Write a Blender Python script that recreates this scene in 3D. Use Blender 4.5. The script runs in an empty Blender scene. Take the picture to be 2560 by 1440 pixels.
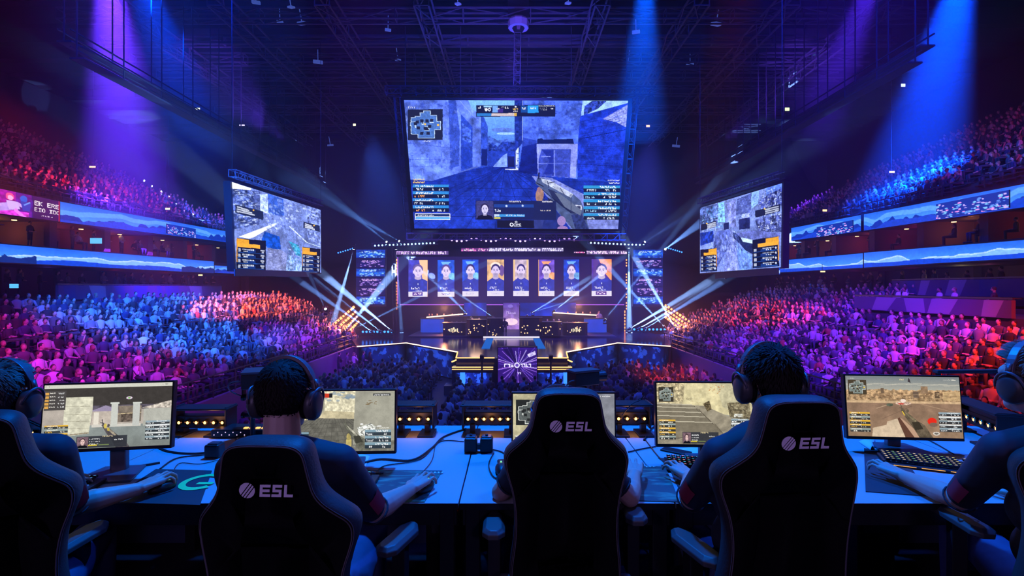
import bpy, bmesh, math, random
import numpy as np
from mathutils import Vector, Matrix, noise as mnoise
PI = math.pi
rnd = random.Random(7)
nrg = np.random.default_rng(7)
SC = bpy.context.scene
COL = SC.collection

# ------------------------------------------------------------------ camera, world, exposure
CAMZ = 1.62
cam = bpy.data.objects.new('camera', bpy.data.cameras.new('camera'))
COL.objects.link(cam)
cam.data.sensor_width = 36
cam.data.lens = 18.0
cam.data.clip_start = 0.02
cam.data.clip_end = 400
cam.location = (0, 0, CAMZ)
cam.rotation_euler = (PI / 2, 0, 0)
SC.camera = cam
SC.view_settings.view_transform = 'Standard'
SC.view_settings.look = 'None'
SC.view_settings.exposure = 0.0
SC.view_settings.gamma = 1.0
SC.view_settings.use_curve_mapping = False
cy = SC.cycles
cy.use_denoising = True
cy.use_adaptive_sampling = True
cy.adaptive_threshold = 0.03
cy.max_bounces = 5
cy.diffuse_bounces = 2
cy.glossy_bounces = 3
cy.transmission_bounces = 4
cy.volume_bounces = 0
cy.transparent_max_bounces = 6
cy.sample_clamp_indirect = 2.0
cy.caustics_reflective = False
cy.caustics_refractive = False
world = bpy.data.worlds.new('night'); SC.world = world
world.use_nodes = True
world.node_tree.nodes['Background'].inputs[0].default_value = (0.01, 0.03, 0.12, 1)
world.node_tree.nodes['Background'].inputs[1].default_value = 0.02

def tag(o, label=None, cat=None, group=None, kind=None):
    if label: o['label'] = label
    if cat: o['category'] = cat
    if group: o['group'] = group
    if kind: o['kind'] = kind
    return o
def P(px, py, d):
    """a point seen at photo pixel (px, py) at distance d in front of the platform"""
    return Vector(((px - 1280) / 1280 * d, d, CAMZ - (py - 720) / 1280 * d))
def D(px, py, z=0.75):
    """a point of a horizontal plane of height z"""
    d = (CAMZ - z) * 1280 / (py - 720)
    return Vector(((px - 1280) / 1280 * d, d, z))

def spot(loc, tgt, ang, power, color, blend=0.5, soft=0.08, name='spot_light'):
    l = bpy.data.lights.new(name, 'SPOT')
    l.energy = power; l.color = color; l.spot_size = math.radians(ang); l.spot_blend = blend
    l.shadow_soft_size = soft
    o = bpy.data.objects.new(name, l); COL.objects.link(o)
    o.location = loc
    o.rotation_euler = (Vector(tgt) - Vector(loc)).to_track_quat('-Z', 'Y').to_euler()
    return o
BLUE = (0.03, 0.22, 1.0); VIO = (0.28, 0.05, 1.0); MAG = (0.85, 0.04, 0.75); RED = (1.0, 0.07, 0.05)
ORA = (1.0, 0.16, 0.06); ICE = (0.30, 0.55, 1.0); PINK = (1.0, 0.13, 0.32)

# unseen lights on the desk row: blue from above, lilac added low behind
spot((-0.6, 4.6, 6.5), (0.0, 2.45, 0.7), 95, 3500, (0.0, 0.17, 1.0), 0.7, 0.25)
spot((3.4, 4.0, 6.0), (1.7, 2.0, 0.9), 60, 1300, (0.02, 0.13, 1.0), 0.8, 0.2)
spot((-3.2, -2.6, 2.7), (0.0, 1.6, 1.0), 60, 150, (0.55, 0.36, 1.0), 0.8, 0.3)  # lilac spots added to brighten the chair backs and logos
spot((1.6, -3.0, 2.9), (0.6, 1.6, 1.1), 50, 110, (0.58, 0.36, 1.0), 0.8, 0.3)
# wide coloured washes over the crowd from unseen lamps without fixtures
HAZE = 0.0045                 # density of the haze built at the end
CROWD_LAMPS = [
    # loc, target, angle, watts, colour   (unseen, above and beside the platform)
    ((-5, 5, 17), (-19.5, 30, -1.0), 24, 300000, (0.012, 0.12, 1.0)),
    ((-3, 8, 18), (-20, 38, 0.3), 16, 230000, (0.02, 0.16, 1.0)),
    ((-14, 8, 6), (-20.8, 43.5, -.2), 11, 520000, (1.0, 0.11, 0.03)),
    ((-3, 4, 11), (-17, 17.5, -2.0), 30, 46000, (.60, .02, .8)),
    ((-6, 4, 9), (-20, 18, -1.2), 18, 10000, (1.0, 0.02, 0.06)),
    ((0, 8, 18), (-14, 36, -2.4), 16, 150000, (0.30, 0.02, 1.0)),
    ((0, 6, 14), (-12.5, 19.5, -3.2), 26, 14000, (0.40, 0.02, 0.95)),
    ((4, 5, 17), (16.5, 27, -1.2), 28, 150000, (0.18, 0.015, 1.0)),
    ((15, 9, 6.5), (17.4, 36, 0.0), 12, 120000, (1.0, .05, .13)),
    ((12, 5, 8), (18.5, 17.5, -1.4), 34, 36000, (1.0, 0.03, 0.015)),
    ((2, 4, 10), (13.5, 15.5, -3.2), 22, 9000, (1.0, 0.03, 0.03)),
    ((3, 5, 9), (9.5, 31, -3.8), 11, 60000, (1.0, .08, .05)),
    ((-1, 6, 16), (-6.5, 28, -3.6), 24, 22000, (0.02, 0.14, 1.0)),
    ((0, 4, 15), (1, 21, -3.6), 30, 8000, (0.02, 0.12, 1.0)),
    ((-24, 8, 13), (-34, 34, 11), 40, 10000, (0.40, 0.03, 0.50)),
    ((-25, 12, 12), (-29, 42, 8.3), 15, 60000, (1.0, 0.03, 0.08)),
    ((23, 8, 13), (30, 33, 10), 40, 13000, (0.50, 0.03, 0.42)),
    ((6, 5, 19), (26.5, 27.5, 8.0), 8, 60000, (0.02, 0.12, 1.0)),
    # unseen deep blue fills added to tint the whole haze
    ((-16, 20, 19), (-12, 34, 0), 120, 14000, (0.0, 0.03, 1.0)),
    ((16, 20, 19), (12, 34, 0), 120, 14000, (0.0, 0.03, 1.0)),
    ((0, 50, 19), (0, 40, 0), 130, 16000, (0.0, 0.03, 1.0)),
]
for a in CROWD_LAMPS: spot(a[0], a[1], a[2], a[3] * .85, a[4], 0.8, 0.2)
# stage washes
spot((0, 40, 14), (0, 38, -2.4), 60, 16000, (0.25, 0.12, 1.0), 0.8, 0.3)
spot((-10, 36, 13), (-8, 40, -2.4), 50, 14000, (0.06, 0.15, 1.0), 0.8, 0.3)
spot((10, 36, 13), (8, 40, -2.4), 50, 14000, (0.12, 0.1, 1.0), 0.8, 0.3)
# washes on the roof steel
spot((0, 30, 9), (0, 38, 20), 110, 10000, (0.02, 0.06, 1.0), 0.8, 0.4)
spot((-16, 36, 12), (-25, 40, 20), 40, 16000, (0.16, 0.06, 1.0), 0.8, 0.2)
spot((15, 36, 12), (24, 40, 20), 40, 16000, (0.18, 0.06, 1.0), 0.8, 0.2)
spot((0, 24, 12), (0, 36, 20), 60, 7000, (0.2, 0.08, 1.0), 0.8, 0.2)
# broad shafts falling from the roof
SHAFTS = [
    ((-20.8, 26, 20.3), (-24.6, 33, 9), 26, 620000, (0.14, 0.03, 1.0)),
    ((-20, 26, 20.3), (-27, 47, 10), 24, 300000, (0.0, 0.06, 1.0)),
    ((23.6, 26, 20.3), (26.2, 33.5, 9), 28, 620000, (0.0, 0.06, 1.0)),
    ((19.6, 26, 20.3), (26, 47, 12), 18, 200000, (0.10, 0.02, 1.0)),
    ((7.2, 27, 20.3), (8.4, 34, 12), 24, 260000, (0.0, 0.10, 1.0)),
]
for a in SHAFTS: spot(a[0], a[1], a[2], a[3], a[4], 1.0, 0.15)

# ------------------------------------------------------------------ materials
MATS = {}
def s2l(c):
    return tuple(((v / 12.92) if v <= 0.04045 else ((v + 0.055) / 1.055) ** 2.4) for v in c)
def mat(name, color, rough=0.6, metal=0.0, emis=None, es=1.0, noise=0.0, nscale=8.0, bump=0.0, spec=0.5, alpha=None):
    if name in MATS: return MATS[name]
    m = bpy.data.materials.new(name); m.use_nodes = True
    nt = m.node_tree; b = nt.nodes['Principled BSDF']
    b.inputs['Base Color'].default_value = (*color, 1)
    b.inputs['Roughness'].default_value = rough
    b.inputs['Metallic'].default_value = metal
    b.inputs['Specular IOR Level'].default_value = spec
    if noise or bump:
        tc = nt.nodes.new('ShaderNodeTexCoord'); n = nt.nodes.new('ShaderNodeTexNoise')
        n.inputs['Scale'].default_value = nscale; n.inputs['Detail'].default_value = 4
        nt.links.new(tc.outputs['Object'], n.inputs['Vector'])
        if noise:
            mx = nt.nodes.new('ShaderNodeMix'); mx.data_type = 'RGBA'
            mx.inputs['A'].default_value = (*[c * (1 - noise) for c in color], 1)
            mx.inputs['B'].default_value = (*[min(1, c * (1 + noise)) for c in color], 1)
            nt.links.new(n.outputs['Fac'], mx.inputs['Factor'])
            nt.links.new(mx.outputs['Result'], b.inputs['Base Color'])
        if bump:
            bp = nt.nodes.new('ShaderNodeBump'); bp.inputs['Strength'].default_value = bump
            bp.inputs['Distance'].default_value = 0.01
            nt.links.new(n.outputs['Fac'], bp.inputs['Height']); nt.links.new(bp.outputs['Normal'], b.inputs['Normal'])
    if emis:
        b.inputs['Emission Color'].default_value = (*emis, 1)
        b.inputs['Emission Strength'].default_value = es
        m.cycles.emission_sampling = 'NONE'
    MATS[name] = m
    return m
def glow(name, color, strength):
    if name in MATS: return MATS[name]
    m = bpy.data.materials.new(name); m.use_nodes = True
    nt = m.node_tree; nt.nodes.clear()
    o = nt.nodes.new('ShaderNodeOutputMaterial'); e = nt.nodes.new('ShaderNodeEmission')
    e.inputs[0].default_value = (*color, 1); e.inputs[1].default_value = strength
    nt.links.new(e.outputs[0], o.inputs[0])
    m.cycles.emission_sampling = 'NONE'
    MATS[name] = m
    return m
def screen_mat(name, strength=1.0):
    """display picture: each lit dot's own colour is stored on the mesh"""
    if name in MATS: return MATS[name]
    m = bpy.data.materials.new(name); m.use_nodes = True
    nt = m.node_tree; nt.nodes.clear()
    o = nt.nodes.new('ShaderNodeOutputMaterial'); e = nt.nodes.new('ShaderNodeEmission')
    a = nt.nodes.new('ShaderNodeAttribute'); a.attribute_name = 'dots'
    e.inputs[1].default_value = strength
    nt.links.new(a.outputs['Color'], e.inputs[0]); nt.links.new(e.outputs[0], o.inputs[0])
    m.cycles.emission_sampling = 'NONE'
    MATS[name] = m
    return m
def attr_mat(name, rough=0.8):
    m = bpy.data.materials.new(name); m.use_nodes = True
    nt = m.node_tree; b = nt.nodes['Principled BSDF']
    a = nt.nodes.new('ShaderNodeAttribute'); a.attribute_name = 'dye'
    nt.links.new(a.outputs['Color'], b.inputs['Base Color'])
    b.inputs['Roughness'].default_value = rough
    return m

M_black = mat('black_plastic', (0.012, 0.012, 0.014), 0.45)
M_blackmetal = mat('black_metal', (0.02, 0.02, 0.024), 0.4, 0.3)
M_steel = mat('dark_steel', (0.09, 0.09, 0.11), 0.45, 0.6)
M_desk = mat('grey_laminate', (0.42, 0.43, 0.45), 0.7, spec=.15, noise=0.08, nscale=3)
M_fabric = mat('black_chair_fabric', (0.004, 0.004, 0.0045), 0.9, noise=0.3, nscale=60, bump=0.25, spec=0.12)
M_leather = mat('charcoal_leather', (0.042, 0.036, 0.038), 0.55, noise=0.15, nscale=120, bump=0.15, spec=0.3)
M_thread = mat('stitch_thread', (0.10, 0.09, 0.11), 0.7)
M_logo = mat('lilac_print', (0.88, 0.80, 0.90), 0.6)
M_pad = mat('armrest_pad', (0.06, 0.065, 0.07), 0.5)
M_skin = mat('skin', (0.50, 0.34, 0.28), 0.5, noise=0.12, nscale=14, bump=0.08)
M_shirt = mat('navy_jersey', (0.015, 0.016, 0.030), 0.75, noise=0.25, nscale=9, bump=0.25)
M_jeans = mat('blue_denim', (0.04, 0.06, 0.14), 0.8, noise=0.2, nscale=30, bump=0.1)
M_hair = mat('dark_hair', (0.012, 0.009, 0.008), 0.7, spec=.15)
M_hairg = mat('light_hair', (0.13, 0.11, 0.10), 0.55, spec=.2)
M_white = mat('white_paper', (0.75, 0.76, 0.78), 0.7)

# ------------------------------------------------------------------ mesh helper
class MB:
    def __init__(s): s.v = []; s.f = []; s.m = []
    def add(s, vs, fs, mi=0):
        b = len(s.v); s.v += [tuple(v) for v in vs]
        s.f += [tuple(i + b for i in f) for f in fs]; s.m += [mi] * len(fs)
        return s
    def box(s, c, size, mi=0, rot=0, M=None):
        hx, hy, hz = size[0] / 2, size[1] / 2, size[2] / 2
        vs = [Vector((x * hx, y * hy, z * hz)) for z in (-1, 1) for y in (-1, 1) for x in (-1, 1)]
        if M is None: M = Matrix.Rotation(rot, 3, 'Z')
        vs = [M @ v + Vector(c) for v in vs]
        return s.add(vs, [(0, 2, 3, 1), (4, 5, 7, 6), (0, 1, 5, 4), (2, 6, 7, 3), (0, 4, 6, 2), (1, 3, 7, 5)], mi)
    def bar(s, a, b, w, h=None, mi=0):
        a = Vector(a); b = Vector(b); h = h or w
        d = (b - a); L = d.length
        if L < 1e-6: return s
        q = d.to_track_quat('Y', 'Z').to_matrix()
        return s.box((a + b) / 2, (w, L, h), mi, M=q)
    def cyl(s, a, b, r, r2=None, n=10, mi=0, cap=True):
        a = Vector(a); b = Vector(b); r2 = r if r2 is None else r2
        q = (b - a).to_track_quat('Z', 'Y').to_matrix()
        vs = []
        for c, rr in ((a, r), (b, r2)):
            for k in range(n):
                t = 2 * PI * k / n
                vs.append(c + q @ Vector((rr * math.cos(t), rr * math.sin(t), 0)))
        fs = [(k, (k + 1) % n, n + (k + 1) % n, n + k) for k in range(n)]
        if cap: fs += [tuple(range(n - 1, -1, -1)), tuple(range(n, 2 * n))]
        return s.add(vs, fs, mi)
    def lathe(s, prof, c=(0, 0, 0), n=16, mi=0, M=None):
        M = M or Matrix.Identity(3); c = Vector(c); vs = []
        for r, z in prof:
            for k in range(n):
                t = 2 * PI * k / n
                vs.append(M @ Vector((r * math.cos(t), r * math.sin(t), z)) + c)
        fs = []
        for j in range(len(prof) - 1):
            for k in range(n):
                fs.append((j * n + k, j * n + (k + 1) % n, (j + 1) * n + (k + 1) % n, (j + 1) * n + k))
        fs.append(tuple(range(n - 1, -1, -1))); fs.append(tuple(range((len(prof) - 1) * n, len(prof) * n)))
        return s.add(vs, fs, mi)
    def ball(s, c, r, M=None, nu=12, nv=8, mi=0):
        if not hasattr(r, '__len__'): r = (r, r, r)
        M = M or Matrix.Identity(3); c = Vector(c); vs = []
        for j in range(1, nv):
            p = PI * j / nv
            for k in range(nu):
                t = 2 * PI * k / nu
                vs.append(M @ Vector((r[0] * math.sin(p) * math.cos(t), r[1] * math.sin(p) * math.sin(t), -r[2] * math.cos(p))) + c)
        vs.append(M @ Vector((0, 0, -r[2])) + c); vs.append(M @ Vector((0, 0, r[2])) + c)
        fs = []
        for j in range(nv - 2):
            for k in range(nu):
                fs.append((j * nu + k, j * nu + (k + 1) % nu, (j + 1) * nu + (k + 1) % nu, (j + 1) * nu + k))
        B = (nv - 1) * nu
        for k in range(nu):
            fs.append((B, (k + 1) % nu, k)); fs.append((B + 1, (nv - 2) * nu + k, (nv - 2) * nu + (k + 1) % nu))
        return s.add(vs, fs, mi)
    def tube(s, pts, r, n=8, mi=0, closed=False):
        pts = [Vector(p) for p in pts]; m = len(pts)
        rs = r if hasattr(r, '__len__') else [r] * m
        vs = []; up = None
        for i, p in enumerate(pts):
            if closed: t = pts[(i + 1) % m] - pts[i - 1]
            else: t = pts[min(i + 1, m - 1)] - pts[max(i - 1, 0)]
            t = t.normalized() if t.length > 1e-9 else Vector((0, 0, 1))
            if up is None:
                up = Vector((0, 0, 1)) if abs(t.z) < 0.9 else Vector((1, 0, 0))
            u = up - t * up.dot(t)
            if u.length < 1e-6: u = t.orthogonal()
            u.normalize(); up = u; w = t.cross(u)
            for k in range(n):
                a = 2 * PI * k / n
                vs.append(p + (u * math.cos(a) + w * math.sin(a)) * rs[i])
        fs = []
        for i in range(m if closed else m - 1):
            j = (i + 1) % m
            for k in range(n):
                fs.append((i * n + k, i * n + (k + 1) % n, j * n + (k + 1) % n, j * n + k))
        if not closed: fs += [tuple(range(n - 1, -1, -1)), tuple(range((m - 1) * n, m * n))]
        return s.add(vs, fs, mi)
    def prism(s, poly, h0, h1, M=None, c=(0, 0, 0), mi=0):
        """2-D outline (x, y) swept from h0 to h1"""
        M = M or Matrix.Identity(3); c = Vector(c); n = len(poly)
        vs = [M @ Vector((x, y, h0)) + c for x, y in poly] + [M @ Vector((x, y, h1)) + c for x, y in poly]
        fs = [tuple(range(n - 1, -1, -1)), tuple(range(n, 2 * n))] + [(k, (k + 1) % n, n + (k + 1) % n, n + k) for k in range(n)]
        return s.add(vs, fs, mi)
    def build(s, name, mats, parent=None, smooth=False, bevel=0.0, seg=2, sub=0, shift=None):
        me = bpy.data.meshes.new(name)
        vv = s.v if shift is None else [(v[0] - shift[0], v[1] - shift[1], v[2] - shift[2]) for v in s.v]
        me.from_pydata(vv, [], s.f)
        if not isinstance(mats, (list, tuple)): mats = [mats]
        for m in mats: me.materials.append(m)
        me.polygons.foreach_set('material_index', s.m)
        if smooth: me.polygons.foreach_set('use_smooth', [True] * len(s.f))
        me.update()
        o = bpy.data.objects.new(name, me); COL.objects.link(o)
        if parent: o.parent = parent
        if bevel:
            b = o.modifiers.new('b', 'BEVEL'); b.width = bevel; b.segments = seg; b.limit_method = 'ANGLE'; b.angle_limit = 0.6
        if sub:
            b = o.modifiers.new('s', 'SUBSURF'); b.levels = sub; b.render_levels = sub
        if shift is not None: o.location = shift
        return o
def empty(name, loc=(0, 0, 0), rz=0.0):
    o = bpy.data.objects.new(name, None); COL.objects.link(o); o.location = loc; o.rotation_euler = (0, 0, rz)
    o.empty_display_size = 0.1
    return o
def copy_tree(o, parent=None):
    c = o.copy(); COL.objects.link(c)
    if parent: c.parent = parent
    for ch in list(o.children): copy_tree(ch, c)
    return c
def smooth_line(pts, n=8):
    pts = [Vector(p) for p in pts]; out = []
    for i in range(len(pts) - 1):
        p0 = pts[max(i - 1, 0)]; p1 = pts[i]; p2 = pts[i + 1]; p3 = pts[min(i + 2, len(pts) - 1)]
        for k in range(n):
            t = k / n
            out.append(0.5 * ((2 * p1) + (p2 - p0) * t + (2 * p0 - 5 * p1 + 4 * p2 - p3) * t * t + (3 * p1 - p0 - 3 * p2 + p3) * t ** 3))
    out.append(pts[-1]); return out
def struct(o, label=None, cat=None):
    return tag(o, label, cat, kind='structure')
# ------------------------------------------------------------------ display pictures painted dot by dot
def vnoise(h, w, s, seed=0):
    r = np.random.default_rng(seed)
    gh, gw = int(h / s) + 3, int(w / s) + 3
    g = r.random((gh, gw)); y = np.arange(h) / s; x = np.arange(w) / s
    yi = y.astype(int); xi = x.astype(int); fy = (y - yi)[:, None]; fx = (x - xi)[None]
    fy = fy * fy * (3 - 2 * fy); fx = fx * fx * (3 - 2 * fx)
    a = g[yi][:, xi]; b = g[yi][:, xi + 1]; c = g[yi + 1][:, xi]; d = g[yi + 1][:, xi + 1]
    return (a * (1 - fx) + b * fx) * (1 - fy) + (c * (1 - fx) + d * fx) * fy
def fnoise(h, w, s, seed=0, oct=4):
    out = 0; amp = 1; tot = 0
    for k in range(oct):
        out = out + amp * vnoise(h, w, max(s / 2 ** k, 1.01), seed + k); tot += amp; amp *= 0.55
    return out / tot
FONT = {'E': '1f1010 1e10101f', 'S': '0f10100e01011e', 'L': '1010101010101f', 'B': '1e11111e11111e', 'I': '1f04040404041f',
        'O': '0e11111111110e', 'R': '1e11111e141211', 'D': '1e11111111111e', 'K': '11121418141211', 'G': '0f10101311110f', 'N': '11191513111111', 'C': '0f10101010100f', 'W': '11111115151b11', 'T': '1f040404040404', 'M': '111b1511111111'}
class Canvas:
    """quad: four corners (tl, tr, br, bl) of the picture in whatever units the shapes are given in"""
    def __init__(s, w, h, quad=None, bg=(0, 0, 0), seed=1):
        s.w, s.h = w, h; s.a = np.zeros((h, w, 3)) + np.array(bg) / 255.0; s.r = random.Random(seed)
        s.q = quad or ((0, 0), (1, 0), (1, 1), (0, 1)); s.seed = seed
        (x0, y0), (x1, y1), (x2, y2), (x3, y3) = s.q
        A = []; B = []
        for (x, y), (u, v) in zip(s.q, ((0, 0), (w, 0), (w, h), (0, h))):
            A.append([x, y, 1, 0, 0, 0, -u * x, -u * y]); B.append(u)
            A.append([0, 0, 0, x, y, 1, -v * x, -v * y]); B.append(v)
        s.H = np.linalg.solve(np.array(A, float), np.array(B, float))
    def t(s, p):
        x, y = p; H = s.H; k = H[6] * x + H[7] * y + 1
        return ((H[0] * x + H[1] * y + H[2]) / k, (H[3] * x + H[4] * y + H[5]) / k)
    def mask(s, pts):
        q = [s.t(p) for p in pts]
        xs = [p[0] for p in q]; ys = [p[1] for p in q]
        x0 = max(0, int(min(xs)) - 1); x1 = min(s.w, int(max(xs)) + 2); y0 = max(0, int(min(ys)) - 1); y1 = min(s.h, int(max(ys)) + 2)
        if x1 <= x0 or y1 <= y0: return None
        X, Y = np.meshgrid(np.arange(x0, x1) + 0.5, np.arange(y0, y1) + 0.5)
        m = np.zeros(X.shape, bool); n = len(q)
        for i in range(n):
            ax, ay = q[i]; bx, by = q[(i + 1) % n]
            if ay == by: continue
            c = ((ay > Y) != (by > Y)) & (X < (bx - ax) * (Y - ay) / (by - ay) + ax)
            m ^= c
        return (slice(y0, y1), slice(x0, x1)), m
    def poly(s, pts, col, tex=0.0, ts=10, a=1.0, col2=None):
        r = s.mask(pts)
        if r is None: return
        sl, m = r; c = np.array(col) / 255.0
        reg = s.a[sl]; h, w = m.shape
        fill = np.zeros((h, w, 3)) + c
        if col2 is not None:
            g = np.linspace(0, 1, h)[:, None, None]; fill = fill * (1 - g) + np.array(col2) / 255.0 * g
        if tex:
            s.seed += 17
            fill = fill * (1 + tex * (fnoise(h, w, ts, s.seed) - 0.5)[..., None] * 2)
        reg[m] = reg[m] * (1 - a) + fill[m] * a
    def rect(s, x0, y0, x1, y1, col, **k): s.poly([(x0, y0), (x1, y0), (x1, y1), (x0, y1)], col, **k)
    def line(s, a, b, wd, col, al=1.0):
        dx, dy = b[0] - a[0], b[1] - a[1]; L = math.hypot(dx, dy) or 1; nx, ny = -dy / L * wd / 2, dx / L * wd / 2
        s.poly([(a[0] + nx, a[1] + ny), (b[0] + nx, b[1] + ny), (b[0] - nx, b[1] - ny), (a[0] - nx, a[1] - ny)], col, a=al)
    def oval(s, cx, cy, rx, ry, col, rot=0, **k):
        c, q = math.cos(rot), math.sin(rot)
        s.poly([(cx + rx * math.cos(t) * c - ry * math.sin(t) * q, cy + rx * math.cos(t) * q + ry * math.sin(t) * c) for t in [2 * PI * i / 20 for i in range(20)]], col, **k)
    def scrib(s, x, y, w, h, col, dens=0.75):
        """a run of unreadably small characters"""
        n = max(1, int(w / (h * 0.75)))
        cw = w / n
        for i in range(n):
            if s.r.random() > dens: continue
            X = x + i * cw; k = s.r.randrange(5)
            if k in (0, 1): s.rect(X, y, X + cw * .3, y + h, col)
            if k in (1, 2): s.rect(X, y, X + cw * .75, y + h * .3, col)
            if k in (2, 3): s.rect(X + cw * .45, y, X + cw * .75, y + h, col)
            if k in (3, 4, 0): s.rect(X, y + h * .65, X + cw * .75, y + h, col)
            if k == 4: s.rect(X, y + h * .35, X + cw * .7, y + h * .6, col)
    def text(s, x, y, ch, txt, col):
        p = ch / 7.0
        for c in txt:
            if c != ' ':
                g = FONT[c].replace(' ', '')
                for r in range(7):
                    b = int(g[2 * r:2 * r + 2], 16)
                    for k in range(5):
                        if b >> (4 - k) & 1: s.rect(x + k * p, y + r * p, x + (k + 1.05) * p, y + (r + 1.05) * p, col)
            x += 6 * p
    def clutter(s, quad, n, cols, w=.05, h=.03, al=.5, vert=False):
        """small masonry, rock and shadow marks spread over a four-sided patch (tl, tr, br, bl)"""
        (ax, ay), (bx, by), (cx, cy), (dx, dy) = quad
        f = lambda u, v: ((ax * (1 - u) + bx * u) * (1 - v) + (dx * (1 - u) + cx * u) * v, (ay * (1 - u) + by * u) * (1 - v) + (dy * (1 - u) + cy * u) * v)
        for k in range(n):
            u, v = s.r.random() * (1 - w), s.r.random() * (1 - h); ww = w * s.r.uniform(.3, 1.2); hh = h * s.r.uniform(.3, 1.2)
            if vert and s.r.random() < .5: ww, hh = hh, ww
            j = lambda: s.r.uniform(-.3, .3)
            s.poly([f(u + ww * j(), v + hh * j()), f(min(1, u + ww), v + hh * j()), f(min(1, u + ww * (1 + j())), min(1, v + hh)), f(u, min(1, v + hh * (1 + j())))], s.r.choice(cols), a=al * s.r.uniform(.5, 1))
    def grain(s, amt, sc=3, seed=5):
        s.a *= 1 + amt * 2 * (fnoise(s.h, s.w, sc, seed)[..., None] - 0.5)
    def mesh(s, name, tl, tr, br, bl, m, parent=None, gain=1.0):
        """lit face of the display through four corners in space"""
        h, w = s.h, s.w
        tl, tr, br, bl = [np.array(p, float) for p in (tl, tr, br, bl)]
        u = np.linspace(0, 1, w)[None, :, None]; v = np.linspace(0, 1, h)[:, None, None]
        pos = (tl * (1 - u) + tr * u) * (1 - v) + (bl * (1 - u) + br * u) * v
        pos = pos.reshape(-1, 3)
        c = np.clip(s.a, 0, 1) ; lin = np.where(c <= 0.04045, c / 12.92, ((c + 0.055) / 1.055) ** 2.4) * gain
        col = np.ones((h * w, 4), np.float32); col[:, :3] = lin.reshape(-1, 3)
        i = np.arange((h - 1) * (w - 1)); r = i // (w - 1); k = i % (w - 1); a = r * w + k
        loops = np.stack([a, a + w, a + w + 1, a + 1], 1).astype(np.int32).ravel()
        me = bpy.data.meshes.new(name); n = len(i)
        me.vertices.add(h * w); me.vertices.foreach_set('co', pos.astype(np.float32).ravel())
        me.loops.add(n * 4); me.loops.foreach_set('vertex_index', loops)
        me.polygons.add(n); me.polygons.foreach_set('loop_start', np.arange(0, n * 4, 4, dtype=np.int32))
        ca = me.color_attributes.new('dots', 'FLOAT_COLOR', 'POINT'); ca.data.foreach_set('color', col.ravel())
        me.materials.append(m); me.update(calc_edges=True)
        o = bpy.data.objects.new(name, me); COL.objects.link(o)
        if parent: o.parent = parent
        return o
M_led = screen_mat('led_dots', 1.35)

def score_list(c, x0, y0, x1, y1, rows, head, bars, dark=(12, 18, 40), txt=(225, 235, 250), flip=False, sel=None):
    hh = (y1 - y0) / rows
    for i in range(rows):
        y = y0 + i * hh
        c.rect(x0, y, x1, y + hh * .93, dark, a=.85)
        c.rect(x0, y, x1, y + hh * .40, bars[i % len(bars)], a=.95)
        tw = (x1 - x0) * .5; xs = x1 - tw - (x1 - x0) * .1 if flip else x0 + (x1 - x0) * .08
        c.scrib(xs, y + hh * .08, tw, hh * .3, txt, .95)
        c.scrib(x0 + (x1 - x0) * .05, y + hh * .52, (x1 - x0) * .3, hh * .3, head if i % 2 else txt, .8)
        c.scrib(x0 + (x1 - x0) * .55, y + hh * .52, (x1 - x0) * .35, hh * .3, txt, .6)
def face(c, x, y, w, h, bg, skin, hair, shirt):
    c.rect(x, y, x + w, y + h, bg, tex=.3, ts=4)
    c.poly([(x, y + h), (x + w * .1, y + h * .82), (x + w * .38, y + h * .72), (x + w * .62, y + h * .72), (x + w * .92, y + h * .82), (x + w, y + h)], shirt)
    c.rect(x + w * .4, y + h * .6, x + w * .6, y + h * .78, [v * .8 for v in skin])
    c.oval(x + w * .5, y + h * .36, w * .24, h * .25, hair)
    c.oval(x + w * .5, y + h * .45, w * .19, h * .25, skin)
    for k in (-1, 1):
        c.oval(x + w * (.5 + k * .085), y + h * .42, w * .035, h * .02, (40, 30, 50)); c.line((x + w * (.5 + k * .04), y + h * .375), (x + w * (.5 + k * .13), y + h * .37), h * .02, hair)
    c.line((x + w * .5, y + h * .44), (x + w * .49, y + h * .53), w * .02, [v * .75 for v in skin])
    c.line((x + w * .44, y + h * .6), (x + w * .56, y + h * .6), h * .02, [v * .55 for v in skin])
def minimap(c, x0, y0, x1, y1, bg, land, edge, mark):
    c.rect(x0, y0, x1, y1, bg)
    W = x1 - x0; H = y1 - y0
    rooms = [(.1, .28, .26, .4), (.22, .24, .4, .5), (.36, .12, .5, .36), (.46, .06, .64, .3), (.6, .2, .82, .42), (.74, .4, .93, .66), (.1, .42, .2, .78), (.12, .6, .34, .8), (.24, .5, .48, .72), (.3, .7, .76, .93), (.46, .34, .62, .56), (.6, .44, .78, .62), (.62, .6, .76, .84), (.34, .3, .6, .4), (.08, .44, .4, .52)]
    for g in (.016, 0):
        for a, b, d, e in rooms:
            c.rect(x0 + (a - g) * W, y0 + (b - g) * H, x0 + (d + g) * W, y0 + (e + g) * H, edge if g else land, tex=0 if g else .25, ts=4)
    for a, b in ((.4, .38), (.55, .38), (.62, .56), (.4, .78), (.58, .78), (.27, .42), (.3, .6), (.22, .46), (.68, .36), (.5, .62)):
        c.rect(x0 + (a - .045) * W, y0 + (b - .05) * H, x0 + (a + .05) * W, y0 + (b + .05) * H, bg)
    c.rect(x0 + .47 * W, y0 + .46 * H, x0 + .52 * W, y0 + .52 * H, mark); c.rect(x0 + .84 * W, y0 + .48 * H, x0 + .9 * W, y0 + .55 * H, mark)

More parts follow.
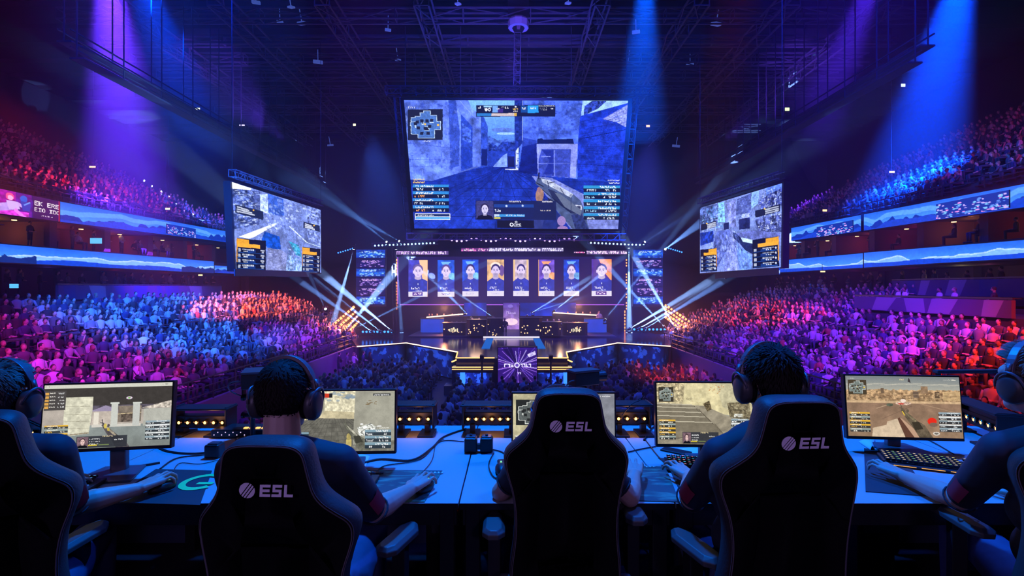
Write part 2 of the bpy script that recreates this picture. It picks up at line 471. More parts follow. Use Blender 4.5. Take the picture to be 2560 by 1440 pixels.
def paint_main():
    c = Canvas(600, 350, ((113, 112), (2240, 128), (2140, 1325), (215, 1325)), (40, 70, 190), 3)
    c.rect(600, 100, 1400, 700, (120, 175, 245), col2=(60, 100, 215))
    c.oval(1060, 400, 110, 22, (90, 120, 210), tex=.2); c.oval(1090, 435, 90, 12, (150, 190, 250))
    c.poly([(880, 480), (930, 455), (1010, 500), (1100, 485), (1170, 505), (1170, 620), (880, 620)], (70, 100, 195), tex=.5, ts=8)
    c.poly([(900, 560), (960, 520), (1010, 560), (1060, 505), (1170, 520), (1180, 640), (900, 640)], (35, 55, 145), tex=.7, ts=6)
    c.poly([(900, 600), (1180, 600), (1180, 760), (900, 760)], (38, 62, 170), tex=.3, ts=12)
    c.poly([(1060, 640), (1100, 620), (1100, 750), (960, 750)], (120, 150, 235), tex=.3)
    # floor
    c.poly([(130, 870), (920, 745), (1220, 755), (1400, 830), (2210, 900), (2160, 1340), (190, 1340)], (26, 48, 150), tex=.35, ts=16, col2=(34, 60, 175))
    for k in range(13):
        x = 130 + k * 190
        c.line((1080 + (x - 1080) * .02, 750), (x * 1.5 - 640, 1340), 5, (16, 28, 105), .8)
    for y in (790, 830, 880, 945, 1020, 1105, 1210): c.line((300, y), (2150, y + 8), 3 + (y - 780) / 110, (16, 28, 105), .6)
    c.poly([(1330, 830), (1520, 850), (2170, 1180), (2150, 1330), (1700, 1330)], (125, 135, 205), tex=.35, ts=10, a=.9)
    # left wall
    c.poly([(100, 100), (720, 100), (760, 190), (850, 260), (850, 745), (655, 800), (380, 880), (120, 860)], (92, 118, 225), tex=.55, ts=26)
    for k in range(40): c.oval(150 + c.r.random() * 480, 130 + c.r.random() * 640, 6 + 14 * c.r.random(), 4 + 18 * c.r.random(), (50, 70, 170), a=.5)
    c.poly([(540, 120), (610, 120), (650, 420), (640, 740), (560, 760)], (48, 72, 180), tex=.3, a=.8)
    c.poly([(660, 250), (770, 370), (770, 750), (660, 790)], (44, 70, 180), tex=.3)
    c.poly([(670, 330), (755, 400), (755, 530), (670, 490)], (62, 90, 200), tex=.8, ts=5)
    c.poly([(665, 560), (750, 590), (750, 750), (665, 765)], (36, 62, 175), tex=.2)
    c.poly([(850, 270), (880, 280), (915, 370), (915, 740), (850, 745)], (48, 74, 180), tex=.4)
    c.poly([(855, 580), (910, 580), (910, 735), (855, 735)], (20, 34, 110))
    for y in (520, 680, 742): c.line((150, y), (650, y - 6 if y > 600 else y + 60), 4, (52, 74, 180), .8)
    # right buildings
    c.poly([(1168, 100), (1250, 100), (1250, 520), (1205, 640), (1205, 770), (1170, 770), (1168, 400)], (32, 50, 140), tex=.5, ts=8)
    c.line((1245, 120), (1245, 500), 5, (170, 190, 250))
    c.poly([(1248, 100), (1815, 110), (1790, 440), (1760, 860), (1240, 790), (1215, 560), (1245, 520)], (72, 100, 215), tex=.5, ts=20)
    for k in range(30): c.oval(1280 + c.r.random() * 480, 140 + c.r.random() * 300, 5 + 9 * c.r.random(), 4 + 10 * c.r.random(), (42, 58, 160), a=.6)
    c.poly([(1240, 560), (1400, 520), (1400, 820), (1210, 800)], (20, 34, 120), tex=.3)
    c.poly([(1180, 600), (1208, 560), (1205, 775), (1180, 770)], (190, 205, 250))
    c.rect(1105, 650, 1168, 750, (24, 28, 80)); c.line((1080, 770), (1205, 772), 8, (180, 190, 245))
    c.poly([(1385, 485), (1430, 478), (1440, 492), (1720, 485), (1730, 530), (1380, 530)], (20, 30, 90))
    c.poly([(1375, 532), (1765, 532), (1745, 850), (1390, 830)], (128, 140, 225), tex=.3, ts=12)
    c.poly([(1425, 580), (1700, 580), (1690, 845), (1395, 830), (1395, 680)], (58, 74, 175), tex=.3)
    c.poly([(1430, 590), (1535, 590), (1535, 820), (1440, 815), (1500, 690)], (36, 50, 150)); c.line((1545, 590), (1545, 835), 10, (110, 125, 215))
    c.rect(1420, 645, 1510, 655, (120, 135, 220)); c.line((1395, 715), (1690, 715), 5, (100, 115, 205))
    c.poly([(1815, 110), (2250, 110), (2250, 260), (1790, 330)], (150, 190, 250), tex=.2)
    c.poly([(1830, 180), (1900, 130), (2040, 130), (1960, 200), (1820, 270)], (50, 70, 170), tex=.8, ts=5)
    c.poly([(1790, 270), (2240, 150), (2220, 420), (2180, 900), (1760, 830), (1770, 480)], (30, 55, 180), tex=.45, ts=14)
    c.poly([(2000, 300), (2240, 165), (2240, 390), (2130, 330)], (140, 150, 225), tex=.5, ts=4)
    for k in range(7): c.line((1990, 310 + k * 14), (2235, 175 + k * 30), 3, (50, 60, 160), .7)
    c.line((1770, 490), (2215, 400), 5, (10, 20, 90)); c.line((1760, 720), (2190, 745), 4, (16, 30, 120))
    for k in range(24): c.line((1780 + 20 * c.r.random(), 430 + k * 17), (2190, 420 + k * 18), 2, (52, 80, 210), .35)
    c.clutter([(120, 120), (650, 120), (650, 790), (170, 850)], 220, [(60, 84, 190), (150, 170, 245), (80, 106, 215), (50, 68, 165)], .07, .03, .35, True)
    c.clutter([(1250, 120), (1810, 120), (1765, 430), (1250, 470)], 120, [(54, 76, 185), (120, 145, 235)], .05, .06, .35, True)
    c.clutter([(1790, 330), (2230, 250), (2180, 880), (1770, 820)], 120, [(16, 34, 130), (60, 92, 225)], .3, .01, .45)
    c.clutter([(560, 800), (1380, 790), (2150, 1300), (220, 1300)], 160, [(16, 30, 110), (50, 80, 200), (30, 54, 160)], .05, .012, .5)
    c.clutter([(885, 500), (1170, 500), (1170, 600), (885, 600)], 60, [(30, 46, 130), (90, 120, 215)], .08, .12, .5)
    c.clutter([(1180, 120), (1245, 120), (1215, 760), (1175, 760)], 40, [(16, 28, 90), (60, 84, 190)], .5, .02, .6)
    c.line((655, 130), (770, 260), 5, (150, 170, 245), .6); c.line((770, 260), (850, 330), 4, (130, 150, 240), .6); c.line((1250, 430), (1770, 440), 4, (44, 62, 170), .8); c.poly([(1245, 470), (1380, 500), (1380, 560), (1240, 640)], (26, 42, 140), a=.6)
    c.grain(.08, 5, 31); c.grain(.14, 1.8, 37); c.a = np.clip((c.a - .08) * 1.12 + .05, 0, 1)
    # rifle and arms
    c.poly([(1350, 1340), (1360, 1080), (1420, 1030), (1480, 1060), (1600, 1200), (1640, 1340)], (30, 44, 120), tex=.3)
    c.oval(1405, 1010, 38, 70, (165, 125, 110), rot=.1, tex=.2); c.oval(1400, 960, 20, 25, (150, 110, 120))
    c.poly([(1350, 1090), (1440, 1060), (1480, 1100), (1420, 1340), (1340, 1340)], (44, 56, 130), tex=.2)
    c.poly([(1365, 900), (1385, 850), (1440, 850), (1560, 920), (1720, 1000), (1790, 1060), (1812, 1110), (1870, 1330), (1720, 1330), (1560, 1150), (1500, 1030), (1430, 960)], (72, 88, 135), tex=.3, ts=10)
    c.poly([(1420, 855), (1500, 870), (1720, 1000), (1700, 1035), (1560, 960), (1430, 890)], (180, 190, 220), tex=.3, ts=7)
    c.poly([(1480, 950), (1560, 980), (1720, 1110), (1800, 1180), (1700, 1180), (1540, 1060)], (34, 42, 85), tex=.2)
    c.poly([(1740, 1100), (1800, 1105), (1800, 1160), (1745, 1150)], (200, 205, 230)); c.rect(1755, 1110, 1790, 1135, (50, 55, 90))
    c.line((1395, 860), (1400, 800), 14, (22, 28, 70)); c.line((1375, 895), (1440, 930), 10, (30, 36, 70)); c.line((1480, 900), (1550, 885), 7, (20, 25, 60))
    c.poly([(1700, 1190), (1800, 1180), (1870, 1330), (1740, 1330)], (40, 52, 110), tex=.5, ts=5)
    c.clutter([(1430, 860), (1560, 930), (1730, 1020), (1500, 960)], 26, [(110, 122, 165), (225, 230, 245), (60, 70, 110)], .14, .12, .6)
    c.poly([(1545, 985), (1600, 1000), (1800, 1150), (1790, 1200), (1640, 1120)], (96, 108, 140)); c.line((1480, 880), (1490, 940), 8, (40, 48, 90)); c.line((1600, 945), (1640, 1010), 7, (50, 58, 100)); c.line((1700, 1000), (1700, 1150), 6, (44, 52, 92))
    c.poly([(1480, 1030), (1530, 1060), (1560, 1180), (1500, 1150)], (28, 34, 70)); c.line((1430, 960), (1700, 1170), 6, (20, 26, 60))
    c.oval(1610, 1250, 40, 45, (150, 125, 190)); c.oval(1620, 1320, 50, 25, (150, 120, 185))
    # overlays
    c.scrib(155, 178, 80, 14, (240, 245, 255)); c.rect(160, 205, 225, 210, (230, 240, 255))
    minimap(c, 152, 203, 486, 494, (28, 32, 62), (72, 112, 190), (190, 215, 245), (235, 190, 80)); c.scrib(288, 500, 80, 11, (220, 230, 250))
    c.rect(805, 168, 1555, 275, (18, 22, 60)); c.rect(812, 242, 950, 270, (44, 120, 200)); c.rect(950, 242, 1180, 270, (200, 185, 190)); c.rect(1165, 240, 1190, 270, (210, 170, 60))
    c.rect(875, 170, 955, 185, (150, 200, 250)); c.rect(960, 170, 1012, 236, (110, 160, 240)); c.rect(1012, 200, 1062, 236, (60, 40, 130)); c.rect(1292, 172, 1396, 240, (40, 150, 235)); c.rect(1228, 172, 1290, 236, (22, 70, 150))
    for x, y, w, h in ((825, 175, 32, 50), (885, 192, 26, 30), (915, 192, 30, 32), (1000, 196, 28, 24), (1045, 180, 20, 20), (1078, 180, 40, 45), (1240, 190, 40, 38), (1320, 185, 55, 40), (1400, 172, 150, 15), (1410, 192, 62, 15), (1420, 210, 55, 15), (1515, 196, 22, 20)): c.scrib(x, y, w, h * .45, (235, 240, 255), 1)
    c.oval(900, 208, 14, 15, (230, 235, 255)); c.oval(930, 208, 15, 15, (230, 235, 255)); c.oval(930, 208, 8, 8, (18, 22, 60)); c.scrib(1155, 196, 50, 14, (240, 200, 80), 1); c.scrib(1160, 218, 40, 12, (230, 230, 230), 1); c.oval(1180, 182, 9, 8, (220, 230, 255))
    c.scrib(203, 860, 110, 14, (235, 205, 110), 1); c.scrib(203, 884, 115, 14, (240, 200, 100), 1)
    score_list(c, 200, 912, 545, 1175, 4, (240, 160, 90), [(48, 140, 220)])
    c.rect(222, 1183, 558, 1242, (235, 240, 255)); c.rect(228, 1189, 552, 1212, (14, 40, 100)); c.rect(228, 1214, 552, 1238, (90, 170, 235)); c.scrib(245, 1195, 160, 13, (230, 240, 255), .9)
    c.scrib(2045, 866, 115, 13, (225, 230, 250), 1); c.scrib(2055, 890, 100, 13, (225, 230, 250), .9)
    score_list(c, 1818, 920, 2160, 1242, 4.5.__int__() + 1, (160, 210, 245), [(46, 150, 215)], flip=True)
    c.rect(798, 1064, 1560, 1240, (22, 30, 82), a=.92); face(c, 806, 1068, 162, 170, (60, 60, 120), (205, 200, 245), (40, 34, 80), (14, 14, 40))
    c.rect(975, 1096, 1350, 1124, (26, 62, 150)); c.rect(975, 1188, 1265, 1212, (56, 140, 215)); c.rect(975, 1216, 1034, 1232, (200, 195, 90)); c.rect(975, 1188, 1025, 1210, (190, 210, 245))
    c.scrib(1118, 1064, 112, 12, (240, 240, 255), 1); c.scrib(1428, 1064, 98, 12, (240, 240, 255), 1); c.scrib(1412, 1148, 98, 10, (230, 220, 210), .9); c.scrib(980, 1142, 62, 26, (220, 230, 250), .8); c.scrib(1085, 1192, 175, 14, (230, 240, 255), .9); c.oval(1092, 1112, 10, 10, (190, 210, 250)); c.oval(1244, 1110, 10, 10, (190, 210, 250))
    c.rect(1002, 1244, 1352, 1316, (14, 16, 44)); c.oval(1140, 1285, 18, 18, (230, 235, 255)); c.oval(1140, 1285, 10, 10, (14, 16, 44)); c.oval(1183, 1260, 12, 9, (230, 235, 255)); c.oval(1183, 1260, 7, 5, (14, 16, 44)); c.text(1162, 1275, 20, 'CWNG', (230, 235, 255)); c.rect(1160, 1299, 1232, 1304, (200, 210, 240))
    c.grain(.12, 2.2)
    return c
def paint_side(flip):
    if not flip:
        c = Canvas(300, 200, ((100, 130), (1285, 518), (1308, 1345), (165, 1275)), (110, 130, 190), 11)
    else:
        c = Canvas(300, 200, ((112, 458), (1250, 95), (1215, 1235), (98, 1318)), (110, 130, 190), 12)
    c.a[:] = np.array((0.43, 0.50, 0.76)) * (0.55 + 0.75 * fnoise(200, 300, 34, 21 + flip, 5)[..., None])
    if not flip:
        c.poly([(100, 130), (350, 220), (360, 290), (100, 215)], (215, 228, 250)); c.poly([(100, 220), (400, 250), (400, 700), (120, 760)], (60, 74, 130), tex=.9, ts=9)
        c.poly([(380, 250), (480, 260), (470, 700), (390, 700)], (50, 60, 110), tex=.6, a=.7)
        c.poly([(575, 290), (785, 370), (800, 600), (590, 560)], (52, 84, 175), tex=.3, ts=14); c.poly([(470, 300), (575, 300), (590, 560), (480, 520)], (165, 185, 240), tex=.4)
        c.poly([(1100, 450), (1285, 520), (1295, 980), (1110, 900)], (100, 116, 180), tex=.7, ts=7)
        c.poly([(200, 850), (350, 800), (690, 680), (700, 700), (400, 860), (330, 880)], (215, 225, 250)); c.line((870, 730), (1100, 940), 12, (190, 205, 245)); c.line((1090, 940), (1290, 1010), 7, (170, 190, 240))
        c.poly([(540, 790), (740, 860), (760, 1025), (590, 1010), (500, 900)], (22, 70, 165), tex=.4); c.poly([(590, 1000), (780, 1040), (840, 1090), (830, 1300), (560, 1290)], (110, 118, 165), tex=.4, ts=16)
        c.poly([(860, 920), (1000, 980), (1040, 1140), (960, 1100)], (50, 130, 165), tex=.4); c.poly([(850, 1090), (1040, 1180), (1040, 1320), (830, 1310)], (120, 145, 205), tex=.6)
        c.clutter([(110, 230), (480, 270), (480, 700), (130, 780)], 260, [(40, 52, 105), (165, 185, 235), (100, 118, 180), (215, 225, 250)], .14, .03, .6)
        c.clutter([(480, 300), (1100, 460), (1090, 930), (560, 800)], 260, [(120, 140, 205), (190, 205, 245), (86, 100, 165), (60, 74, 140)], .08, .06, .5, True)
        c.clutter([(1100, 470), (1285, 530), (1295, 1000), (1110, 920)], 120, [(60, 74, 135), (190, 205, 245), (110, 128, 190)], .25, .03, .6)
        c.clutter([(590, 1010), (840, 1080), (830, 1300), (570, 1280)], 90, [(80, 88, 140), (150, 158, 205)], .15, .07, .45)
        c.clutter([(850, 930), (1050, 1000), (1040, 1310), (840, 1300)], 90, [(90, 120, 190), (190, 210, 245), (40, 90, 140)], .14, .06, .5, True)
        c.grain(.15, 7, 41); c.grain(.25, 2.2, 43); c.a = np.clip((c.a - .1) * 1.25 + .08, 0, 1)
        for x, y, w, h in ((150, 430, 370, 110), (1055, 670, 220, 80)):
            c.poly([(x, y), (x + w, y + w * .27), (x + w, y + w * .27 + h), (x, y + h)], (18, 28, 62), a=.9)
            for k in range(3): c.poly([(x + 20, y + 20 + k * h * .28), (x + w * (.5 + .1 * k), y + 20 + w * .15 + k * h * .28), (x + w * (.5 + .1 * k), y + 38 + w * .15 + k * h * .28), (x + 20, y + 38 + k * h * .28)], (215, 222, 240), a=.85)
            c.oval(x + w * .65, y + 20 + w * .16, 12, 10, (230, 180, 60))
        def block(x0, y0, x1, y1, sl):
            f = lambda a, b: (x0 + (x1 - x0) * a, y0 + (y1 - y0) * b + sl * (x1 - x0) * a * (1 - b * .5))
            q = lambda u0, v0, u1, v1, col, **k: c.poly([f(u0, v0), f(u1, v0), f(u1, v1), f(u0, v1)], col, **k)
            q(0, 0, 1, 1, (10, 16, 46)); q(.02, .02, .42, .2, (225, 160, 40)); q(.02, .16, .8, .28, (240, 170, 50)); q(.0, .0, .03, .75, (220, 150, 40))
            for k in range(4):
                b = .32 + k * .17
                q(.04, b + .12, .95, b + .135, (30, 80, 170)); q(.35, b + .03, .65, b + .11, (24, 70, 160), a=.7)
                for j in range(9): q(.2 + j * .045, b, .235 + j * .045, b + .045, (220, 228, 245), a=.6 + .4 * c.r.random())
                for j in range(3): q(.24 + j * .05, b + .065, .28 + j * .05, b + .1, (200, 210, 235))
                q(.06, b, .14, b + .1, (200, 210, 235), a=.8); q(.82, b, .95, b + .05, (210, 218, 240), a=.8); q(.86, b + .06, .93, b + .11, (210, 218, 240), a=.8)
        block(172, 865, 560, 1270, .12); block(1045, 1000, 1290, 1325, .14)
    else:
        c.poly([(110, 460), (360, 400), (350, 650), (110, 680)], (72, 90, 150), tex=.9, ts=9); c.poly([(360, 390), (440, 370), (450, 640), (350, 650)], (120, 180, 240), tex=.3)
        c.poly([(460, 400), (600, 330), (600, 720), (520, 700)], (110, 120, 190), tex=.6); c.poly([(620, 330), (830, 240), (800, 510), (600, 540)], (72, 84, 150), tex=.4, ts=12)
        c.poly([(820, 240), (920, 210), (910, 380), (810, 460)], (130, 170, 245), tex=.2); c.poly([(1020, 170), (1250, 95), (1250, 200), (1030, 300)], (90, 120, 215), tex=.4)
        c.poly([(1080, 240), (1250, 160), (1240, 400), (950, 450), (910, 370)], (56, 66, 130), tex=.9, ts=7); c.poly([(1000, 560), (1230, 520), (1230, 760), (900, 760), (860, 600)], (70, 80, 140), tex=.9, ts=8)
        c.poly([(640, 600), (790, 570), (790, 720), (640, 740)], (30, 36, 80), tex=.5); c.poly([(680, 530), (785, 510), (785, 570), (680, 585)], (150, 165, 220)); c.poly([(430, 660), (500, 640), (500, 730), (430, 745)], (30, 36, 80))
        c.poly([(350, 760), (520, 740), (540, 900), (300, 1290), (250, 1290), (300, 850)], (78, 92, 165), tex=.6, ts=10); c.poly([(520, 740), (580, 760), (620, 1290), (420, 1290)], (120, 132, 205), tex=.5)
        c.poly([(590, 790), (860, 740), (1210, 780), (1220, 830), (820, 880), (650, 860)], (88, 98, 165), tex=.3); c.poly([(540, 770), (600, 790), (680, 860), (820, 900), (820, 1060), (720, 1010), (650, 930), (560, 850)], (34, 44, 90), tex=.4); c.poly([(660, 840), (820, 870), (820, 920), (690, 900)], (165, 190, 235))
        c.poly([(600, 900), (720, 1010), (810, 1080), (800, 1260), (640, 1270), (610, 1100)], (96, 128, 205), tex=.5, ts=8); c.poly([(110, 790), (290, 760), (290, 900), (110, 960)], (30, 56, 150), tex=.7)
        c.clutter([(112, 470), (460, 380), (450, 740), (110, 780)], 220, [(40, 52, 105), (170, 190, 240), (96, 114, 180), (70, 150, 200)], .12, .04, .6, True)
        c.clutter([(600, 340), (920, 240), (900, 560), (600, 620)], 120, [(60, 74, 140), (130, 150, 215), (90, 104, 175)], .1, .06, .5)
        c.clutter([(920, 240), (1245, 120), (1230, 770), (880, 740)], 380, [(34, 42, 92), (160, 180, 235), (90, 104, 165), (210, 220, 250)], .08, .03, .65, True)
        c.clutter([(300, 780), (620, 760), (800, 1260), (260, 1290)], 260, [(80, 96, 170), (160, 178, 235), (110, 126, 200), (52, 66, 130)], .05, .12, .5)
        c.grain(.15, 7, 51); c.grain(.25, 2.2, 53); c.a = np.clip((c.a - .1) * 1.25 + .08, 0, 1)
        for x, y, w, h in ((865, 480, 350, 95), (122, 680, 210, 78)):
            c.poly([(x, y), (x + w, y - w * .27), (x + w, y - w * .27 + h), (x, y + h)], (14, 20, 50), a=.92)
            for k in range(3): c.poly([(x + w * .4, y + 12 - w * .1 + k * h * .28), (x + w * .95, y + 12 - w * .25 + k * h * .28), (x + w * .95, y + 30 - w * .25 + k * h * .28), (x + w * .4, y + 30 - w * .1 + k * h * .28)], (210, 220, 245), a=.8)
            c.oval(x + w * .38, y - w * .08, 11, 10, (240, 200, 90))
        def block(x0, y0, x1, y1, sl):
            f = lambda a, b: (x0 + (x1 - x0) * a, y0 + (y1 - y0) * b - sl * (x1 - x0) * a * (1 - b * .5))
            q = lambda u0, v0, u1, v1, col, **k: c.poly([f(u0, v0), f(u1, v0), f(u1, v1), f(u0, v1)], col, **k)
            q(0, 0, 1, 1, (10, 16, 46)); q(.5, .02, .98, .18, (225, 160, 40)); q(.2, .16, .98, .28, (240, 170, 50)); q(.96, .0, 1, .8, (220, 150, 40))
            for k in range(4):
                b = .32 + k * .17
                q(.04, b + .12, .95, b + .135, (30, 80, 170)); q(.3, b + .03, .6, b + .11, (24, 70, 160), a=.7)
                for j in range(8): q(.38 + j * .055, b, .42 + j * .055, b + .045, (220, 228, 245), a=.6 + .4 * c.r.random())
                for j in range(3): q(.5 + j * .08, b + .065, .55 + j * .08, b + .1, (200, 210, 235))
                c.oval(*f(.88, b + .05), 14, 15, (190, 200, 230)); q(.05, b, .15, b + .1, (210, 218, 240), a=.8)
        block(820, 875, 1190, 1250, .16); block(108, 1010, 330, 1300, .12)
    c.grain(.16, 2.2, 9)
    return c

def hud(c, x0, y0, x1, y1, sand=True, mapbg=None, left=(230, 180, 60), fl=True):
    W = x1 - x0; H = y1 - y0; X = lambda a: x0 + W * a; Y = lambda b: y0 + H * b
    if mapbg: minimap(c, X(.02), Y(.07), X(.185), Y(.31), mapbg, (120, 130, 125), (215, 220, 215), (235, 190, 60)); c.scrib(X(.02), Y(.035), W * .06, H * .014, (210, 210, 200), .8)
    score_list(c, X(.02), Y(.6), X(.2), Y(.93), 5, (240, 190, 80), [left, (150, 165, 160), left], dark=(40, 44, 48), txt=(245, 240, 225))
    score_list(c, X(.8), Y(.58), X(.99), Y(.9), 5, (235, 235, 230), [(150, 170, 180), (220, 225, 225)], dark=(36, 42, 50), txt=(245, 245, 245), flip=True)
    if fl:
        c.rect(X(.27), Y(.8), X(.66), Y(.99), (48, 50, 58), a=.9); face(c, X(.275), Y(.81), W * .085, H * .18, (120, 95, 105), (225, 190, 185), (60, 45, 50), (20, 20, 28))
        for k in range(3): c.scrib(X(.37), Y(.84 + .04 * k), W * .08, H * .018, (225, 225, 225), .8)
        c.rect(X(.36), Y(.94), X(.43), Y(.96), (200, 180, 60)); c.rect(X(.44), Y(.94), X(.52), Y(.955), (110, 125, 80)); c.scrib(X(.47), Y(.8), W * .08, H * .02, (240, 220, 170), 1); c.scrib(X(.56), Y(.86), W * .07, H * .018, (220, 220, 220), .9)
def gun(c, X, Y, s, body, hl, hand=None):
    """first-person rifle, muzzle at (X, Y), growing toward the lower right"""
    p = lambda a, b: (X + a * s, Y + b * s)
    if hand: c.poly([p(.05, 2.2), p(.1, 1.3), p(.35, 1.1), p(.55, 1.3), p(.5, 2.2)], hand, tex=.15); c.oval(*p(.3, 1.05), .18 * s, .3 * s, [v * .9 for v in hand], tex=.2)
    c.poly([p(-.05, .1), p(.1, 0), p(.5, .35), p(1.1, .9), p(1.6, 1.2), p(2.2, 2.2), p(1.2, 2.2), p(.7, 1.3), p(.35, .8)], body, tex=.35, ts=7)
    c.poly([p(.1, .05), p(.5, .38), p(1.05, .9), p(.95, 1.0), p(.45, .55)], hl, tex=.4, ts=5)
    c.line(p(.05, .1), p(-.02, -.35), .07 * s, body); c.line(p(-.15, -.1), p(.15, .0), .07 * s, body); c.oval(*p(.45, .15), .1 * s, .12 * s, body)
    c.poly([p(.7, 1.0), p(1.2, .95), p(1.5, 1.5), p(.9, 1.6)], [v * .6 for v in body])
def paint_mon(i):
    q = ((0, 0), (100, 0), (100, 56), (0, 56))
    c = Canvas(330, 186, q, (160, 158, 145), 40 + i)
    if i == 1:
        c.rect(0, 0, 100, 22, (62, 58, 56), tex=.1); c.rect(0, 0, 100, 3.2, (205, 205, 192)); c.scrib(1, 1, 3, 1, (120, 120, 110)); c.scrib(92, 1, 6, 1, (120, 120, 110))
        c.rect(0, 20, 100, 40, (176, 166, 156), tex=.1, ts=20); c.rect(0, 36, 100, 56, (138, 146, 144), tex=.12, ts=24, col2=(122, 128, 124))
        c.rect(35, 19, 92, 23, (84, 78, 90), tex=.4); c.poly([(38, 23), (48, 19), (58, 23), (58, 26), (38, 26)], (150, 138, 165)); c.rect(38, 24, 56, 36, (188, 176, 164), tex=.1)
        c.rect(39, 25, 43, 36, (222, 214, 200)); c.rect(58, 20, 76, 34, (128, 116, 104), tex=.3); c.rect(60, 26, 74, 34, (96, 84, 76), tex=.6, ts=5); c.line((58, 27), (76, 26), .5, (225, 205, 160)); c.rect(38, 35.5, 76, 38, (205, 200, 190))
        c.poly([(76, 22), (100, 16), (100, 22), (84, 23)], (190, 180, 168), tex=.5, ts=5); c.rect(78, 23, 100, 38, (176, 176, 166), tex=.08)
        c.poly([(16, 11), (38, 11), (38, 20), (36, 43), (18, 45), (16, 40)], (205, 202, 180), tex=.2, ts=9)
        for y in (19, 26, 32, 38): c.line((17, y), (36, y + .4), .35, (150, 145, 125), .8)
        c.line((17, 44), (36, 42.4), .8, (110, 90, 70), .7); c.rect(52.5, 17, 57.5, 37.5, (196, 198, 190)); c.rect(69.5, 17.5, 75, 37.5, (190, 192, 186)); c.rect(51.5, 16.5, 58.5, 18, (205, 208, 200)); c.rect(69, 17, 76, 18.2, (205, 208, 200))
        c.oval(66, 13, 2.4, 1.2, (220, 200, 220)); c.oval(66, 13, 1.1, .8, (120, 180, 90)); gun(c, 46, 35, 11, (84, 78, 82), (150, 140, 122)); c.oval(48.5, 37, 1.2, 2.2, (205, 185, 90)); c.oval(51, 40, 1, 1.6, (190, 170, 80))
        c.rect(.5, 5, 17, 22, (74, 70, 70))
        for k in range(5): c.rect(1, 6.5 + k * 3, 4, 8.6 + k * 3, (215, 160, 80)); c.scrib(4.5, 6.6 + k * 3, 4.5, 1, (235, 230, 220), 1); c.scrib(11, 6.8 + k * 3, 5, 1.2, (220, 220, 220), .8)
        hud(c, 0, 3, 100, 56)
    elif i == 2:
        c.rect(0, 0, 100, 20, (198, 192, 168), tex=.3, ts=10); c.poly([(30, 0), (66, 0), (66, 24), (30, 20)], (218, 210, 180), tex=.35, ts=6)
        for k in range(26): c.oval(32 + c.r.random() * 30, 1 + c.r.random() * 8, 1 + c.r.random() * 2, .5 + c.r.random(), (120, 140, 160), a=.6)
        c.poly([(0, 16), (26, 4), (36, 4), (36, 7), (10, 18), (10, 34), (0, 36)], (150, 142, 122), tex=.25); c.rect(8, 14, 26, 28, (205, 190, 150), tex=.2); c.line((14, 12), (14, 28), .8, (110, 96, 76)); c.line((20, 12), (20, 28), .8, (110, 96, 76)); c.rect(26, 5, 36, 30, (160, 156, 138), tex=.2)
        c.poly([(36, 18), (66, 20), (66, 27), (30, 26)], (196, 184, 150), tex=.2)
        c.poly([(0, 30), (30, 25), (66, 26), (64, 56), (0, 56)], (104, 102, 94), tex=.25, ts=12)
        for k in range(16): c.line((24 + k * 2.4, 26), (-30 + k * 9, 56), .3, (72, 70, 66), .8)
        for k in range(7): c.line((0, 32 + k * 3.8), (64, 29 + k * 4), .3, (72, 70, 66), .7)
        c.poly([(64, 0), (100, 0), (100, 50), (62, 50)], (158, 156, 142), tex=.12, ts=24); c.poly([(61, 50), (100, 46), (100, 56), (62, 56)], (120, 118, 108), tex=.3)
        for k in range(12): c.oval(74 + c.r.random() * 10, 9 + c.r.random() * 4, .5 + c.r.random(), .4, (120, 100, 70), a=.8)
        c.poly([(66, 34), (78, 30), (84, 34), (80, 42), (68, 42)], (196, 198, 190), tex=.9, ts=3); c.oval(70, 31, 1.4, 1, (225, 225, 220)); c.oval(86, 33, 2.4, .8, (215, 215, 210))
        gun(c, 55, 31, 11, (104, 104, 92), (175, 172, 155), (196, 178, 110))
        c.rect(25, 2, 43, 6, (38, 38, 42)); c.rect(36, 2, 40, 6, (200, 60, 40)); c.scrib(26, 3, 8, 2, (230, 230, 230), 1); c.rect(80, 2.5, 96, 4.5, (60, 62, 66)); c.scrib(81, 3, 14, 1.1, (235, 235, 235), 1)
        score_list(c, 73, 36, 97, 54, 3, (230, 230, 230), [(130, 160, 175)], dark=(34, 46, 60), txt=(240, 240, 240), flip=True); c.scrib(86, 34, 9, 1.2, (240, 240, 230), 1)
        score_list(c, 2, 38, 22, 54, 4, (230, 230, 230), [(130, 160, 175)], dark=(34, 46, 60))
    elif i == 3:
        c.a[:] = np.array((.72, .69, .56)) * (0.75 + .5 * fnoise(186, 330, 20, 77)[..., None]); c.rect(74, 0, 100, 56, (128, 130, 140), tex=.15, ts=20)
        c.rect(20, 20, 74, 56, (150, 140, 116), tex=.4, ts=12); c.poly([(76, 10), (86, 26), (80, 50), (72, 50)], (120, 110, 60), tex=.5)
        minimap(c, 3, 6, 34, 32, (40, 42, 44), (90, 96, 96), (225, 228, 222), (230, 200, 90)); c.scrib(86, 2, 10, 1.2, (230, 230, 230), .9); score_list(c, 2, 42, 18, 55, 3, (220, 220, 210), [(210, 205, 180)])
        gun(c, 50, 30, 11, (94, 90, 82), (160, 150, 130))
    elif i == 4:
        c.poly([(0, 0), (100, 0), (100, 34), (0, 20)], (214, 202, 158), tex=.2, ts=12); c.poly([(0, 0), (26, 0), (24, 20), (0, 20)], (186, 172, 136), tex=.6, ts=6)
        c.poly([(54, 0), (80, 0), (84, 34), (60, 22)], (192, 184, 150), tex=.2); c.poly([(64, 18), (84, 17), (86, 34), (66, 31)], (120, 110, 86), tex=.6, ts=5); c.rect(66, 24, 80, 25, (80, 72, 56)); c.rect(70, 28, 78, 31, (200, 200, 190), tex=.5, ts=3)
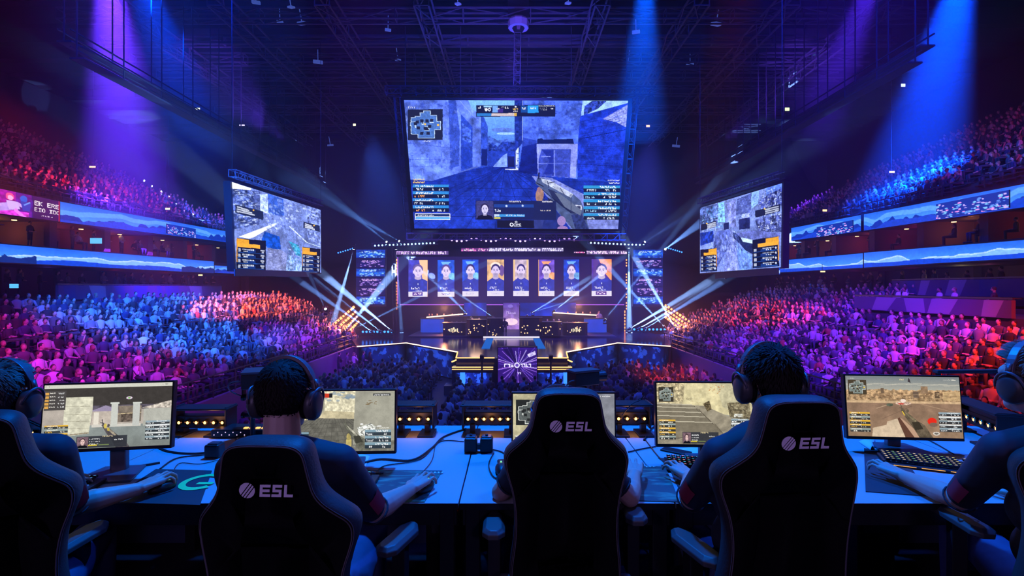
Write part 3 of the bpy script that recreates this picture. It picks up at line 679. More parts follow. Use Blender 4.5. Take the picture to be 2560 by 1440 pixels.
        c.poly([(0, 18), (44, 21), (82, 38), (100, 44), (100, 56), (0, 56)], (150, 141, 122), tex=.2, ts=12)
        for a, b, d, e in ((19, 26, 22, 41), (22, 31, 26, 48), (26, 36, 30, 53), (30, 41, 34, 58), (35, 47, 40, 64)):
            c.line((0, a), (d + 10, a + 1), .6, (198, 190, 168)); c.poly([(0, a + .6), (d + 12, a + 2), (e, b + 4), (0, b + 3)], (118, 110, 94), tex=.15, a=.6); c.line((e, b + 4), (d + 12, a + 2), .5, (90, 82, 70))
        for k in range(8): c.line((0, 56 - k), (70 - k * 4, 38 + k * 2.2), .25, (88, 82, 72), .5)
        c.clutter([(26, 0), (54, 0), (60, 22), (30, 19)], 40, [(180, 160, 116), (228, 220, 184)], .05, .05, .5); c.clutter([(0, 0), (26, 0), (24, 19), (0, 18)], 90, [(130, 112, 84), (222, 212, 176), (96, 84, 62)], .08, .08, .5, True); c.clutter([(64, 18), (84, 18), (86, 34), (66, 31)], 60, [(70, 60, 46), (190, 182, 150)], .1, .08, .6, True)
        c.poly([(42, 19), (48, 16), (50, 24), (46, 26)], (96, 84, 62), tex=.9, ts=3)
        for k in range(14): c.oval(53 + 5 * math.cos(k), 6 + 4.5 * math.sin(k) * c.r.random(), .5, .35, (180, 110, 50), a=.8)
        c.scrib(56, 2, 6, 1.8, (190, 120, 60), .9); c.scrib(76, 1, 14, 1.3, (90, 80, 60), .8)
        for k in range(3): c.oval(28 + k * 1.7, 14.5 + (k == 1) * .6, .9, .9, (120, 108, 82)); c.oval(28 + k * 1.7, 14.5 + (k == 1) * .6, .55, .55, (206, 196, 156))
        gun(c, 70, 36, 10, (92, 82, 66), (150, 140, 116), (170, 120, 90)); hud(c, 0, 0, 84, 56, mapbg=(58, 54, 46))
    else:
        c.rect(0, 0, 100, 16, (116, 124, 128), col2=(182, 178, 162))
        for k in range(9): c.oval(5 + k * 11, 7 + 3 * c.r.random(), 8, .6, (205, 198, 180), a=.5, rot=-.05)
        c.poly([(0, 14)] + [(x, 13.4 - 1.6 * vn) for x, vn in zip(range(0, 101, 2), np.random.default_rng(3).random(51))] + [(100, 30), (0, 30)], (176, 144, 108), tex=.55, ts=5)
        for k in range(24): c.oval(c.r.random() * 100, 15 + 9 * c.r.random(), .8 + 2 * c.r.random(), .5 + 1.2 * c.r.random(), (110, 82, 60), a=.6)
        c.rect(66, 9, 72, 16, (150, 122, 96), tex=.3); c.rect(31, 11, 33.5, 16, (110, 90, 72)); c.rect(59, 14, 64, 20, (104, 88, 76)); c.rect(78, 14, 82, 20, (96, 78, 62)); c.rect(85, 14, 100, 22, (198, 166, 122), tex=.2)
        c.clutter([(0, 15), (100, 15), (100, 25), (0, 25)], 420, [(120, 92, 68), (214, 182, 142), (150, 120, 90), (90, 70, 54)], .02, .12, .6, True)
        c.rect(0, 23, 100, 26, (202, 170, 132), tex=.2); c.rect(0, 25, 100, 56, (140, 112, 92), tex=.18, ts=20, col2=(150, 122, 98))
        c.line((26, 30), (38, 26), .5, (190, 160, 130)); c.line((64, 25), (100, 34), .4, (176, 146, 118)); c.line((30, 40), (58, 27), .3, (108, 86, 72))
        c.oval(50, 25, 7, 1.6, (210, 180, 160), tex=.6, ts=3); c.oval(50, 22.5, 2.4, 1.5, (235, 215, 200)); c.oval(48, 25.4, 3, .8, (190, 70, 60)); c.oval(38, 26.5, 3, 1.4, (84, 90, 76), tex=.5)
        c.poly([(21, 56), (22, 48), (34, 45), (35, 42), (44, 39), (50, 56)], (206, 184, 156), tex=.12); c.poly([(44, 39), (46, 38), (58, 56), (50, 56)], (96, 64, 52)); c.poly([(46, 38), (48, 39), (66, 56), (58, 56)], (186, 150, 124))
        gun(c, 48, 30, 12, (98, 86, 70), (128, 116, 90)); c.line((48.5, 32), (50.5, 36), .8, (225, 190, 60)); c.oval(74, 41, 4, 3.4, (222, 44, 30)); c.oval(75, 44, 3.5, 2, (120, 96, 84)); c.oval(77, 52, 3, 1.6, (214, 206, 196)); c.oval(77, 52, 2, .9, (110, 104, 96))
        hud(c, 0, 0, 100, 56, mapbg=(72, 62, 48), fl=False); c.scrib(48, 2, 5, 1.6, (230, 215, 160), .9); c.poly([(55, 5), (56, 1), (57, 3), (57.6, 6), (56.5, 5.4)], (60, 50, 56)); c.scrib(86, 2.5, 11, .8, (230, 225, 210), .8)
    c.grain(.05, 2, 3)
    return c
def paint_ribbon(w, h, kind, seed):
    """mountain range picture for the long LED boards; kind 0 dark peaks, 1 pale clouds"""
    c = Canvas(w, h, ((0, 0), (w, 0), (w, h), (0, h)), (40, 110, 235), seed)
    g = np.linspace(0, 1, h)[:, None, None]
    c.a[:] = (np.array((36, 100, 235)) * (1 - g) + np.array((80, 160, 250)) * g) / 255
    n1 = vnoise(1, w, 26, seed)[0]; n2 = vnoise(1, w, 9, seed + 1)[0]; n3 = vnoise(1, w, 60, seed + 2)[0]
    yy = np.arange(h)[:, None] / h
    if kind:
        t = .25 + .45 * n1 + .08 * n2; b = .62 + .25 * n3
        m = (yy > t) & (yy < b); c.a[m] = np.array((125, 180, 252)) / 255
        e = (yy > t) & (yy < t + .08) & (yy < b); c.a[e] = np.array((170, 208, 255)) / 255
        c.a[(yy > b)] = np.array((20, 70, 215)) / 255; k = (yy > .5 + .4 * np.abs(n2 - .5)) & (n3 > .62); c.a[k] = np.array((16, 44, 130)) / 255
    else:
        t = .1 + .35 * n1; c.a[(yy > t) & (yy < t + .25)] = np.array((88, 158, 248)) / 255
        t2 = .3 + .5 * n2 * .6 + .3 * n3; c.a[yy > t2] = np.array((14, 50, 170)) / 255; t3 = .55 + .4 * n1; c.a[yy > t3] = np.array((22, 66, 205)) / 255
    c.grain(.12, 3, seed)
    return c
def paint_portrait(i):
    c = Canvas(46, 92, ((0, 0), (1, 0), (1, 2), (0, 2)), (70, 60, 190), 90 + i)
    bgs = [((70, 70, 200), (250, 205, 160)), ((30, 90, 230), (120, 190, 250)), ((24, 80, 220), (120, 190, 250)), ((225, 180, 120), (245, 190, 110)), ((200, 180, 200), (235, 200, 140)), ((110, 80, 200), (250, 170, 110)), ((20, 70, 215), (110, 180, 250)), ((80, 50, 160), (255, 150, 90))]
    a, b = bgs[i]
    c.rect(0, 0, 1, 2, a, tex=.35, ts=9)
    if i in (0,): c.poly([(.55, 0), (1, 0), (1, 1.4), (.75, 1.2)], b)
    elif i in (7,): c.poly([(.35, 0), (1, 0), (1, 1.2), (.7, .8)], b, tex=.4); c.poly([(.1, 0), (.35, 0), (.3, .9), (.1, 1)], (90, 60, 150))
    elif i in (3,): c.oval(.5, .35, .3, .2, (250, 235, 215)); c.oval(.85, .6, .16, .3, (110, 80, 150))
    elif i in (4,): c.rect(0, 0, .12, 1.2, b); c.rect(.85, 0, .95, 1.2, b)
    else: c.poly([(.2, .12), (.8, .1), (.6, .28), (.3, .26)], b); c.oval(.85, .9, .25, .2, b, tex=.4)
    sk = (228, 212, 252) if i != 3 else (222, 205, 248); hr = [(110, 90, 150), (90, 70, 150), (50, 42, 110), (40, 34, 90), (44, 40, 100), (44, 38, 100), (70, 60, 140), (60, 56, 130)][i]
    c.poly([(0, 2), (0, 1.2), (.3, 1.0), (.7, 1.0), (1, 1.15), (1, 2)], (44, 60, 175), tex=.25, ts=8)
    c.poly([(.36, .8), (.64, .8), (.68, 1.02), (.5, 1.1), (.32, 1.02)], [v * .85 for v in sk])
    c.oval(.5, .5, .26, .26, hr); c.oval(.5, .64, .215, .29, sk); c.oval(.27, .66, .04, .08, sk); c.oval(.73, .66, .04, .08, sk)
    if i >= 2 and i != 7: c.poly([(.33, .78), (.4, .74), (.6, .74), (.67, .78), (.58, .93), (.42, .93)], [v * .62 for v in sk], a=.6)
    for k in (-1, 1): c.oval(.5 + k * .09, .6, .04, .025, (60, 50, 120)); c.line((.5 + k * .04, .54), (.5 + k * .15, .53), .035, hr)
    c.line((.5, .62), (.48, .73), .03, [v * .8 for v in sk]); c.line((.43, .81), (.57, .81), .03, (130, 90, 160))
    c.scrib(.16, 1.48, .42, .1, (235, 235, 255), 1); c.scrib(.36, 1.64, .34, .06, (220, 225, 250), 1); c.oval(.5, 1.3, .03, .05, (200, 210, 250))
    c.rect(0, 1.71, 1, 2, (226, 222, 242)); c.scrib(.25, 1.8, .5, .1, (110, 80, 170) if i in (0, 1, 7) else (190, 185, 215), 1)
    if i in (0, 7): c.rect(.22, 1.74, .74, 1.94, (90, 50, 150)); c.scrib(.28, 1.78, .42, .12, (235, 220, 245), 1)
    if i in (0, 5): c.rect(.97 if i == 0 else 0, 0, 1 if i == 0 else .04, 2, (255, 190, 120))
    return c
def paint_tower(seed):
    c = Canvas(72, 140, ((0, 0), (1, 0), (1, 2), (0, 2)), (12, 14, 66), seed)
    for k in range(6):
        y = .02 + k * .33; hot = k in (0, 2, 5)
        c.rect(.02, y, 1, y + .28, (14, 60, 180) if hot else (24, 24, 92), tex=.5, ts=8)
        if hot: c.rect(.02, y + .1, 1, y + .2, (26, 96, 220), tex=.5, ts=6)
        for j in range(34):
            x = .1 + .8 * c.r.random(); yy = y + .03 + .22 * c.r.random(); q = .012 + .03 * c.r.random()
            c.rect(x, yy, x + q * 2, yy + q, (150, 210, 255) if hot else (170, 130, 230), a=.85)
        c.scrib(.2, y + .04, .5, .06, (190, 225, 255) if hot else (210, 170, 240), .9)
    return c
# ------------------------------------------------------------------ arena shell
FZ = -4.2                      # arena floor
XL, XR = -27.0, 24.0           # faces of the suite levels
M_conc = mat('dark_concrete', (0.05, 0.05, 0.07), 0.8, noise=0.3, nscale=0.8)
M_floor = mat('arena_floor', (0.06, 0.06, 0.075), 0.5, noise=0.25, nscale=1.5)
M_wall = mat('arena_wall', (0.003, 0.003, 0.006), 0.95, noise=0.3, nscale=0.5, spec=0.0)
M_roof = mat('roof_deck', (0.010, 0.011, 0.017), 0.9, noise=0.4, nscale=0.4, spec=0.0)
M_truss = mat('roof_steel', (0.16, 0.16, 0.2), 0.5, 0.5)
M_suite = mat('suite_wall', (0.20, 0.11, 0.09), 0.8, noise=0.3, nscale=0.6)
M_violet = mat('violet_banner', (0.11, 0.075, 0.16), 0.8)
M_pale = mat('pale_banner', (0.30, 0.26, 0.36), 0.8)
M_navy = mat('navy_banner', (0.06, 0.07, 0.2), 0.8)

b = MB(); b.box((-2, 36, FZ - .25), (92, 66, .5)); struct(b.build('floor', M_floor))
b = MB(); b.box((0, 1.3, -.1), (9.5, 4.9, .2)); b.box((0, 3.68, -2.15), (9.5, .14, 4.0)); struct(b.build('floor_platform', mat('platform_carpet', (0.02, 0.02, 0.024), 0.95, noise=0.4, nscale=40)))
b = MB(); b.box((-46, 36, 8), (.5, 66, 26)); struct(b.build('wall_left', M_wall))
b = MB(); b.box((42, 36, 8), (.5, 66, 26)); struct(b.build('wall_right', M_wall))
b = MB(); b.box((-2, 68, 8), (90, .5, 26)); struct(b.build('wall_back', mat('black_drape_wall', (.002, .002, .003), .95, noise=.4, nscale=.3, spec=0.0)))
b = MB()
b.box((-2, 36, 21.4), (90, 66, .4))
for k in range(22): b.box((-2, 6 + k * 2.9, 21.0), (90, .12, .35))
struct(b.build('ceiling', M_roof))

def yend_top(k, n): return 30 + 24 * (1 - k / n) ** 0.9
UP_N = 20
def tiers(side, X):
    s = -1 if side == 'left' else 1
    # lower stand: 18 stepped rows
    b = MB(); n = 17
    for k in range(n):
        x = 12 + k * (.8 if s < 0 else .66); z = -3.1 + k * (.246 if s < 0 else .235)
        w = .8 if s < 0 else .66
        y1 = 50 if s < 0 else 47
        b.box((s * (x + w / 2), (7 + y1) / 2, (FZ + z) / 2), (w, y1 - 7, z - FZ))
    b.box((s * 11.9, 28.5, (FZ - 2.75) / 2), (.2, 43, -2.75 - FZ), 1)
    struct(b.build('floor_stand_' + side, [M_conc, mat('stand_front', (0.20, 0.15, 0.22), 0.7, noise=0.2, nscale=1)]))
    # concourse behind the last row, suites and upper stand
    b = MB(); X0 = X; Y0, Y1 = 7, 62
    L = Y1 - Y0; yc = (Y0 + Y1) / 2
    zt = 1.05
    b.box((X0 + s * 3, yc, zt - .15), (6, L, .3))                       # concourse deck
    b.box((X0 + s * 5.2, yc, 2.2), (.3, L, 2.6), 1)                     # back wall of the concourse
    b.box((X0 + s * 3, yc, 3.45), (6, L, 1.05))                         # slab carrying the lower board
    b.box((X0 + s * 3.6, yc, 4.9), (.3, L, 1.9), 2)                     # back wall of the suites
    b.box((X0 + s * 3, yc, 6.1), (6, L, 1.1))                           # slab carrying the upper board
    for k in range(13):
        y = 10 + k * 4.1
        b.box((X0 + s * 2.0, y, 4.75), (3.2, .18, 1.6), 2)
        b.box((X0 + s * .5, y, 4.75), (.35, .5, 1.6), 2)
        b.box((X0 + s * 4.6, y + 1.4, 2.2), (.5, .9, 2.3), 1)
    struct(b.build('wall_suites_' + side, [M_conc, M_violet, M_suite]))
    b = MB()
    for k in range(UP_N):
        x = abs(X) + .6 + k * .75; z = 6.9 + k * .46; ye = yend_top(k, UP_N)
        b.box((s * (x + .375), (7 + ye) / 2, z - .6), (.75, ye - 7, 1.2))
    struct(b.build('floor_upper_stand_' + side, M_conc))
tiers('left', XL); tiers('right', XR)

# LED boards along both sides
def board(X, y0, y1, z0a, z1a, z0b, z1b, kind, seed, label, w=260, h=34, c=None):
    s = -1 if X < 0 else 1
    x = X - s * .2
    e = empty('led_ribbon_board', (x, (y0 + y1) / 2, (z0a + z1a) / 2))
    tag(e, label, 'LED board')
    c = c or paint_ribbon(w, h, kind, seed)
    ctr = e.location
    def q(y, z, dx=0): return (x - s * dx - ctr.x, y - ctr.y, z - ctr.z)
    if s < 0: o = c.mesh('led_face', q(y0, z1a, .02), q(y1, z1b, .02), q(y1, z0b, .02), q(y0, z0a, .02), M_led, e)
    else: o = c.mesh('led_face', q(y1, z1b, .02), q(y0, z1a, .02), q(y0, z0a, .02), q(y1, z0b, .02), M_led, e)
    b = MB(); a = [q(y0, z0a - .06), q(y1, z0b - .06), q(y1, z1b + .06), q(y0, z1a + .06)]
    back = [(p[0] + s * .15, p[1], p[2]) for p in a]
    b.add(a + back, [(0, 1, 2, 3), (7, 6, 5, 4), (0, 4, 5, 1), (1, 5, 6, 2), (2, 6, 7, 3), (3, 7, 4, 0)])
    b.build('housing', M_black, e)
    return e
# advert at the near end of the upper left board
c = Canvas(110, 64, ((0, 0), (144, 0), (144, 60), (0, 60)), (52, 22, 96), 31)
c.rect(0, 0, 76, 60, (150, 24, 150), tex=.8, ts=18); c.rect(40, 0, 80, 60, (60, 30, 150), tex=.6, a=.6); c.rect(0, 48, 70, 60, (220, 60, 220), tex=.5)
c.poly([(0, 36), (22, 30), (40, 34), (44, 44), (20, 50), (0, 54)], (190, 150, 240), tex=.3); c.oval(28, 14, 9, 9, (240, 80, 150)); c.oval(29, 17, 6, 6, (235, 170, 220)); c.poly([(20, 24), (44, 24), (50, 42), (26, 46)], (205, 170, 240)); c.poly([(44, 24), (64, 34), (62, 40), (46, 34)], (200, 160, 240))
c.poly([(40, 40), (58, 56), (66, 60), (52, 60), (36, 48)], (230, 120, 250)); c.oval(58, 14, 8, 9, (40, 90, 210)); c.poly([(50, 20), (74, 22), (72, 44), (56, 44)], (50, 60, 180)); c.line((58, 30), (72, 20), 3, (110, 150, 240))
c.rect(78, 0, 144, 60, (58, 24, 92), tex=.2); c.text(82, 12, 12, 'EK ERE', (245, 235, 245)); c.text(82, 30, 10.5, 'EIO IDC', (245, 235, 245)); c.scrib(98, 49, 28, 3, (230, 210, 240), .9); c.rect(142, 0, 144, 60, (230, 40, 90))
board(XL, 26.6, 30.3, 5.52, 6.82, 5.55, 6.74, 0, 1, 'magenta advertising board with a figure and block letters, near end of upper left ribbon', c=c)
board(XL, 30.35, 49.5, 5.55, 6.74, 5.95, 6.95, 0, 5, 'long blue LED ribbon with dark mountain peaks above the left suites', w=420, h=40)
board(XL, 20.0, 46.0, 2.98, 3.90, 2.95, 4.0, 1, 8, 'long bright blue LED ribbon with pale clouds below the left suites', w=420, h=34)
board(XL, 46.1, 49.6, 3.0, 3.65, 3.0, 3.7, 0, 9, 'short dim blue LED board at the far end of the lower left ribbon', w=60, h=24)
board(XR, 21.5, 34.6, 5.35, 6.42, 5.5, 6.6, 0, 12, 'blue LED ribbon with mountains and glowing figures above the right suites, nearer half', w=320, h=40)
board(XR, 34.9, 43.6, 5.5, 6.6, 5.65, 6.72, 0, 15, 'blue LED ribbon with a cluster of lit figures above the right suites, farther half', w=180, h=40)
board(XR, 21.5, 34.6, 3.02, 3.82, 3.0, 4.0, 1, 18, 'bright blue LED ribbon with white clouds below the right suites, nearer half', w=320, h=34)
board(XR, 34.7, 45.5, 3.0, 3.98, 3.0, 4.05, 1, 22, 'bright blue LED ribbon with white clouds below the right suites, farther half', w=200, h=34)
# lit figures on the upper boards
def figures(X, y0, y1, z0, z1, seed, name_label):
    s = -1 if X < 0 else 1; c = Canvas(90, 44, ((0, 0), (90, 0), (90, 44), (0, 44)), (16, 50, 160), seed)
    for j in range(130):
        x = c.r.random() * 90; hgt = 10 + 18 * abs(math.sin(x * .12 + seed)); y = 44 - c.r.random() * hgt * 1.4
        c.oval(x, y, 1 + 2 * c.r.random(), .8 + 1.8 * c.r.random(), c.r.choice([(120, 190, 255), (190, 170, 255), (235, 150, 235), (90, 140, 240), (30, 60, 160)]))
    x = X - s * .32; e = empty('led_figure_panel', (x, (y0 + y1) / 2, z0)); tag(e, name_label, 'LED panel')
    q = lambda y, z: (0, y - e.location.y, z - e.location.z)
    if s < 0: c.mesh('led_face', q(y0, z1), q(y1, z1), q(y1, z0), q(y0, z0), M_led, e)
    else: c.mesh('led_face', q(y1, z1), q(y0, z1), q(y0, z0), q(y1, z0), M_led, e)
    b = MB(); b.box((s * .04, 0, (z1 - z0) / 2), (.06, y1 - y0, z1 - z0)); b.build('housing', M_black, e)
figures(XL, 39.6, 43.2, 5.85, 6.6, 2, 'panel of glowing pink and blue figures set in the upper left ribbon')
figures(XR, 24.4, 28.6, 5.45, 6.3, 4, 'panel of glowing white and pink figures in the nearer upper right ribbon')
figures(XR, 35.6, 39.8, 5.55, 6.35, 6, 'panel of glowing pink and blue figures in the farther upper right ribbon')

# striped parapets in front of the concourses
def parapet(x, y0, y1, z0, z1, label, seed):
    s = -1 if x < 0 else 1; r = random.Random(seed)
    e = empty('banner_parapet', (x, (y0 + y1) / 2, z0)); tag(e, label, 'parapet')
    b = MB(); b.box((0, 0, (z1 - z0) / 2), (.16, y1 - y0, z1 - z0)); b.build('banner', M_violet, e)
    y = y0 + .3
    while y < y1 - 1.6:
        w = .5 + r.random() * 1.3; k = r.random() * .7 - .35; H = z1 - z0
        a = [(y, H * .98), (y + w, H * .98), (y + w + k, .02), (y + max(k, -.3) + r.random() * .3, .02)]
        b = MB(); b.add([(-s * .085, p[0] - e.location.y, p[1]) for p in a], [(0, 1, 2, 3)]); b.build('printed_shape', [M_pale, M_navy][r.choice([0, 0, 1])], e)
        y += w + .3 + r.random() * 1.4
    b = MB(); b.bar((0, (y0 - y1) / 2, z1 - z0 + .06), (0, (y1 - y0) / 2, z1 - z0 + .06), .08); b.build('handrail', M_steel, e)
parapet(-25.6, 28.8, 45.0, .95, 1.78, 'violet banner parapet with pale slanted shapes above the top left rows', 3)
parapet(22.9, 18, 30.8, 1.2, 2.05, 'violet banner parapet with pale stripes in front of the right concourse', 8)
parapet(19.2, 19.6, 28.6, .45, 1.15, 'lower violet banner parapet around the raised box of the right stand', 13)
b = MB(); b.box((21.2, 23.5, -.1), (3.9, 10.2, 1.1)); struct(b.build('floor_box_right', M_conc))

# downlights in the suites: small warm lamps
M_warm = glow('warm_lamp', (1.0, 0.55, 0.2), 5.0)
def downlight(x, y, z, label):
    e = empty('downlight', (x, y, z)); tag(e, label, 'ceiling lamp', 'suite downlights')
    b = MB(); b.cyl((0, 0, -.02), (0, 0, .03), .16, n=12); b.build('rim', M_steel, e)
    b = MB(); b.cyl((0, 0, -.05), (0, 0, -.02), .12, n=12); b.build('lens', M_warm, e)
def plight(loc, w, col, r=.1):  # bare point light without a fixture, used in suites, concourse and stage
    l = bpy.data.lights.new('point_glow', 'POINT'); l.energy = w; l.color = col; l.shadow_soft_size = r
    o = bpy.data.objects.new('point_glow', l); COL.objects.link(o); o.location = loc
for k in range(7):
    y = 24.5 + k * 4.1
    downlight(XL - 1.2, y + (k % 3) * .4, 5.5, 'small warm ceiling lamp in a left suite between the two blue ribbons')
    if y < 46: downlight(XR + 1.2, y + (k % 2) * .6, 5.42, 'small warm ceiling lamp in a right suite between the two blue ribbons')
    if k < 6:
        plight((XL - 2.4, y + .6, 5.0), 24 if k % 2 else 14, [(1, .12, .10), (1, .35, .12), (1, .08, .2)][k % 3])
        plight((XR + 2.2, y + .6, 5.0), 18 if k % 2 else 11, [(1, .12, .14), (1, .30, .12), (.9, .06, .25)][k % 3])
for k in range(4):
    plight((XL - 2.5, 27 + k * 5.5, 2.6), 7, [(.4, .08, 1), (.2, .1, .8), (1, .06, .1), (1, .06, .12)][k])
    plight((XR + 2.5, 23 + k * 5.5, 2.6), 6, [(.7, .1, .6), (.8, .15, .5), (.7, .05, .5), (.6, .05, .5)][k])
plight((XR + 2.6, 30.3, 2.5), 12, (1, .75, .4))

# hanging exit signs and small lit signs
def sign(px, py, d, w, h, col, label):
    p = P(px, py, d); e = empty('exit_sign', p); tag(e, label, 'lit sign')
    b = MB(); b.box((0, .06, 0), (w, .1, h)); b.build('housing', M_steel, e)
    b = MB(); b.box((0, 0, 0), (w * .86, .02, h * .7)); b.build('lit_face', glow('sign_%d' % (int(col[0] * 9) * 100 + int(col[1] * 9) * 10 + int(col[2] * 9)), col, 2.2), e)
    b = MB(); b.cyl((0, .06, h / 2), (0, .06, 21.3 - p.z if p.z > 7.5 else h / 2 + .5), .015, n=6); b.build('hanger', M_steel, e)
sign(267, 183, 44, .5, .26, (.8, .8, .7), 'small white lit sign highest on the dark left side, by the violet shaft')
sign(494, 272, 44, .45, .24, (.8, .95, .6), 'small greenish lit sign below the left end of the roof truss')
sign(605, 313, 50, .6, .18, (.6, .55, .9), 'small lilac lit sign above the left side screen')
sign(886, 312, 50, .3, .3, (.9, .9, .5), 'small yellow lit sign just left of the big screen')
sign(1620, 315, 50, .4, .3, (.9, .5, .3), 'small amber lit sign just right of the big screen')
sign(1968, 273, 46, .45, .4, (.6, .9, .4), 'small red and green lit sign above the right side screen')
sign(2258, 213, 42, .4, .34, (.6, .75, 1), 'small white lit sign in the blue shaft at upper right')
sign(231, 417, 36, .5, .16, (1, .6, .3), 'amber lit sign over the upper left crowd, the nearer one')
sign(419, 522, 40, .42, .2, (.6, .8, .5), 'green lit sign at the top edge of the upper left ribbon')
sign(2230, 430, 34, .4, .16, (1, .7, .4), 'amber lit sign over the upper right crowd, the nearer one')
sign(2062, 526, 38, .36, .2, (1, .7, .3), 'amber lit sign over the far end of the upper right crowd')
sign(501, 688, 43, .4, .16, (.9, .8, .3), 'yellow lit sign under the far end of the lower left ribbon')
sign(2057, 679, 38, .4, .14, (1, .7, .3), 'amber lit sign under the lower right ribbon')
b = MB(); b.box((0, 0, 0), (.6, .06, .3)); o = b.build('wall_television', glow('tv_glow', (.1, .5, .9), 1.3)); o.location = P(240, 602, 27.9); tag(o, 'bright blue television inside a left suite', 'television')
b = MB(); b.box((0, 0, 0), (.42, .06, .22)); o = b.build('wall_television', glow('tv_glow', (.1, .5, .9), 1.3)); o.location = P(35, 715, 26.5); tag(o, 'small cyan screen at the far left below the ribbon', 'television')

# ------------------------------------------------------------------ roof steel
def truss(a, b_, w, name, label, r=.06, step=None, parent=None, m=None, cat='truss'):
    a = Vector(a); b_ = Vector(b_); d = b_ - a; L = d.length; t = d.normalized()
    u = Vector((0, 0, 1)) if abs(t.z) < .9 else Vector((1, 0, 0)); u = (u - t * u.dot(t)).normalized(); v = t.cross(u)
    mb = MB(); step = step or w * 1.2; n = max(1, int(L / step))
    cs = [(u * i + v * j) * w / 2 for i, j in ((1, 1), (1, -1), (-1, -1), (-1, 1))]
    for c in cs: mb.bar(a + c, b_ + c, r)
    for k in range(n):
        p = a + t * (L * k / n); q = a + t * (L * (k + 1) / n)
        for i in range(4):
            c0, c1 = cs[i], cs[(i + 1) % 4]
            mb.bar(p + c0, q + c1 if k % 2 else p + c1, r * .6)
            if i % 2 == 0: mb.bar(p + c0, q + c1, r * .6)
    o = mb.build(name, m or M_truss, parent)
    if label: tag(o, label, cat)
    return o
cross = [(34, 'nearest'), (37.5, 'second'), (40.5, 'third'), (43.5, 'fourth'), (47, 'fifth'), (52, 'sixth'), (58, 'farthest')]
for y, nm in cross:
    truss((-30, y, 19.7), (28, y, 19.7), .7 if y != 37.5 else .5, 'roof_truss', 'dark blue crosswise roof truss, %s of the seven' % nm, r=.09 if y != 37.5 else .16, step=2.2)
for x, nm in ((-24.6, 'violet-lit, far left'), (-18, 'left of the big screen'), (-11.5, 'above the left side screen'), (-5.5, 'above the left half of the big screen'), (5.5, 'above the right half of the big screen'), (11.5, 'above the right side screen'), (17, 'right of the big screen'), (23.2, 'violet-lit, far right')):
    truss((x, 31, 19.2), (x, 62, 19.2), .9, 'roof_beam', 'lengthwise roof beam, ' + nm, r=.1, step=1.8, cat='beam')
for i, (x, y0, y1, z) in enumerate(((-21, 24, 56, 13.2), (-20.4, 24, 56, 12.4), (19.5, 24, 52, 13), (18.9, 24, 52, 12.2))):
    b = MB(); b.box((0, 0, 0), (.7, y1 - y0, .08))
    for k in range(2): b.bar((.3 * (-1) ** k, -(y1 - y0) / 2, .55), (.3 * (-1) ** k, (y1 - y0) / 2, .55), .06)
    for k in range(12):
        yy = -(y1 - y0) / 2 + (y1 - y0) * k / 11
        b.bar((0, yy, 0), (0, yy, 20 - z), .05)
    o = b.build('catwalk', mat('catwalk_steel', (.03, .03, .04), .6)); o.location = (x, (y0 + y1) / 2, z)
    tag(o, 'dark %s catwalk hanging along the %s side of the roof' % (('upper', 'lower')[i % 2], ('left', 'right')[i // 2]), 'catwalk')
# drum and cable ladder over the middle of the big screen
e = empty('winch_housing', P(1296, 60, 34)); tag(e, 'pale grey round winch housing hanging at the top centre', 'winch')
b = MB(); b.lathe([(.68, -.28), (.7, .15), (.6, .3)], n=10); b.build('drum', mat('grey_drum', (.4, .38, .42), .6), e)
b = MB(); b.lathe([(.3, -.5), (.42, -.28), (.42, -.2)], n=10); b.build('collar', M_black, e)
b = MB(); b.box((0, .2, 1.0), (1.4, 1.0, 1.5)); b.build('mount', M_black, e)
truss(P(1294, 84, 34), P(1292, 212, 34.4), .42, 'cable_ladder', 'vertical cable ladder hanging below the round winch housing', r=.05, step=.32, cat='ladder')
# small work lamps and blocks in the roof
for i, (px, py, d, w) in enumerate(((640, 6, 34, .5), (728, 18, 33, .3), (700, 55, 36, .4), (755, 58, 35, .5), (795, 155, 40, .7), (1145, 10, 33, .3), (970, 75, 35, .4), (995, 150, 42, .35), (1570, 155, 41, .3), (1725, 160, 42, .6), (1690, 365, 55, .7), (826, 363, 55, .5), (1790, 60, 36, .6), (1590, 80, 34, .5), (1420, 8, 33, .3))):
    b = MB(); b.box((0, 0, 0), (w, .4, w * .35)); b.bar((0, 0, 0), (0, 0, .9), .05)
    o = b.build('roof_floodlight', mat('roof_lamp', (.3, .32, .4), .4, emis=(.06, .12, .5), es=.6)); o.location = P(px, py, d); o.rotation_euler = (.3, 0, .3 * (-1) ** i)  # faint blue glow put into the whole floodlight body
    tag(o, 'small floodlight with a faint blue glow put in, clamped in the dark roof steel', 'floodlight', 'roof floodlights')

# ------------------------------------------------------------------ big screens
def quad_screen(name, label, canvas, tl, tr, br, bl, m=M_led, depth=.35, border=.12, parent=None, frame_mat=None, group=None):
    ctr = (Vector(bl) + Vector(br)) / 2
    e = empty(name, ctr); tag(e, label, 'screen', group)
    L = [Vector(p) - ctr for p in (tl, tr, br, bl)]
    canvas.mesh('picture', *L, m, e)
    nrm = (L[1] - L[0]).cross(L[3] - L[0]).normalized()      # points away from the viewer or not: fix sign
    if nrm.dot(Vector((0, 1, 0))) < 0: nrm = -nrm
    cc = sum(L, Vector()) / 4
    b = MB()
    def edge(p, q, w):
        b.bar(p + nrm * depth * .45, q + nrm * depth * .45, w, depth)
    O = [p + (p - cc).normalized() * border for p in L]
    f = [p + nrm * .03 for p in O]; k = [p + nrm * depth for p in O]
    b.add(f + k, [(0, 1, 2, 3), (7, 6, 5, 4), (0, 4, 5, 1), (1, 5, 6, 2), (2, 6, 7, 3), (3, 7, 4, 0)])
    b.build('cabinet', frame_mat or M_black, e)
    return e, L, nrm
M_dks = mat('black_truss', (.035, .035, .05), .5, .3)
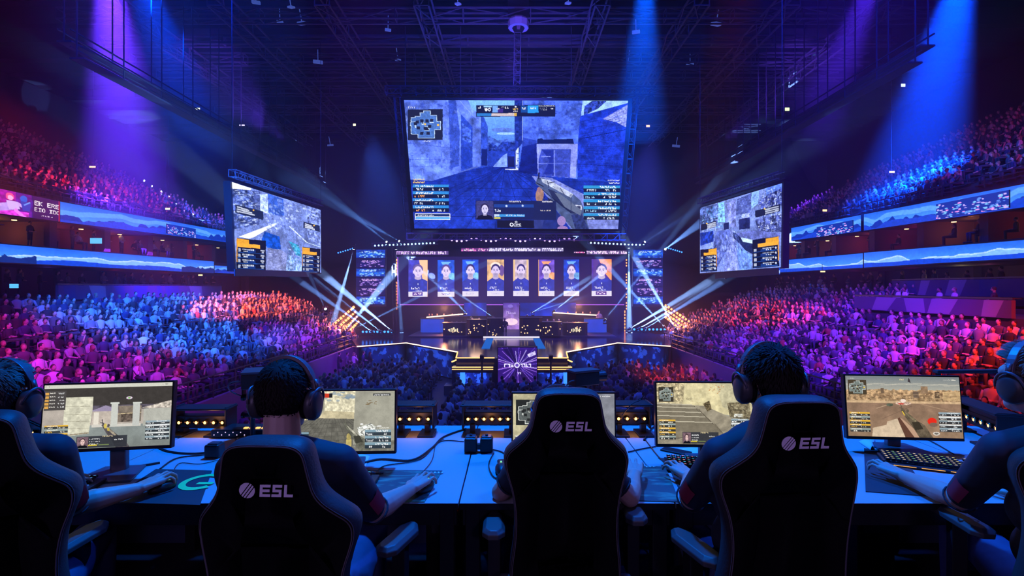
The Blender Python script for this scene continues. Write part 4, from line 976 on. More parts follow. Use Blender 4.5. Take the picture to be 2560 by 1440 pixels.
tl, tr, br, bl = P(1010, 250, 34.2), P(1570, 252, 34.2), P(1545, 573, 37.4), P(1036, 571, 37.4)
e, L, nrm = quad_screen('hanging_screen', 'huge central hanging screen showing a blue alley and a rifle, a player and a map', paint_main(), tl, tr, br, bl, border=.3, depth=.6)
truss(L[0] + Vector((-1.3, .4, .75)), L[1] + Vector((1.9, .4, .75)), .5, 'top_truss', None, r=.06, step=.5, parent=e, m=M_dks)
truss(L[3] + Vector((-.6, .3, -.55)), L[2] + Vector((.6, .3, -.55)), .45, 'bottom_truss', None, r=.06, step=.45, parent=e, m=mat('violet_glint_steel', (.25, .18, .35), .4, .3))  # purple glints of light put into the bottom truss colour
truss(L[0] + Vector((-.6, .6, .4)), L[3] + Vector((-.5, .6, -.4)), .4, 'side_truss', None, r=.05, step=.5, parent=e, m=M_dks)
truss(L[1] + Vector((.6, .6, .4)), L[2] + Vector((.5, .6, -.4)), .4, 'side_truss', None, r=.05, step=.5, parent=e, m=M_dks)
for k in range(5):
    b = MB(); x = L[0].x + (L[1].x - L[0].x) * k / 4; b.bar((x, L[0].y + .4, L[0].z + 1), (x, L[0].y + .4, 19.3 - e.location.z), .05)
    b.build('hanging_cable', M_steel, e)
tl, tr, br, bl = P(580, 455, 26), P(802, 525, 36.2), P(803, 682, 36.2), P(590, 675, 26)
e, L, n_ = quad_screen('side_screen', 'angled left side screen with a pale rocky scene, score boards and orange bars', paint_side(False), tl, tr, br, bl, border=.12, depth=.4)
truss(L[0] + Vector((0, 0, .45)), L[1] + Vector((0, 0, .45)), .35, 'top_truss', None, r=.05, step=.4, parent=e)
for i in (0, 1): b = MB(); b.bar(L[i] + Vector((0, 0, .4)), (L[i].x, L[i].y, 19 - e.location.z), .025); b.build('hanging_cable', M_black, e)
tl, tr, br, bl = P(1750, 520, 34.8), P(1955, 458, 27), P(1952, 668, 27), P(1750, 683, 34.8)
e, L, n_ = quad_screen('side_screen', 'angled right side screen with a pale street scene, score boards and orange bars', paint_side(True), tl, tr, br, bl, border=.12, depth=.4)
truss(L[0] + Vector((0, 0, .45)), L[1] + Vector((0, 0, .45)), .35, 'top_truss', None, r=.05, step=.4, parent=e)
for i in (0, 1): b = MB(); b.bar(L[i] + Vector((0, 0, .4)), (L[i].x, L[i].y, 19 - e.location.z), .025); b.build('hanging_cable', M_black, e)
def strip(px0, py0, d0, px1, py1, d1, h, col, label, seed):
    """short LED strip with bright dots"""
    a, q = P(px0, py0, d0), P(px1, py1, d1); c = Canvas(120, 10, ((0, 0), (120, 0), (120, 10), (0, 10)), col, seed)
    for k in range(46):
        x = c.r.random() * 118; c.rect(x, 2 + 3 * c.r.random(), x + 1 + 3 * c.r.random(), 8, c.r.choice([(120, 190, 255), (200, 220, 255), (60, 120, 240), (240, 190, 120)]), a=.8)
    ctr = (a + q) / 2; e = empty('led_strip', ctr); tag(e, label, 'LED strip')
    up = Vector((0, 0, h))
    c.mesh('led_face', a - ctr + up, q - ctr + up, q - ctr, a - ctr, M_led, e)
    b = MB(); b.bar(a - ctr + up / 2 + Vector((0, .08, 0)), q - ctr + up / 2 + Vector((0, .08, 0)), .08, h); b.build('housing', M_black, e)
strip(585, 690, 25.5, 770, 692, 34, .35, (16, 60, 190), 'blue LED strip below the left side screen', 3)
strip(1790, 697, 33, 1950, 686, 26.5, .35, (16, 60, 200), 'blue LED strip below the right side screen', 4)
# ------------------------------------------------------------------ stage
DZ = -2.4
M_stage = mat('gloss_black_deck', (0.03, 0.03, 0.045), 0.16, noise=0.2, nscale=2)
M_riser = mat('stage_riser', (0.03, 0.03, 0.05), 0.5)
M_gold = glow('gold_led', (1.0, 0.50, 0.16), 2.4)
M_goldw = glow('white_gold_led', (1.0, 0.72, 0.5), 2.6)
M_violed = glow('violet_led', (0.45, 0.12, 1.0), 1.6)
M_blued = glow('blue_led', (0.04, 0.25, 1.0), 1.6)
out = [(-10.6, 35.0), (-7.7, 37.3), (-3.4, 32.0), (-3.2, 29.3), (3.2, 29.3), (3.4, 32.0), (7.7, 37.3), (10.9, 35.2), (12.5, 40), (12.5, 50.1), (-12.5, 50.1), (-12.5, 40)]
st = empty('stage', (0, 40, FZ)); tag(st, 'black glossy star-shaped stage with gold LED edges, blue front panels and steps', 'stage')
off = Vector((0, 40, FZ))
b = MB(); b.prism([(x, y - 40) for x, y in out], .02, DZ - FZ); b.build('deck', M_stage, st)
b = MB()
b.box((0, 28.95 - 40, -2.82 - FZ - .7), (6.7, .75, 1.4)); b.box((0, 28.3 - 40, .25), (7.4, 1.0, .5)); b.build('step', M_stage, st)
b = MB()
def gl(a, c, z, r=.03, mi=0): b.bar((a[0], a[1] - 40, z - FZ), (c[0], c[1] - 40, z - FZ), r * 2, r * 2, mi)
for i in range(7):
    if i == 3: continue
    gl(out[i], out[i + 1], DZ + .02, mi=0 if i in (2, 4) else 1)
gl((-3.2, 29.3), (-1.0, 29.3), DZ + .02, .022); gl((1.25, 29.3), (3.2, 29.3), DZ + .02, .022)
gl((-3.35, 28.57), (-1.05, 28.57), -2.8, .022); gl((1.3, 28.57), (3.35, 28.57), -2.8, .022)
gl((-3.2, 29.3), (-3.35, 28.57), DZ - .1, .03); gl((3.2, 29.3), (3.35, 28.57), DZ - .1, .03)
gl((-3.35, 28.57), (-1.05, 28.57), -2.92, .02); gl((1.3, 28.57), (3.35, 28.57), -2.92, .02)
b.build('gold_edge', [M_gold, M_goldw], st)
# blue picture panels of the stage front
def face_panel(x0, y0, x1, y1, z0, z1, seed, dim=1.0):
    c = Canvas(90, 34, ((0, 0), (1, 0), (1, 1), (0, 1)), (10, 20, 70), seed)
    n = fnoise(34, 90, 16, seed, 5)[..., None]; c.a[:] = np.array((.04, .10, .42)) * (0.3 + 1.3 * n); k = fnoise(34, 90, 8, seed + 7, 4) > .58; c.a[k] += np.array((.08, .16, .34))
    edge = np.minimum(1, np.minimum(np.linspace(0, 5, 90), np.linspace(5, 0, 90)))[None, :, None]; c.a *= (.15 + .85 * edge) * dim
    d = Vector((x1 - x0, y1 - y0, 0)).normalized(); n2 = Vector((d.y, -d.x, 0)) * .04
    q = lambda x, y, z: Vector((x, y, z)) + n2 - off
    c.mesh('front_panel', q(x0, y0, z1), q(x1, y1, z1), q(x1, y1, z0), q(x0, y0, z0), M_led, st)
face_panel(-10.5, 35.05, -7.75, 37.25, FZ + .1, DZ - .1, 1); face_panel(-7.65, 37.25, -3.5, 32.1, FZ + .1, DZ - .1, 2)
face_panel(3.5, 32.1, 7.65, 37.25, FZ + .1, DZ - .1, 3); face_panel(7.75, 37.25, 10.8, 35.25, FZ + .1, DZ - .1, 4)
face_panel(-3.2, 28.55, -1.1, 28.55, FZ + .5, -3.1, 5, 1.5); face_panel(1.35, 28.55, 3.2, 28.55, FZ + .5, -3.1, 6, 1.5)
b = MB()
for x in (-2.75, 3.0): b.box((x, 28.5 - 40, .8), (.28, .06, .62))
b.build('blue_light_column', M_blued, st)
b = MB(); b.box((-.05, 41 - 40, DZ - FZ + .08), (4.5, .1, .1)); b.build('white_step_edge', glow('white_led', (.8, .72, 1.0), 1.6), st)
b = MB(); [b.box((x, 37.2 - 40, DZ - FZ + .02), (.55, 6.5, .03)) for x in (-1.75, 1.95)]; b.build('blue_floor_strip', glow('blue_strip', (.02, .2, .9), .7), st)
# cube screen hung on the stage front
c = Canvas(98, 90, ((0, 0), (1, 0), (1, 1), (0, 1)), (44, 20, 110), 5)
c.a *= .8 + .5 * fnoise(90, 98, 20, 8)[..., None]
for k in range(30):
    t = k * 2 * PI / 30 + c.r.random() * .2; r0 = .08 + .1 * c.r.random(); r1 = .4 + .5 * c.r.random()
    c.line((.5 + r0 * math.cos(t), .52 + r0 * math.sin(t) * .8), (.5 + r1 * math.cos(t), .52 + r1 * math.sin(t)), .008 + .012 * c.r.random(), c.r.choice([(170, 120, 250), (120, 90, 240), (200, 190, 255)]), .7)
c.poly([(.5, .55), (.2, 1), (.42, 1)], (24, 12, 60), a=.7); c.poly([(.5, .55), (.62, 1), (.85, 1)], (24, 12, 60), a=.7); c.poly([(.5, .5), (.1, .05), (.35, 0)], (20, 12, 60), a=.7)
c.poly([(.75, .2), (.95, .1), (.97, .2), (.8, .28)], (190, 180, 240), tex=.6, ts=3); c.line((0, .33), (.4, .46), .012, (190, 160, 255)); c.line((0, .62), (.42, .54), .012, (190, 130, 250)); c.line((1, .36), (.6, .46), .01, (190, 160, 255)); c.line((1, .6), (.6, .54), .012, (170, 120, 250))
c.scrib(.16, .46, .26, .09, (225, 220, 255), .95); c.scrib(.58, .46, .28, .09, (225, 220, 255), .95); c.oval(.49, .5, .07, .08, (215, 210, 250)); c.oval(.49, .5, .04, .05, (90, 60, 170)); c.scrib(.5, .7, .1, .06, (190, 180, 240), 1)
quad_screen('stage_front_screen', 'square violet screen with burst of rays standing before the stage steps', c, P(1245, 869, 28.0), P(1342, 869, 28.0), P(1342, 957, 28.0), P(1245, 957, 28.0), border=.05, depth=.5)
# back LED wall
M_wallled = mat('violet_led_wall', (.006, .005, .012), .6, spec=.1, emis=(.012, .006, .09), es=1.0, noise=.3, nscale=.6)
e = empty('led_wall', (0, 50.4, DZ)); tag(e, 'wide dark violet LED wall behind the players on the stage', 'LED wall')
b = MB(); b.box((0, 0, 4.75), (22.4, .3, 4.7)); b.build('panel', M_wallled, e)
b = MB(); b.box((0, -.2, 2.38), (22.0, .06, .06)); b.box((-11.2, -.2, 4.75), (.05, .06, 4.6)); b.build('violet_edge', M_violed, e)
b = MB()
for z in np.arange(2.0, 6.9, .28):
    if rnd.random() < .8: b.box((-11.3, -.3, z), (.12, .05, .2))
    if rnd.random() < .45: b.box((11.2, -.3, z), (.1, .05, .14))
for z in np.arange(-.3, 1.9, .3): b.box((10.6, -2.3, z), (.08, .05, .2))
b.build('orange_light_edge', glow('orange_led', (1, .30, .06), 3), e)
b = MB(); b.box((0, .3, 1.0), (23, .3, 3.0)); b.build('lower_drape', mat('drape', (.015, .012, .04), .9), e)
for i, (x0, x1, y0, y1, nm) in enumerate(((1021, 1069, 650, 742, 'leftmost, with an orange right edge'), (1094, 1136, 650, 742, 'second from the left, on blue'), (1156, 1196, 649, 741, 'third from the left, bearded on blue'), (1218, 1260, 649, 740, 'fourth from the left, on gold'), (1283, 1322, 649, 740, 'fourth from right, on grey and gold'), (1346, 1386, 649, 740, 'third from right, violet, orange left edge'), (1409, 1448, 649, 740, 'second from the right, on blue'), (1479, 1529, 648, 740, 'rightmost, with an orange cloud'))):
    quad_screen('portrait_screen', 'tall portrait of a player in a dark jersey, ' + nm, paint_portrait(i), P(x0, y0, 49.9), P(x1, y0, 49.9), P(x1, y1, 49.9), P(x0, y1, 49.9), depth=.15, border=.04, group='player portraits on the LED wall')
for x0, x1, sd, nm in ((890, 963, 3, 'left'), (1583, 1657, 9, 'right')):
    quad_screen('tower_screen', 'tall blue screen of stacked pictures at the %s end of the stage' % nm, paint_tower(sd), P(x0, 624, 45.5), P(x1, 624, 45.5), P(x1, 764, 45.5), P(x0, 764, 45.5), depth=.3, border=.08)
for x0, x1, y0, y1, col, nm in ((991, 1121, 627, 637, (210, 170, 240), 'left, white letters over the portraits'), (1153, 1222, 620, 629, (230, 120, 200), 'middle left, pink and white'), (1222, 1408, 619, 629, (220, 215, 255), 'middle, white letters under the lamp row'), (1435, 1462, 629, 633, (240, 60, 160), 'short pink one at the right'), (1466, 1567, 626, 636, (230, 190, 240), 'right, white letters over the portraits')):
    c = Canvas(int((x1 - x0) * 1.3), 14, ((0, 0), (x1 - x0, 0), (x1 - x0, 10), (0, 10)), (26, 14, 70), x0)
    c.rect(0, 1, x1 - x0, 9, col, a=.35); c.scrib(1, 1.5, x1 - x0, 7, col, .85); c.scrib(1, 3, x1 - x0, 4, (255, 250, 255), .6)
    quad_screen('ticker_screen', 'thin LED ticker above the stage, ' + nm, c, P(x0, y0, 47.5), P(x1, y0, 47.5), P(x1, y1, 47.5), P(x0, y1, 47.5), depth=.15, border=.03)
# doorway screen in the middle
c = Canvas(44, 92, ((0, 0), (1, 0), (1, 2), (0, 2)), (90, 60, 150), 7)
c.rect(0, 0, 1, 2, (80, 56, 160), col2=(235, 190, 225), tex=.3, ts=8); c.rect(0, 1.3, 1, 2, (150, 110, 190), tex=.3); c.oval(.45, .2, .16, .1, (130, 110, 210)); c.scrib(.2, .5, .6, .16, (200, 180, 240), .9); c.oval(.5, 1.1, .4, .2, (250, 215, 235)); c.rect(.42, .92, .62, 1.15, (230, 200, 235), a=.8)
quad_screen('doorway_screen', 'pink and violet upright screen at the centre of the stage', c, P(1258, 757, 48.5), P(1298, 757, 48.5), P(1298, 843, 48.5), P(1258, 843, 48.5), depth=.2, border=.06)
for x0, x1, nm, sd in ((1160, 1216, 'left', 1), (1300, 1440, 'right', 2)):
    c = Canvas(60, 30, ((0, 0), (1, 0), (1, 1), (0, 1)), (14, 50, 190), sd); c.a *= .35 + 1.0 * fnoise(30, 60, 14, sd)[..., None]
    quad_screen('backdrop_screen', 'dim blue screen panel behind the %s team desks' % nm, c, P(x0, 757, 49.2), P(x1, 757, 49.2), P(x1, 790, 49.2), P(x0, 790, 49.2), depth=.1, border=.02)

# team desks, podiums and the players sitting on the stage
M_pod = mat('pod_front', (.02, .022, .035), .3)
M_podblue = mat('pod_blue', (.03, .1, .5), .4, emis=(.008, .06, .42), es=.9, noise=.5, nscale=1.2)
def pod(px0, px1, pyt, pyb, d, m, label, gold=None, dots=0, logo=None):
    a, c_ = P(px0, pyb, d), P(px1, pyt, d); w = c_.x - a.x; h = c_.z - a.z
    e = empty('stage_desk', ((a.x + c_.x) / 2, d, a.z)); tag(e, label, 'stage desk')
    b = MB(); b.prism([(-w / 2, -.1), (-w / 2 + .25, -.4), (w / 2 - .25, -.4), (w / 2, -.1), (w / 2, .7), (-w / 2, .7)], 0, h); b.build('front', m, e)
    b = MB(); b.box((0, .12, h + .03), (w + .1, 1.1, .06)); b.build('top', M_black, e)
    if gold:
        b = MB(); b.bar((-w / 2, -.42, h + gold[0]), (w / 2, -.42, h + gold[1]), .07, .1); b.build('gold_line', M_goldw, e)
    if dots:
        for k in range(dots): b = MB(); b.box((rnd.uniform(-.46, .46) * w, -.43, rnd.uniform(.1, .75) * h), (.05 + .06 * rnd.random(), .03, .05 + .04 * rnd.random())); b.build('lit_dot', glow('warm_dots', (1, .62, .3), 1.6), e)
    if logo:
        b = MB()
        for k in range(6): b.box((-.35 + k * .13, -.44, h * .45), (.07, .03, .2 + .1 * (k % 2)))
        b.box((0, -.44, h * .62), (.12, .03, .12)); b.build('logo', glow('logo_w', (.9, .8, .55), 1.3), e)
    return e
pod(1052, 1108, 797, 842, 45.5, M_podblue, 'blue fronted podium at the left end of the team desks')
pod(1068, 1168, 792, 806, 46.5, M_pod, 'raised back desk with a gold line behind the left team', gold=(-.02, .3))
pod(1108, 1164, 808, 838, 42.5, M_pod, 'black team desk with a small lit logo, left side, outer', dots=9, logo=1)
pod(1168, 1216, 800, 838, 41.5, M_pod, 'black team desk with warm lights, left side, inner', dots=14)
pod(1219, 1257, 797, 843, 41.5, M_pod, 'dark cube desk left of the pink doorway screen', dots=9)
pod(1299, 1355, 795, 843, 41.5, M_pod, 'dark cube desk right of the pink doorway screen', dots=12)
pod(1356, 1402, 806, 838, 41.5, M_pod, 'black team desk with warm lights, right side, inner', dots=12)
pod(1408, 1468, 808, 838, 42.5, M_pod, 'black team desk with a small lit logo, right side, outer', dots=9, logo=1)
pod(1462, 1516, 797, 842, 45.5, M_podblue, 'blue fronted podium at the right end of the team desks')
pod(1382, 1494, 786, 805, 46.5, M_pod, 'raised back desk with a gold line behind the right team', gold=(.18, -.06))
# deck under the desks
b = MB(); b.box((0, 45.7 - 40, DZ - FZ + .05), (17, 8.4, .1)); b.build('rear_deck', M_riser, st)

# camera stands before the stage
for px, nm in ((1205, 'left'), (1377, 'right')):
    p = P(px, 950, 27.0); e = empty('camera_pedestal', (p.x, 27.0, FZ)); tag(e, 'black camera on a tall pedestal, %s of the square violet screen' % nm, 'camera')
    b = MB(); b.cyl((0, 0, 0), (0, 0, 2.0), .05, n=8); b.lathe([(.3, 0), (.28, .08), (.06, .14)], n=10); b.build('pedestal', M_black, e)
    b = MB(); b.box((0, 0, 2.15), (.2, .5, .28)); b.build('camera_body', M_black, e); b = MB(); b.cyl((0, .25, 2.15), (0, .5, 2.15), .09, n=8); b.build('lens', M_black, e)

# moving head lamps and their beams
M_lens = glow('beam_lens', (.75, .88, 1.0), 8)
lampkit = {}
def moving_head(loc, tgt, label, size=.22, m=None, group='moving head lamps on the stage'):
    e = empty('moving_head_lamp', loc); tag(e, label, 'stage lamp', group)
    q = (Vector(tgt) - Vector(loc)).to_track_quat('-Z', 'Y').to_matrix()
    up = Vector(tgt).z > Vector(loc).z; s = -1 if up else 1
    b = MB(); b.box((0, 0, s * size * 1.3), (size * 1.2, size, size * .45)); b.build('base', M_black, e)
    b = MB(); [b.bar((k * size * .6, 0, s * size * 1.1), (k * size * .6, 0, -s * size * .1), size * .14) for k in (-1, 1)]; b.build('yoke', M_black, e)
    b = MB(); b.cyl(q @ Vector((0, 0, size * .6)), q @ Vector((0, 0, -size * .55)), size * .34, size * .46, n=10); b.build('head', M_black, e)
    b = MB(); b.cyl(q @ Vector((0, 0, -size * .55)), q @ Vector((0, 0, -size * .58)), size * .42, n=12); b.build('lens', m or M_lens, e)
    return e
def beam(px, py, d, tx, ty, td, ang, w, col, label, lamp=True, size=.22):
    a = P(px, py, d); t = P(tx, ty, td)
    if lamp: moving_head(a, t, label, size)
    dr = (t - a).normalized()
    spot(a + dr * size * .7, t, ang * (1.5 if ang < 4 else 1.1), w, col, .5, .03, 'beam_light')
BW = 1.6
B1 = (.28, .50, 1.0); B2 = (.20, .40, 1.0); B3 = (.30, .50, 1.0)
BEAMS = [
    (885, 620, 44, 835, 800, 43, 3.4, 700000, B3, 'lamp on the truss over the left tower screen, beam slanting down'),
    (990, 620, 46, 1002, 800, 46, 2.2, 500000, B2, 'lamp over the left end of the LED wall, beam straight down'),
    (1572, 617, 46, 1573, 800, 46, 3.2, 1600000, B3, 'bright lamp over the right end of the LED wall, beam straight down'),
    (1662, 624, 44, 1830, 500, 32, 5, 500000, B2, 'lamp over the right tower screen pointing outward'),
    (858, 833, 36.5, 985, 680, 46, 3.6, 1500000, B3, 'floor lamp at the left foot of the stage, beam rising to the right'),
    (980, 828, 41, 880, 745, 43, 3.6, 1900000, B3, 'floor lamp nearest the LED wall on the left, beam rising steeply to the left'),
    (951, 828, 41, 820, 725, 43, 3.4, 1100000, B2, 'second floor lamp from the LED wall on the left'),
    (930, 829, 41, 810, 745, 42, 3, 700000, B2, 'third floor lamp from the LED wall on the left'),
    (873, 828, 41, 1030, 750, 43, 2.0, 500000, B2, 'floor lamp beside the left amber lamps, faint beam to the right'),
    (1573, 822, 41, 1790, 695, 44, 3.6, 1500000, B3, 'brightest floor lamp on the right, beam rising to the right'),
    (1596, 822, 41, 1780, 718, 44, 3.6, 1100000, B3, 'second floor lamp on the right, beam rising to the right'),
    (1612, 822, 41, 1740, 745, 42, 3, 800000, B2, 'third floor lamp on the right, beam rising to the right'),
    (1690, 824, 40, 1600, 665, 43, 3.4, 1400000, B3, 'floor lamp by the right amber lamps, beam rising steeply to the left'),
    (1662, 818, 41, 1570, 720, 43, 3, 800000, B2, 'floor lamp under the right tower screen, beam rising to the left'),
    (1180, 796, 43, 1070, 690, 46, 2.0, 900000, B2, 'lamp on the left team desks, beam rising far to the left'),
    (1162, 777, 44, 1128, 742, 46, 2.4, 450000, B3, 'small lamp behind the left team desks'),
    (1235, 794, 43, 1165, 747, 46, 2.2, 600000, B3, 'lamp beside the doorway screen on the left'),
    (1316, 790, 43, 1440, 715, 46, 2.4, 900000, B3, 'lamp beside the doorway screen on the right'),
    (1332, 780, 44, 1400, 760, 46, 2.2, 350000, B2, 'small lamp behind the right team desks'),
    (1384, 778, 44, 1478, 705, 46, 2.4, 900000, B3, 'lamp on the right team desks, beam rising to the right'),
    (1512, 800, 43, 1580, 715, 43, 2.2, 500000, B2, 'lamp at the right end of the team desks'),
    (1000, 604, 46, 640, 400, 34, 6, 300000, (.16, .38, 1.0), 'truss lamp left of the big screen throwing a wide shaft outward'),
    (968, 606, 46, 740, 420, 35, 5, 220000, (.16, .38, 1.0), 'second truss lamp throwing a shaft up to the left'),
    (1610, 606, 46, 1880, 440, 36, 6, 130000, (.12, .28, 1.0), 'truss lamp throwing a soft shaft up to the right'),
    (1816, 692, 33, 1700, 765, 36, 4, 350000, B2, 'lamp under the right side screen'),
    (815, 775, 36, 760, 660, 32, 4, 300000, B2, 'bright lamp at the dark edge of the left stand'),
]
for a in BEAMS: beam(a[0], a[1], a[2], a[3], a[4], a[5], a[6], a[7] * (BW if a[5] > 36 else .22), a[8], a[9])
# small fixed lamps in rows on the stage trusses
kit = {}
def par(loc, m, size, label, group, face=(0, -1, -.15)):
    key = (m.name, size)
    if key not in kit:
        e = empty('par_lamp', loc); b = MB(); f = Vector(face).normalized()
        b.cyl(-f * size * .7, f * size * .4, size * .35, size * .5, n=8); b.bar((0, 0, 0), (0, 0, size * 1.1), size * .15); b.build('can', M_black, e)
        b = MB(); b.cyl(f * size * .4, f * size * .43, size * .46, n=8); b.build('lens', m, e); kit[key] = e
    else: e = copy_tree(kit[key]); e.location = loc
    tag(e, label, 'stage lamp', group)
M_pb = glow('par_blue', (.25, .55, 1), 5); M_pv = glow('par_violet', (.55, .3, 1), 5); M_pd = glow('par_deep', (.03, .2, 1), 4)
for k in range(17): par(P(938 + k * 9.2, 614 - k * .4, 46), M_pb, .18, 'small blue-white lamp in the row above the left half of the stage', 'blue lamp row, left truss')
for k in range(26): par(P(1130 + k * 12.2, 600 + 3 * math.sin(k), 46), M_pv, .2, 'small violet lamp in the long row under the big screen', 'violet lamp row under the big screen')
for k in range(15): par(P(1477 + k * 9.4, 607 + k * .4, 46), M_pb, .18, 'small blue-white lamp in the row above the right half of the stage', 'blue lamp row, right truss')
for k in range(7): par(P(846 + k * 6, 632 - k * 1.8, 44), M_pd, .14, 'tiny deep blue lamp on the slanting truss at far left of the stage', 'deep blue lamps, left wing')
for k in range(8): par(P(1666 + k * 5.4, 619 + k * 1.6, 44), M_pd, .14, 'tiny deep blue lamp on the slanting truss at far right of the stage', 'deep blue lamps, right wing')
for k in range(9): par(P(908 + k * 9, 829, 41.5), M_pd, .2, 'blue floor lamp below the left tower screen', 'blue floor lamps, left', )
for k in range(9): par(P(1585 + k * 9.5, 823, 41.5), M_pd, .2, 'blue floor lamp below the right tower screen', 'blue floor lamps, right')
truss(P(930, 612, 46.3), P(1095, 606, 46.3), .3, 'stage_truss', 'dark truss carrying blue-white lamps above the left of the stage', r=.05, step=.4)
truss(P(1125, 596, 46.3), P(1445, 596, 46.3), .35, 'stage_truss', 'dark truss carrying violet lamps under the big screen', r=.05, step=.4)
truss(P(1470, 605, 46.3), P(1625, 611, 46.3), .3, 'stage_truss', 'dark truss carrying blue-white lamps above the right of the stage', r=.05, step=.4)
truss(P(984, 615, 46.5), P(988, 838, 46.5), .3, 'stage_tower', 'upright truss at the left end of the LED wall', r=.04, step=.4, cat='truss', m=M_dks)
truss(P(1576, 612, 46.5), P(1576, 832, 46.5), .3, 'stage_tower', 'upright truss at the right end of the LED wall', r=.04, step=.4, cat='truss', m=M_dks)
M_amb = glow('amber_lamp', (1, .26, .10), 4)
for s, nm in ((-1, 'left'), (1, 'right')):
    for r_ in range(4):
        if s < 0: a, q = P(833 + r_ * 9, 812 + r_ * 10, 42), P(884 + r_ * 4, 768 + r_ * 12, 42)
        else: a, q = P(1664 + r_ * 0, 763 + r_ * 10, 42), P(1722 - r_ * 3, 803 + r_ * 10, 42)
        e = empty('amber_lamp_bar', (a + q) / 2); tag(e, 'slanting bar of amber blinder lamps, %s of the %s cluster' % (('topmost', 'second', 'third', 'lowest')[r_], nm), 'lamp bar', 'amber lamp bars')
        ctr = e.location; b = MB(); b.bar(a - ctr + Vector((0, .1, 0)), q - ctr + Vector((0, .1, 0)), .1, .16); b.build('rail', M_black, e)
        for k in range(9):
            t = k / 8; p = a.lerp(q, t) - ctr; w = .13 + .06 * rnd.random(); b = MB(); b.box((p.x, p.y, p.z), (w, .05, w), M=Matrix.Rotation(.6 * s, 3, 'Y')); b.build('lens', M_amb, e)
plight(P(860, 800, 41), 500, (1, .25, .1), .3); plight(P(1695, 800, 41), 500, (1, .25, .1), .3)
# ------------------------------------------------------------------ audience
M_aud = attr_mat('audience_cloth', 0.75)
SKIN = [(.58, .40, .32), (.50, .33, .25), (.62, .45, .37), (.36, .22, .16)]
HAIRC = [(.03, .02, .015), (.08, .045, .025), (.02, .02, .02), (.25, .17, .09)]
SHIRTS = [((.03, .03, .035), 'black shirt'), ((.72, .70, .70), 'white shirt'), ((.20, .20, .22), 'grey hoodie'), ((.04, .05, .12), 'navy jersey'), ((.50, .48, .50), 'light grey shirt'), ((.10, .10, .12), 'charcoal jacket'), ((.40, .06, .06), 'red shirt'), ((.60, .58, .50), 'cream shirt')]
POSES = ['hands on lap', 'arms folded', 'hand at chin', 'leaning forward', 'arms spread']
def person_shape(pose, female=False, stand=False):
    """low seated or standing figure facing +Y; returns verts, faces, class per vertex"""
    V = []; F = []; C = []
    def take(mb, cl):
        b = len(V); V.extend(mb.v); F.extend([tuple(i + b for i in f) for f in mb.f]); C.extend([cl] * len(mb.v))
    hz = .86 if stand else .46
    lean = .16 if pose == 3 else (-.03 if pose == 1 else .02)
    mb = MB()
    for j, (z, rx, ry) in enumerate(((0, .17, .13), (.16, .155, .12), (.36, .195, .13), (.46, .19, .11), (.52, .07, .07))):
        for k in range(8):
            t = 2 * PI * k / 8; mb.v.append((rx * math.cos(t), ry * math.sin(t) + lean * z * 1.6, hz + z))
    for j in range(4):
        for k in range(8): mb.f.append((j * 8 + k, j * 8 + (k + 1) % 8, (j + 1) * 8 + (k + 1) % 8, (j + 1) * 8 + k))
    take(mb, 2)
    hy = lean * .9; hc = Vector((0, hy + .02, hz + .66))
    mb = MB(); mb.cyl((0, hy - .01, hz + .48), (0, hy, hz + .6), .05, n=6, cap=False); take(mb, 0)
    mb = MB(); mb.ball(hc, (.075, .092, .112), nu=8, nv=7); mb.ball(hc + Vector((0, .095, -.02)), (.014, .02, .02), nu=4, nv=3); take(mb, 0)
    mb = MB(); mb.ball(hc + Vector((0, -.018, .028)), (.083, .092, .1), nu=8, nv=6)
    if female: mb.ball(hc + Vector((0, -.06, -.07)), (.085, .06, .13), nu=6, nv=5)
    take(mb, 1)
    sh = [Vector((s * .19, lean * .7, hz + .43)) for s in (-1, 1)]
    if pose == 1: el = [Vector((-.25, .06 + lean, hz + .17)), Vector((.25, .06 + lean, hz + .17))]; ha = [Vector((.1, .2 + lean, hz + .22)), Vector((-.1, .22 + lean, hz + .19))]
    elif pose == 2: el = [Vector((-.23, .1, hz + .16)), Vector((.2, .2, hz + .2))]; ha = [Vector((-.05, .28, hz + .12)), Vector((.05, .16, hz + .54))]
    elif pose == 3: el = [Vector((-.24, .26, hz + .2)), Vector((.24, .26, hz + .2))]; ha = [Vector((-.06, .46, hz + .14)), Vector((.06, .46, hz + .14))]
    elif pose == 4: el = [Vector((-.33, .02, hz + .2)), Vector((.33, .04, hz + .2))]; ha = [Vector((-.3, .28, hz + .1)), Vector((.3, .3, hz + .12))]
    else: el = [Vector((-.25, .04, hz + .15)), Vector((.25, .04, hz + .15))]; ha = [Vector((-.08, .28, hz + .12)), Vector((.08, .28, hz + .12))]
    for s in (0, 1):
        mb = MB(); mb.cyl(sh[s], el[s], .055, .045, n=6); mb.cyl(el[s], el[s].lerp(ha[s], .35), .045, .042, n=6, cap=False); take(mb, 2)
        mb = MB(); mb.cyl(el[s].lerp(ha[s], .3), ha[s], .036, .028, n=5); mb.ball(ha[s], (.04, .05, .03), nu=5, nv=4); take(mb, 0)
    for s in (-1, 1):
        mb = MB()
        if stand: mb.cyl((s * .09, 0, hz + .04), (s * .1, .01, .46), .09, .06, n=6); mb.cyl((s * .1, .01, .48), (s * .1, -.01, .06), .06, .045, n=6)
        else: mb.cyl((s * .09, .02, hz + .06), (s * .13, .44, hz + .05), .085, .065, n=6); mb.cyl((s * .13, .44, hz + .08), (s * .12, .42, .06), .062, .045, n=6)
        mb.box((s * .12, (.05 if stand else .48), .04), (.09, .26, .08)); take(mb, 3)
    return np.array(V, float), F, np.array(C)
SHAPES = {}
for pz in range(5):
    for fm in (0, 1):
        for sd in (0, 1):
            if sd and pz in (3, 4): continue
            SHAPES[(pz, fm, sd)] = person_shape(pz, fm, bool(sd))
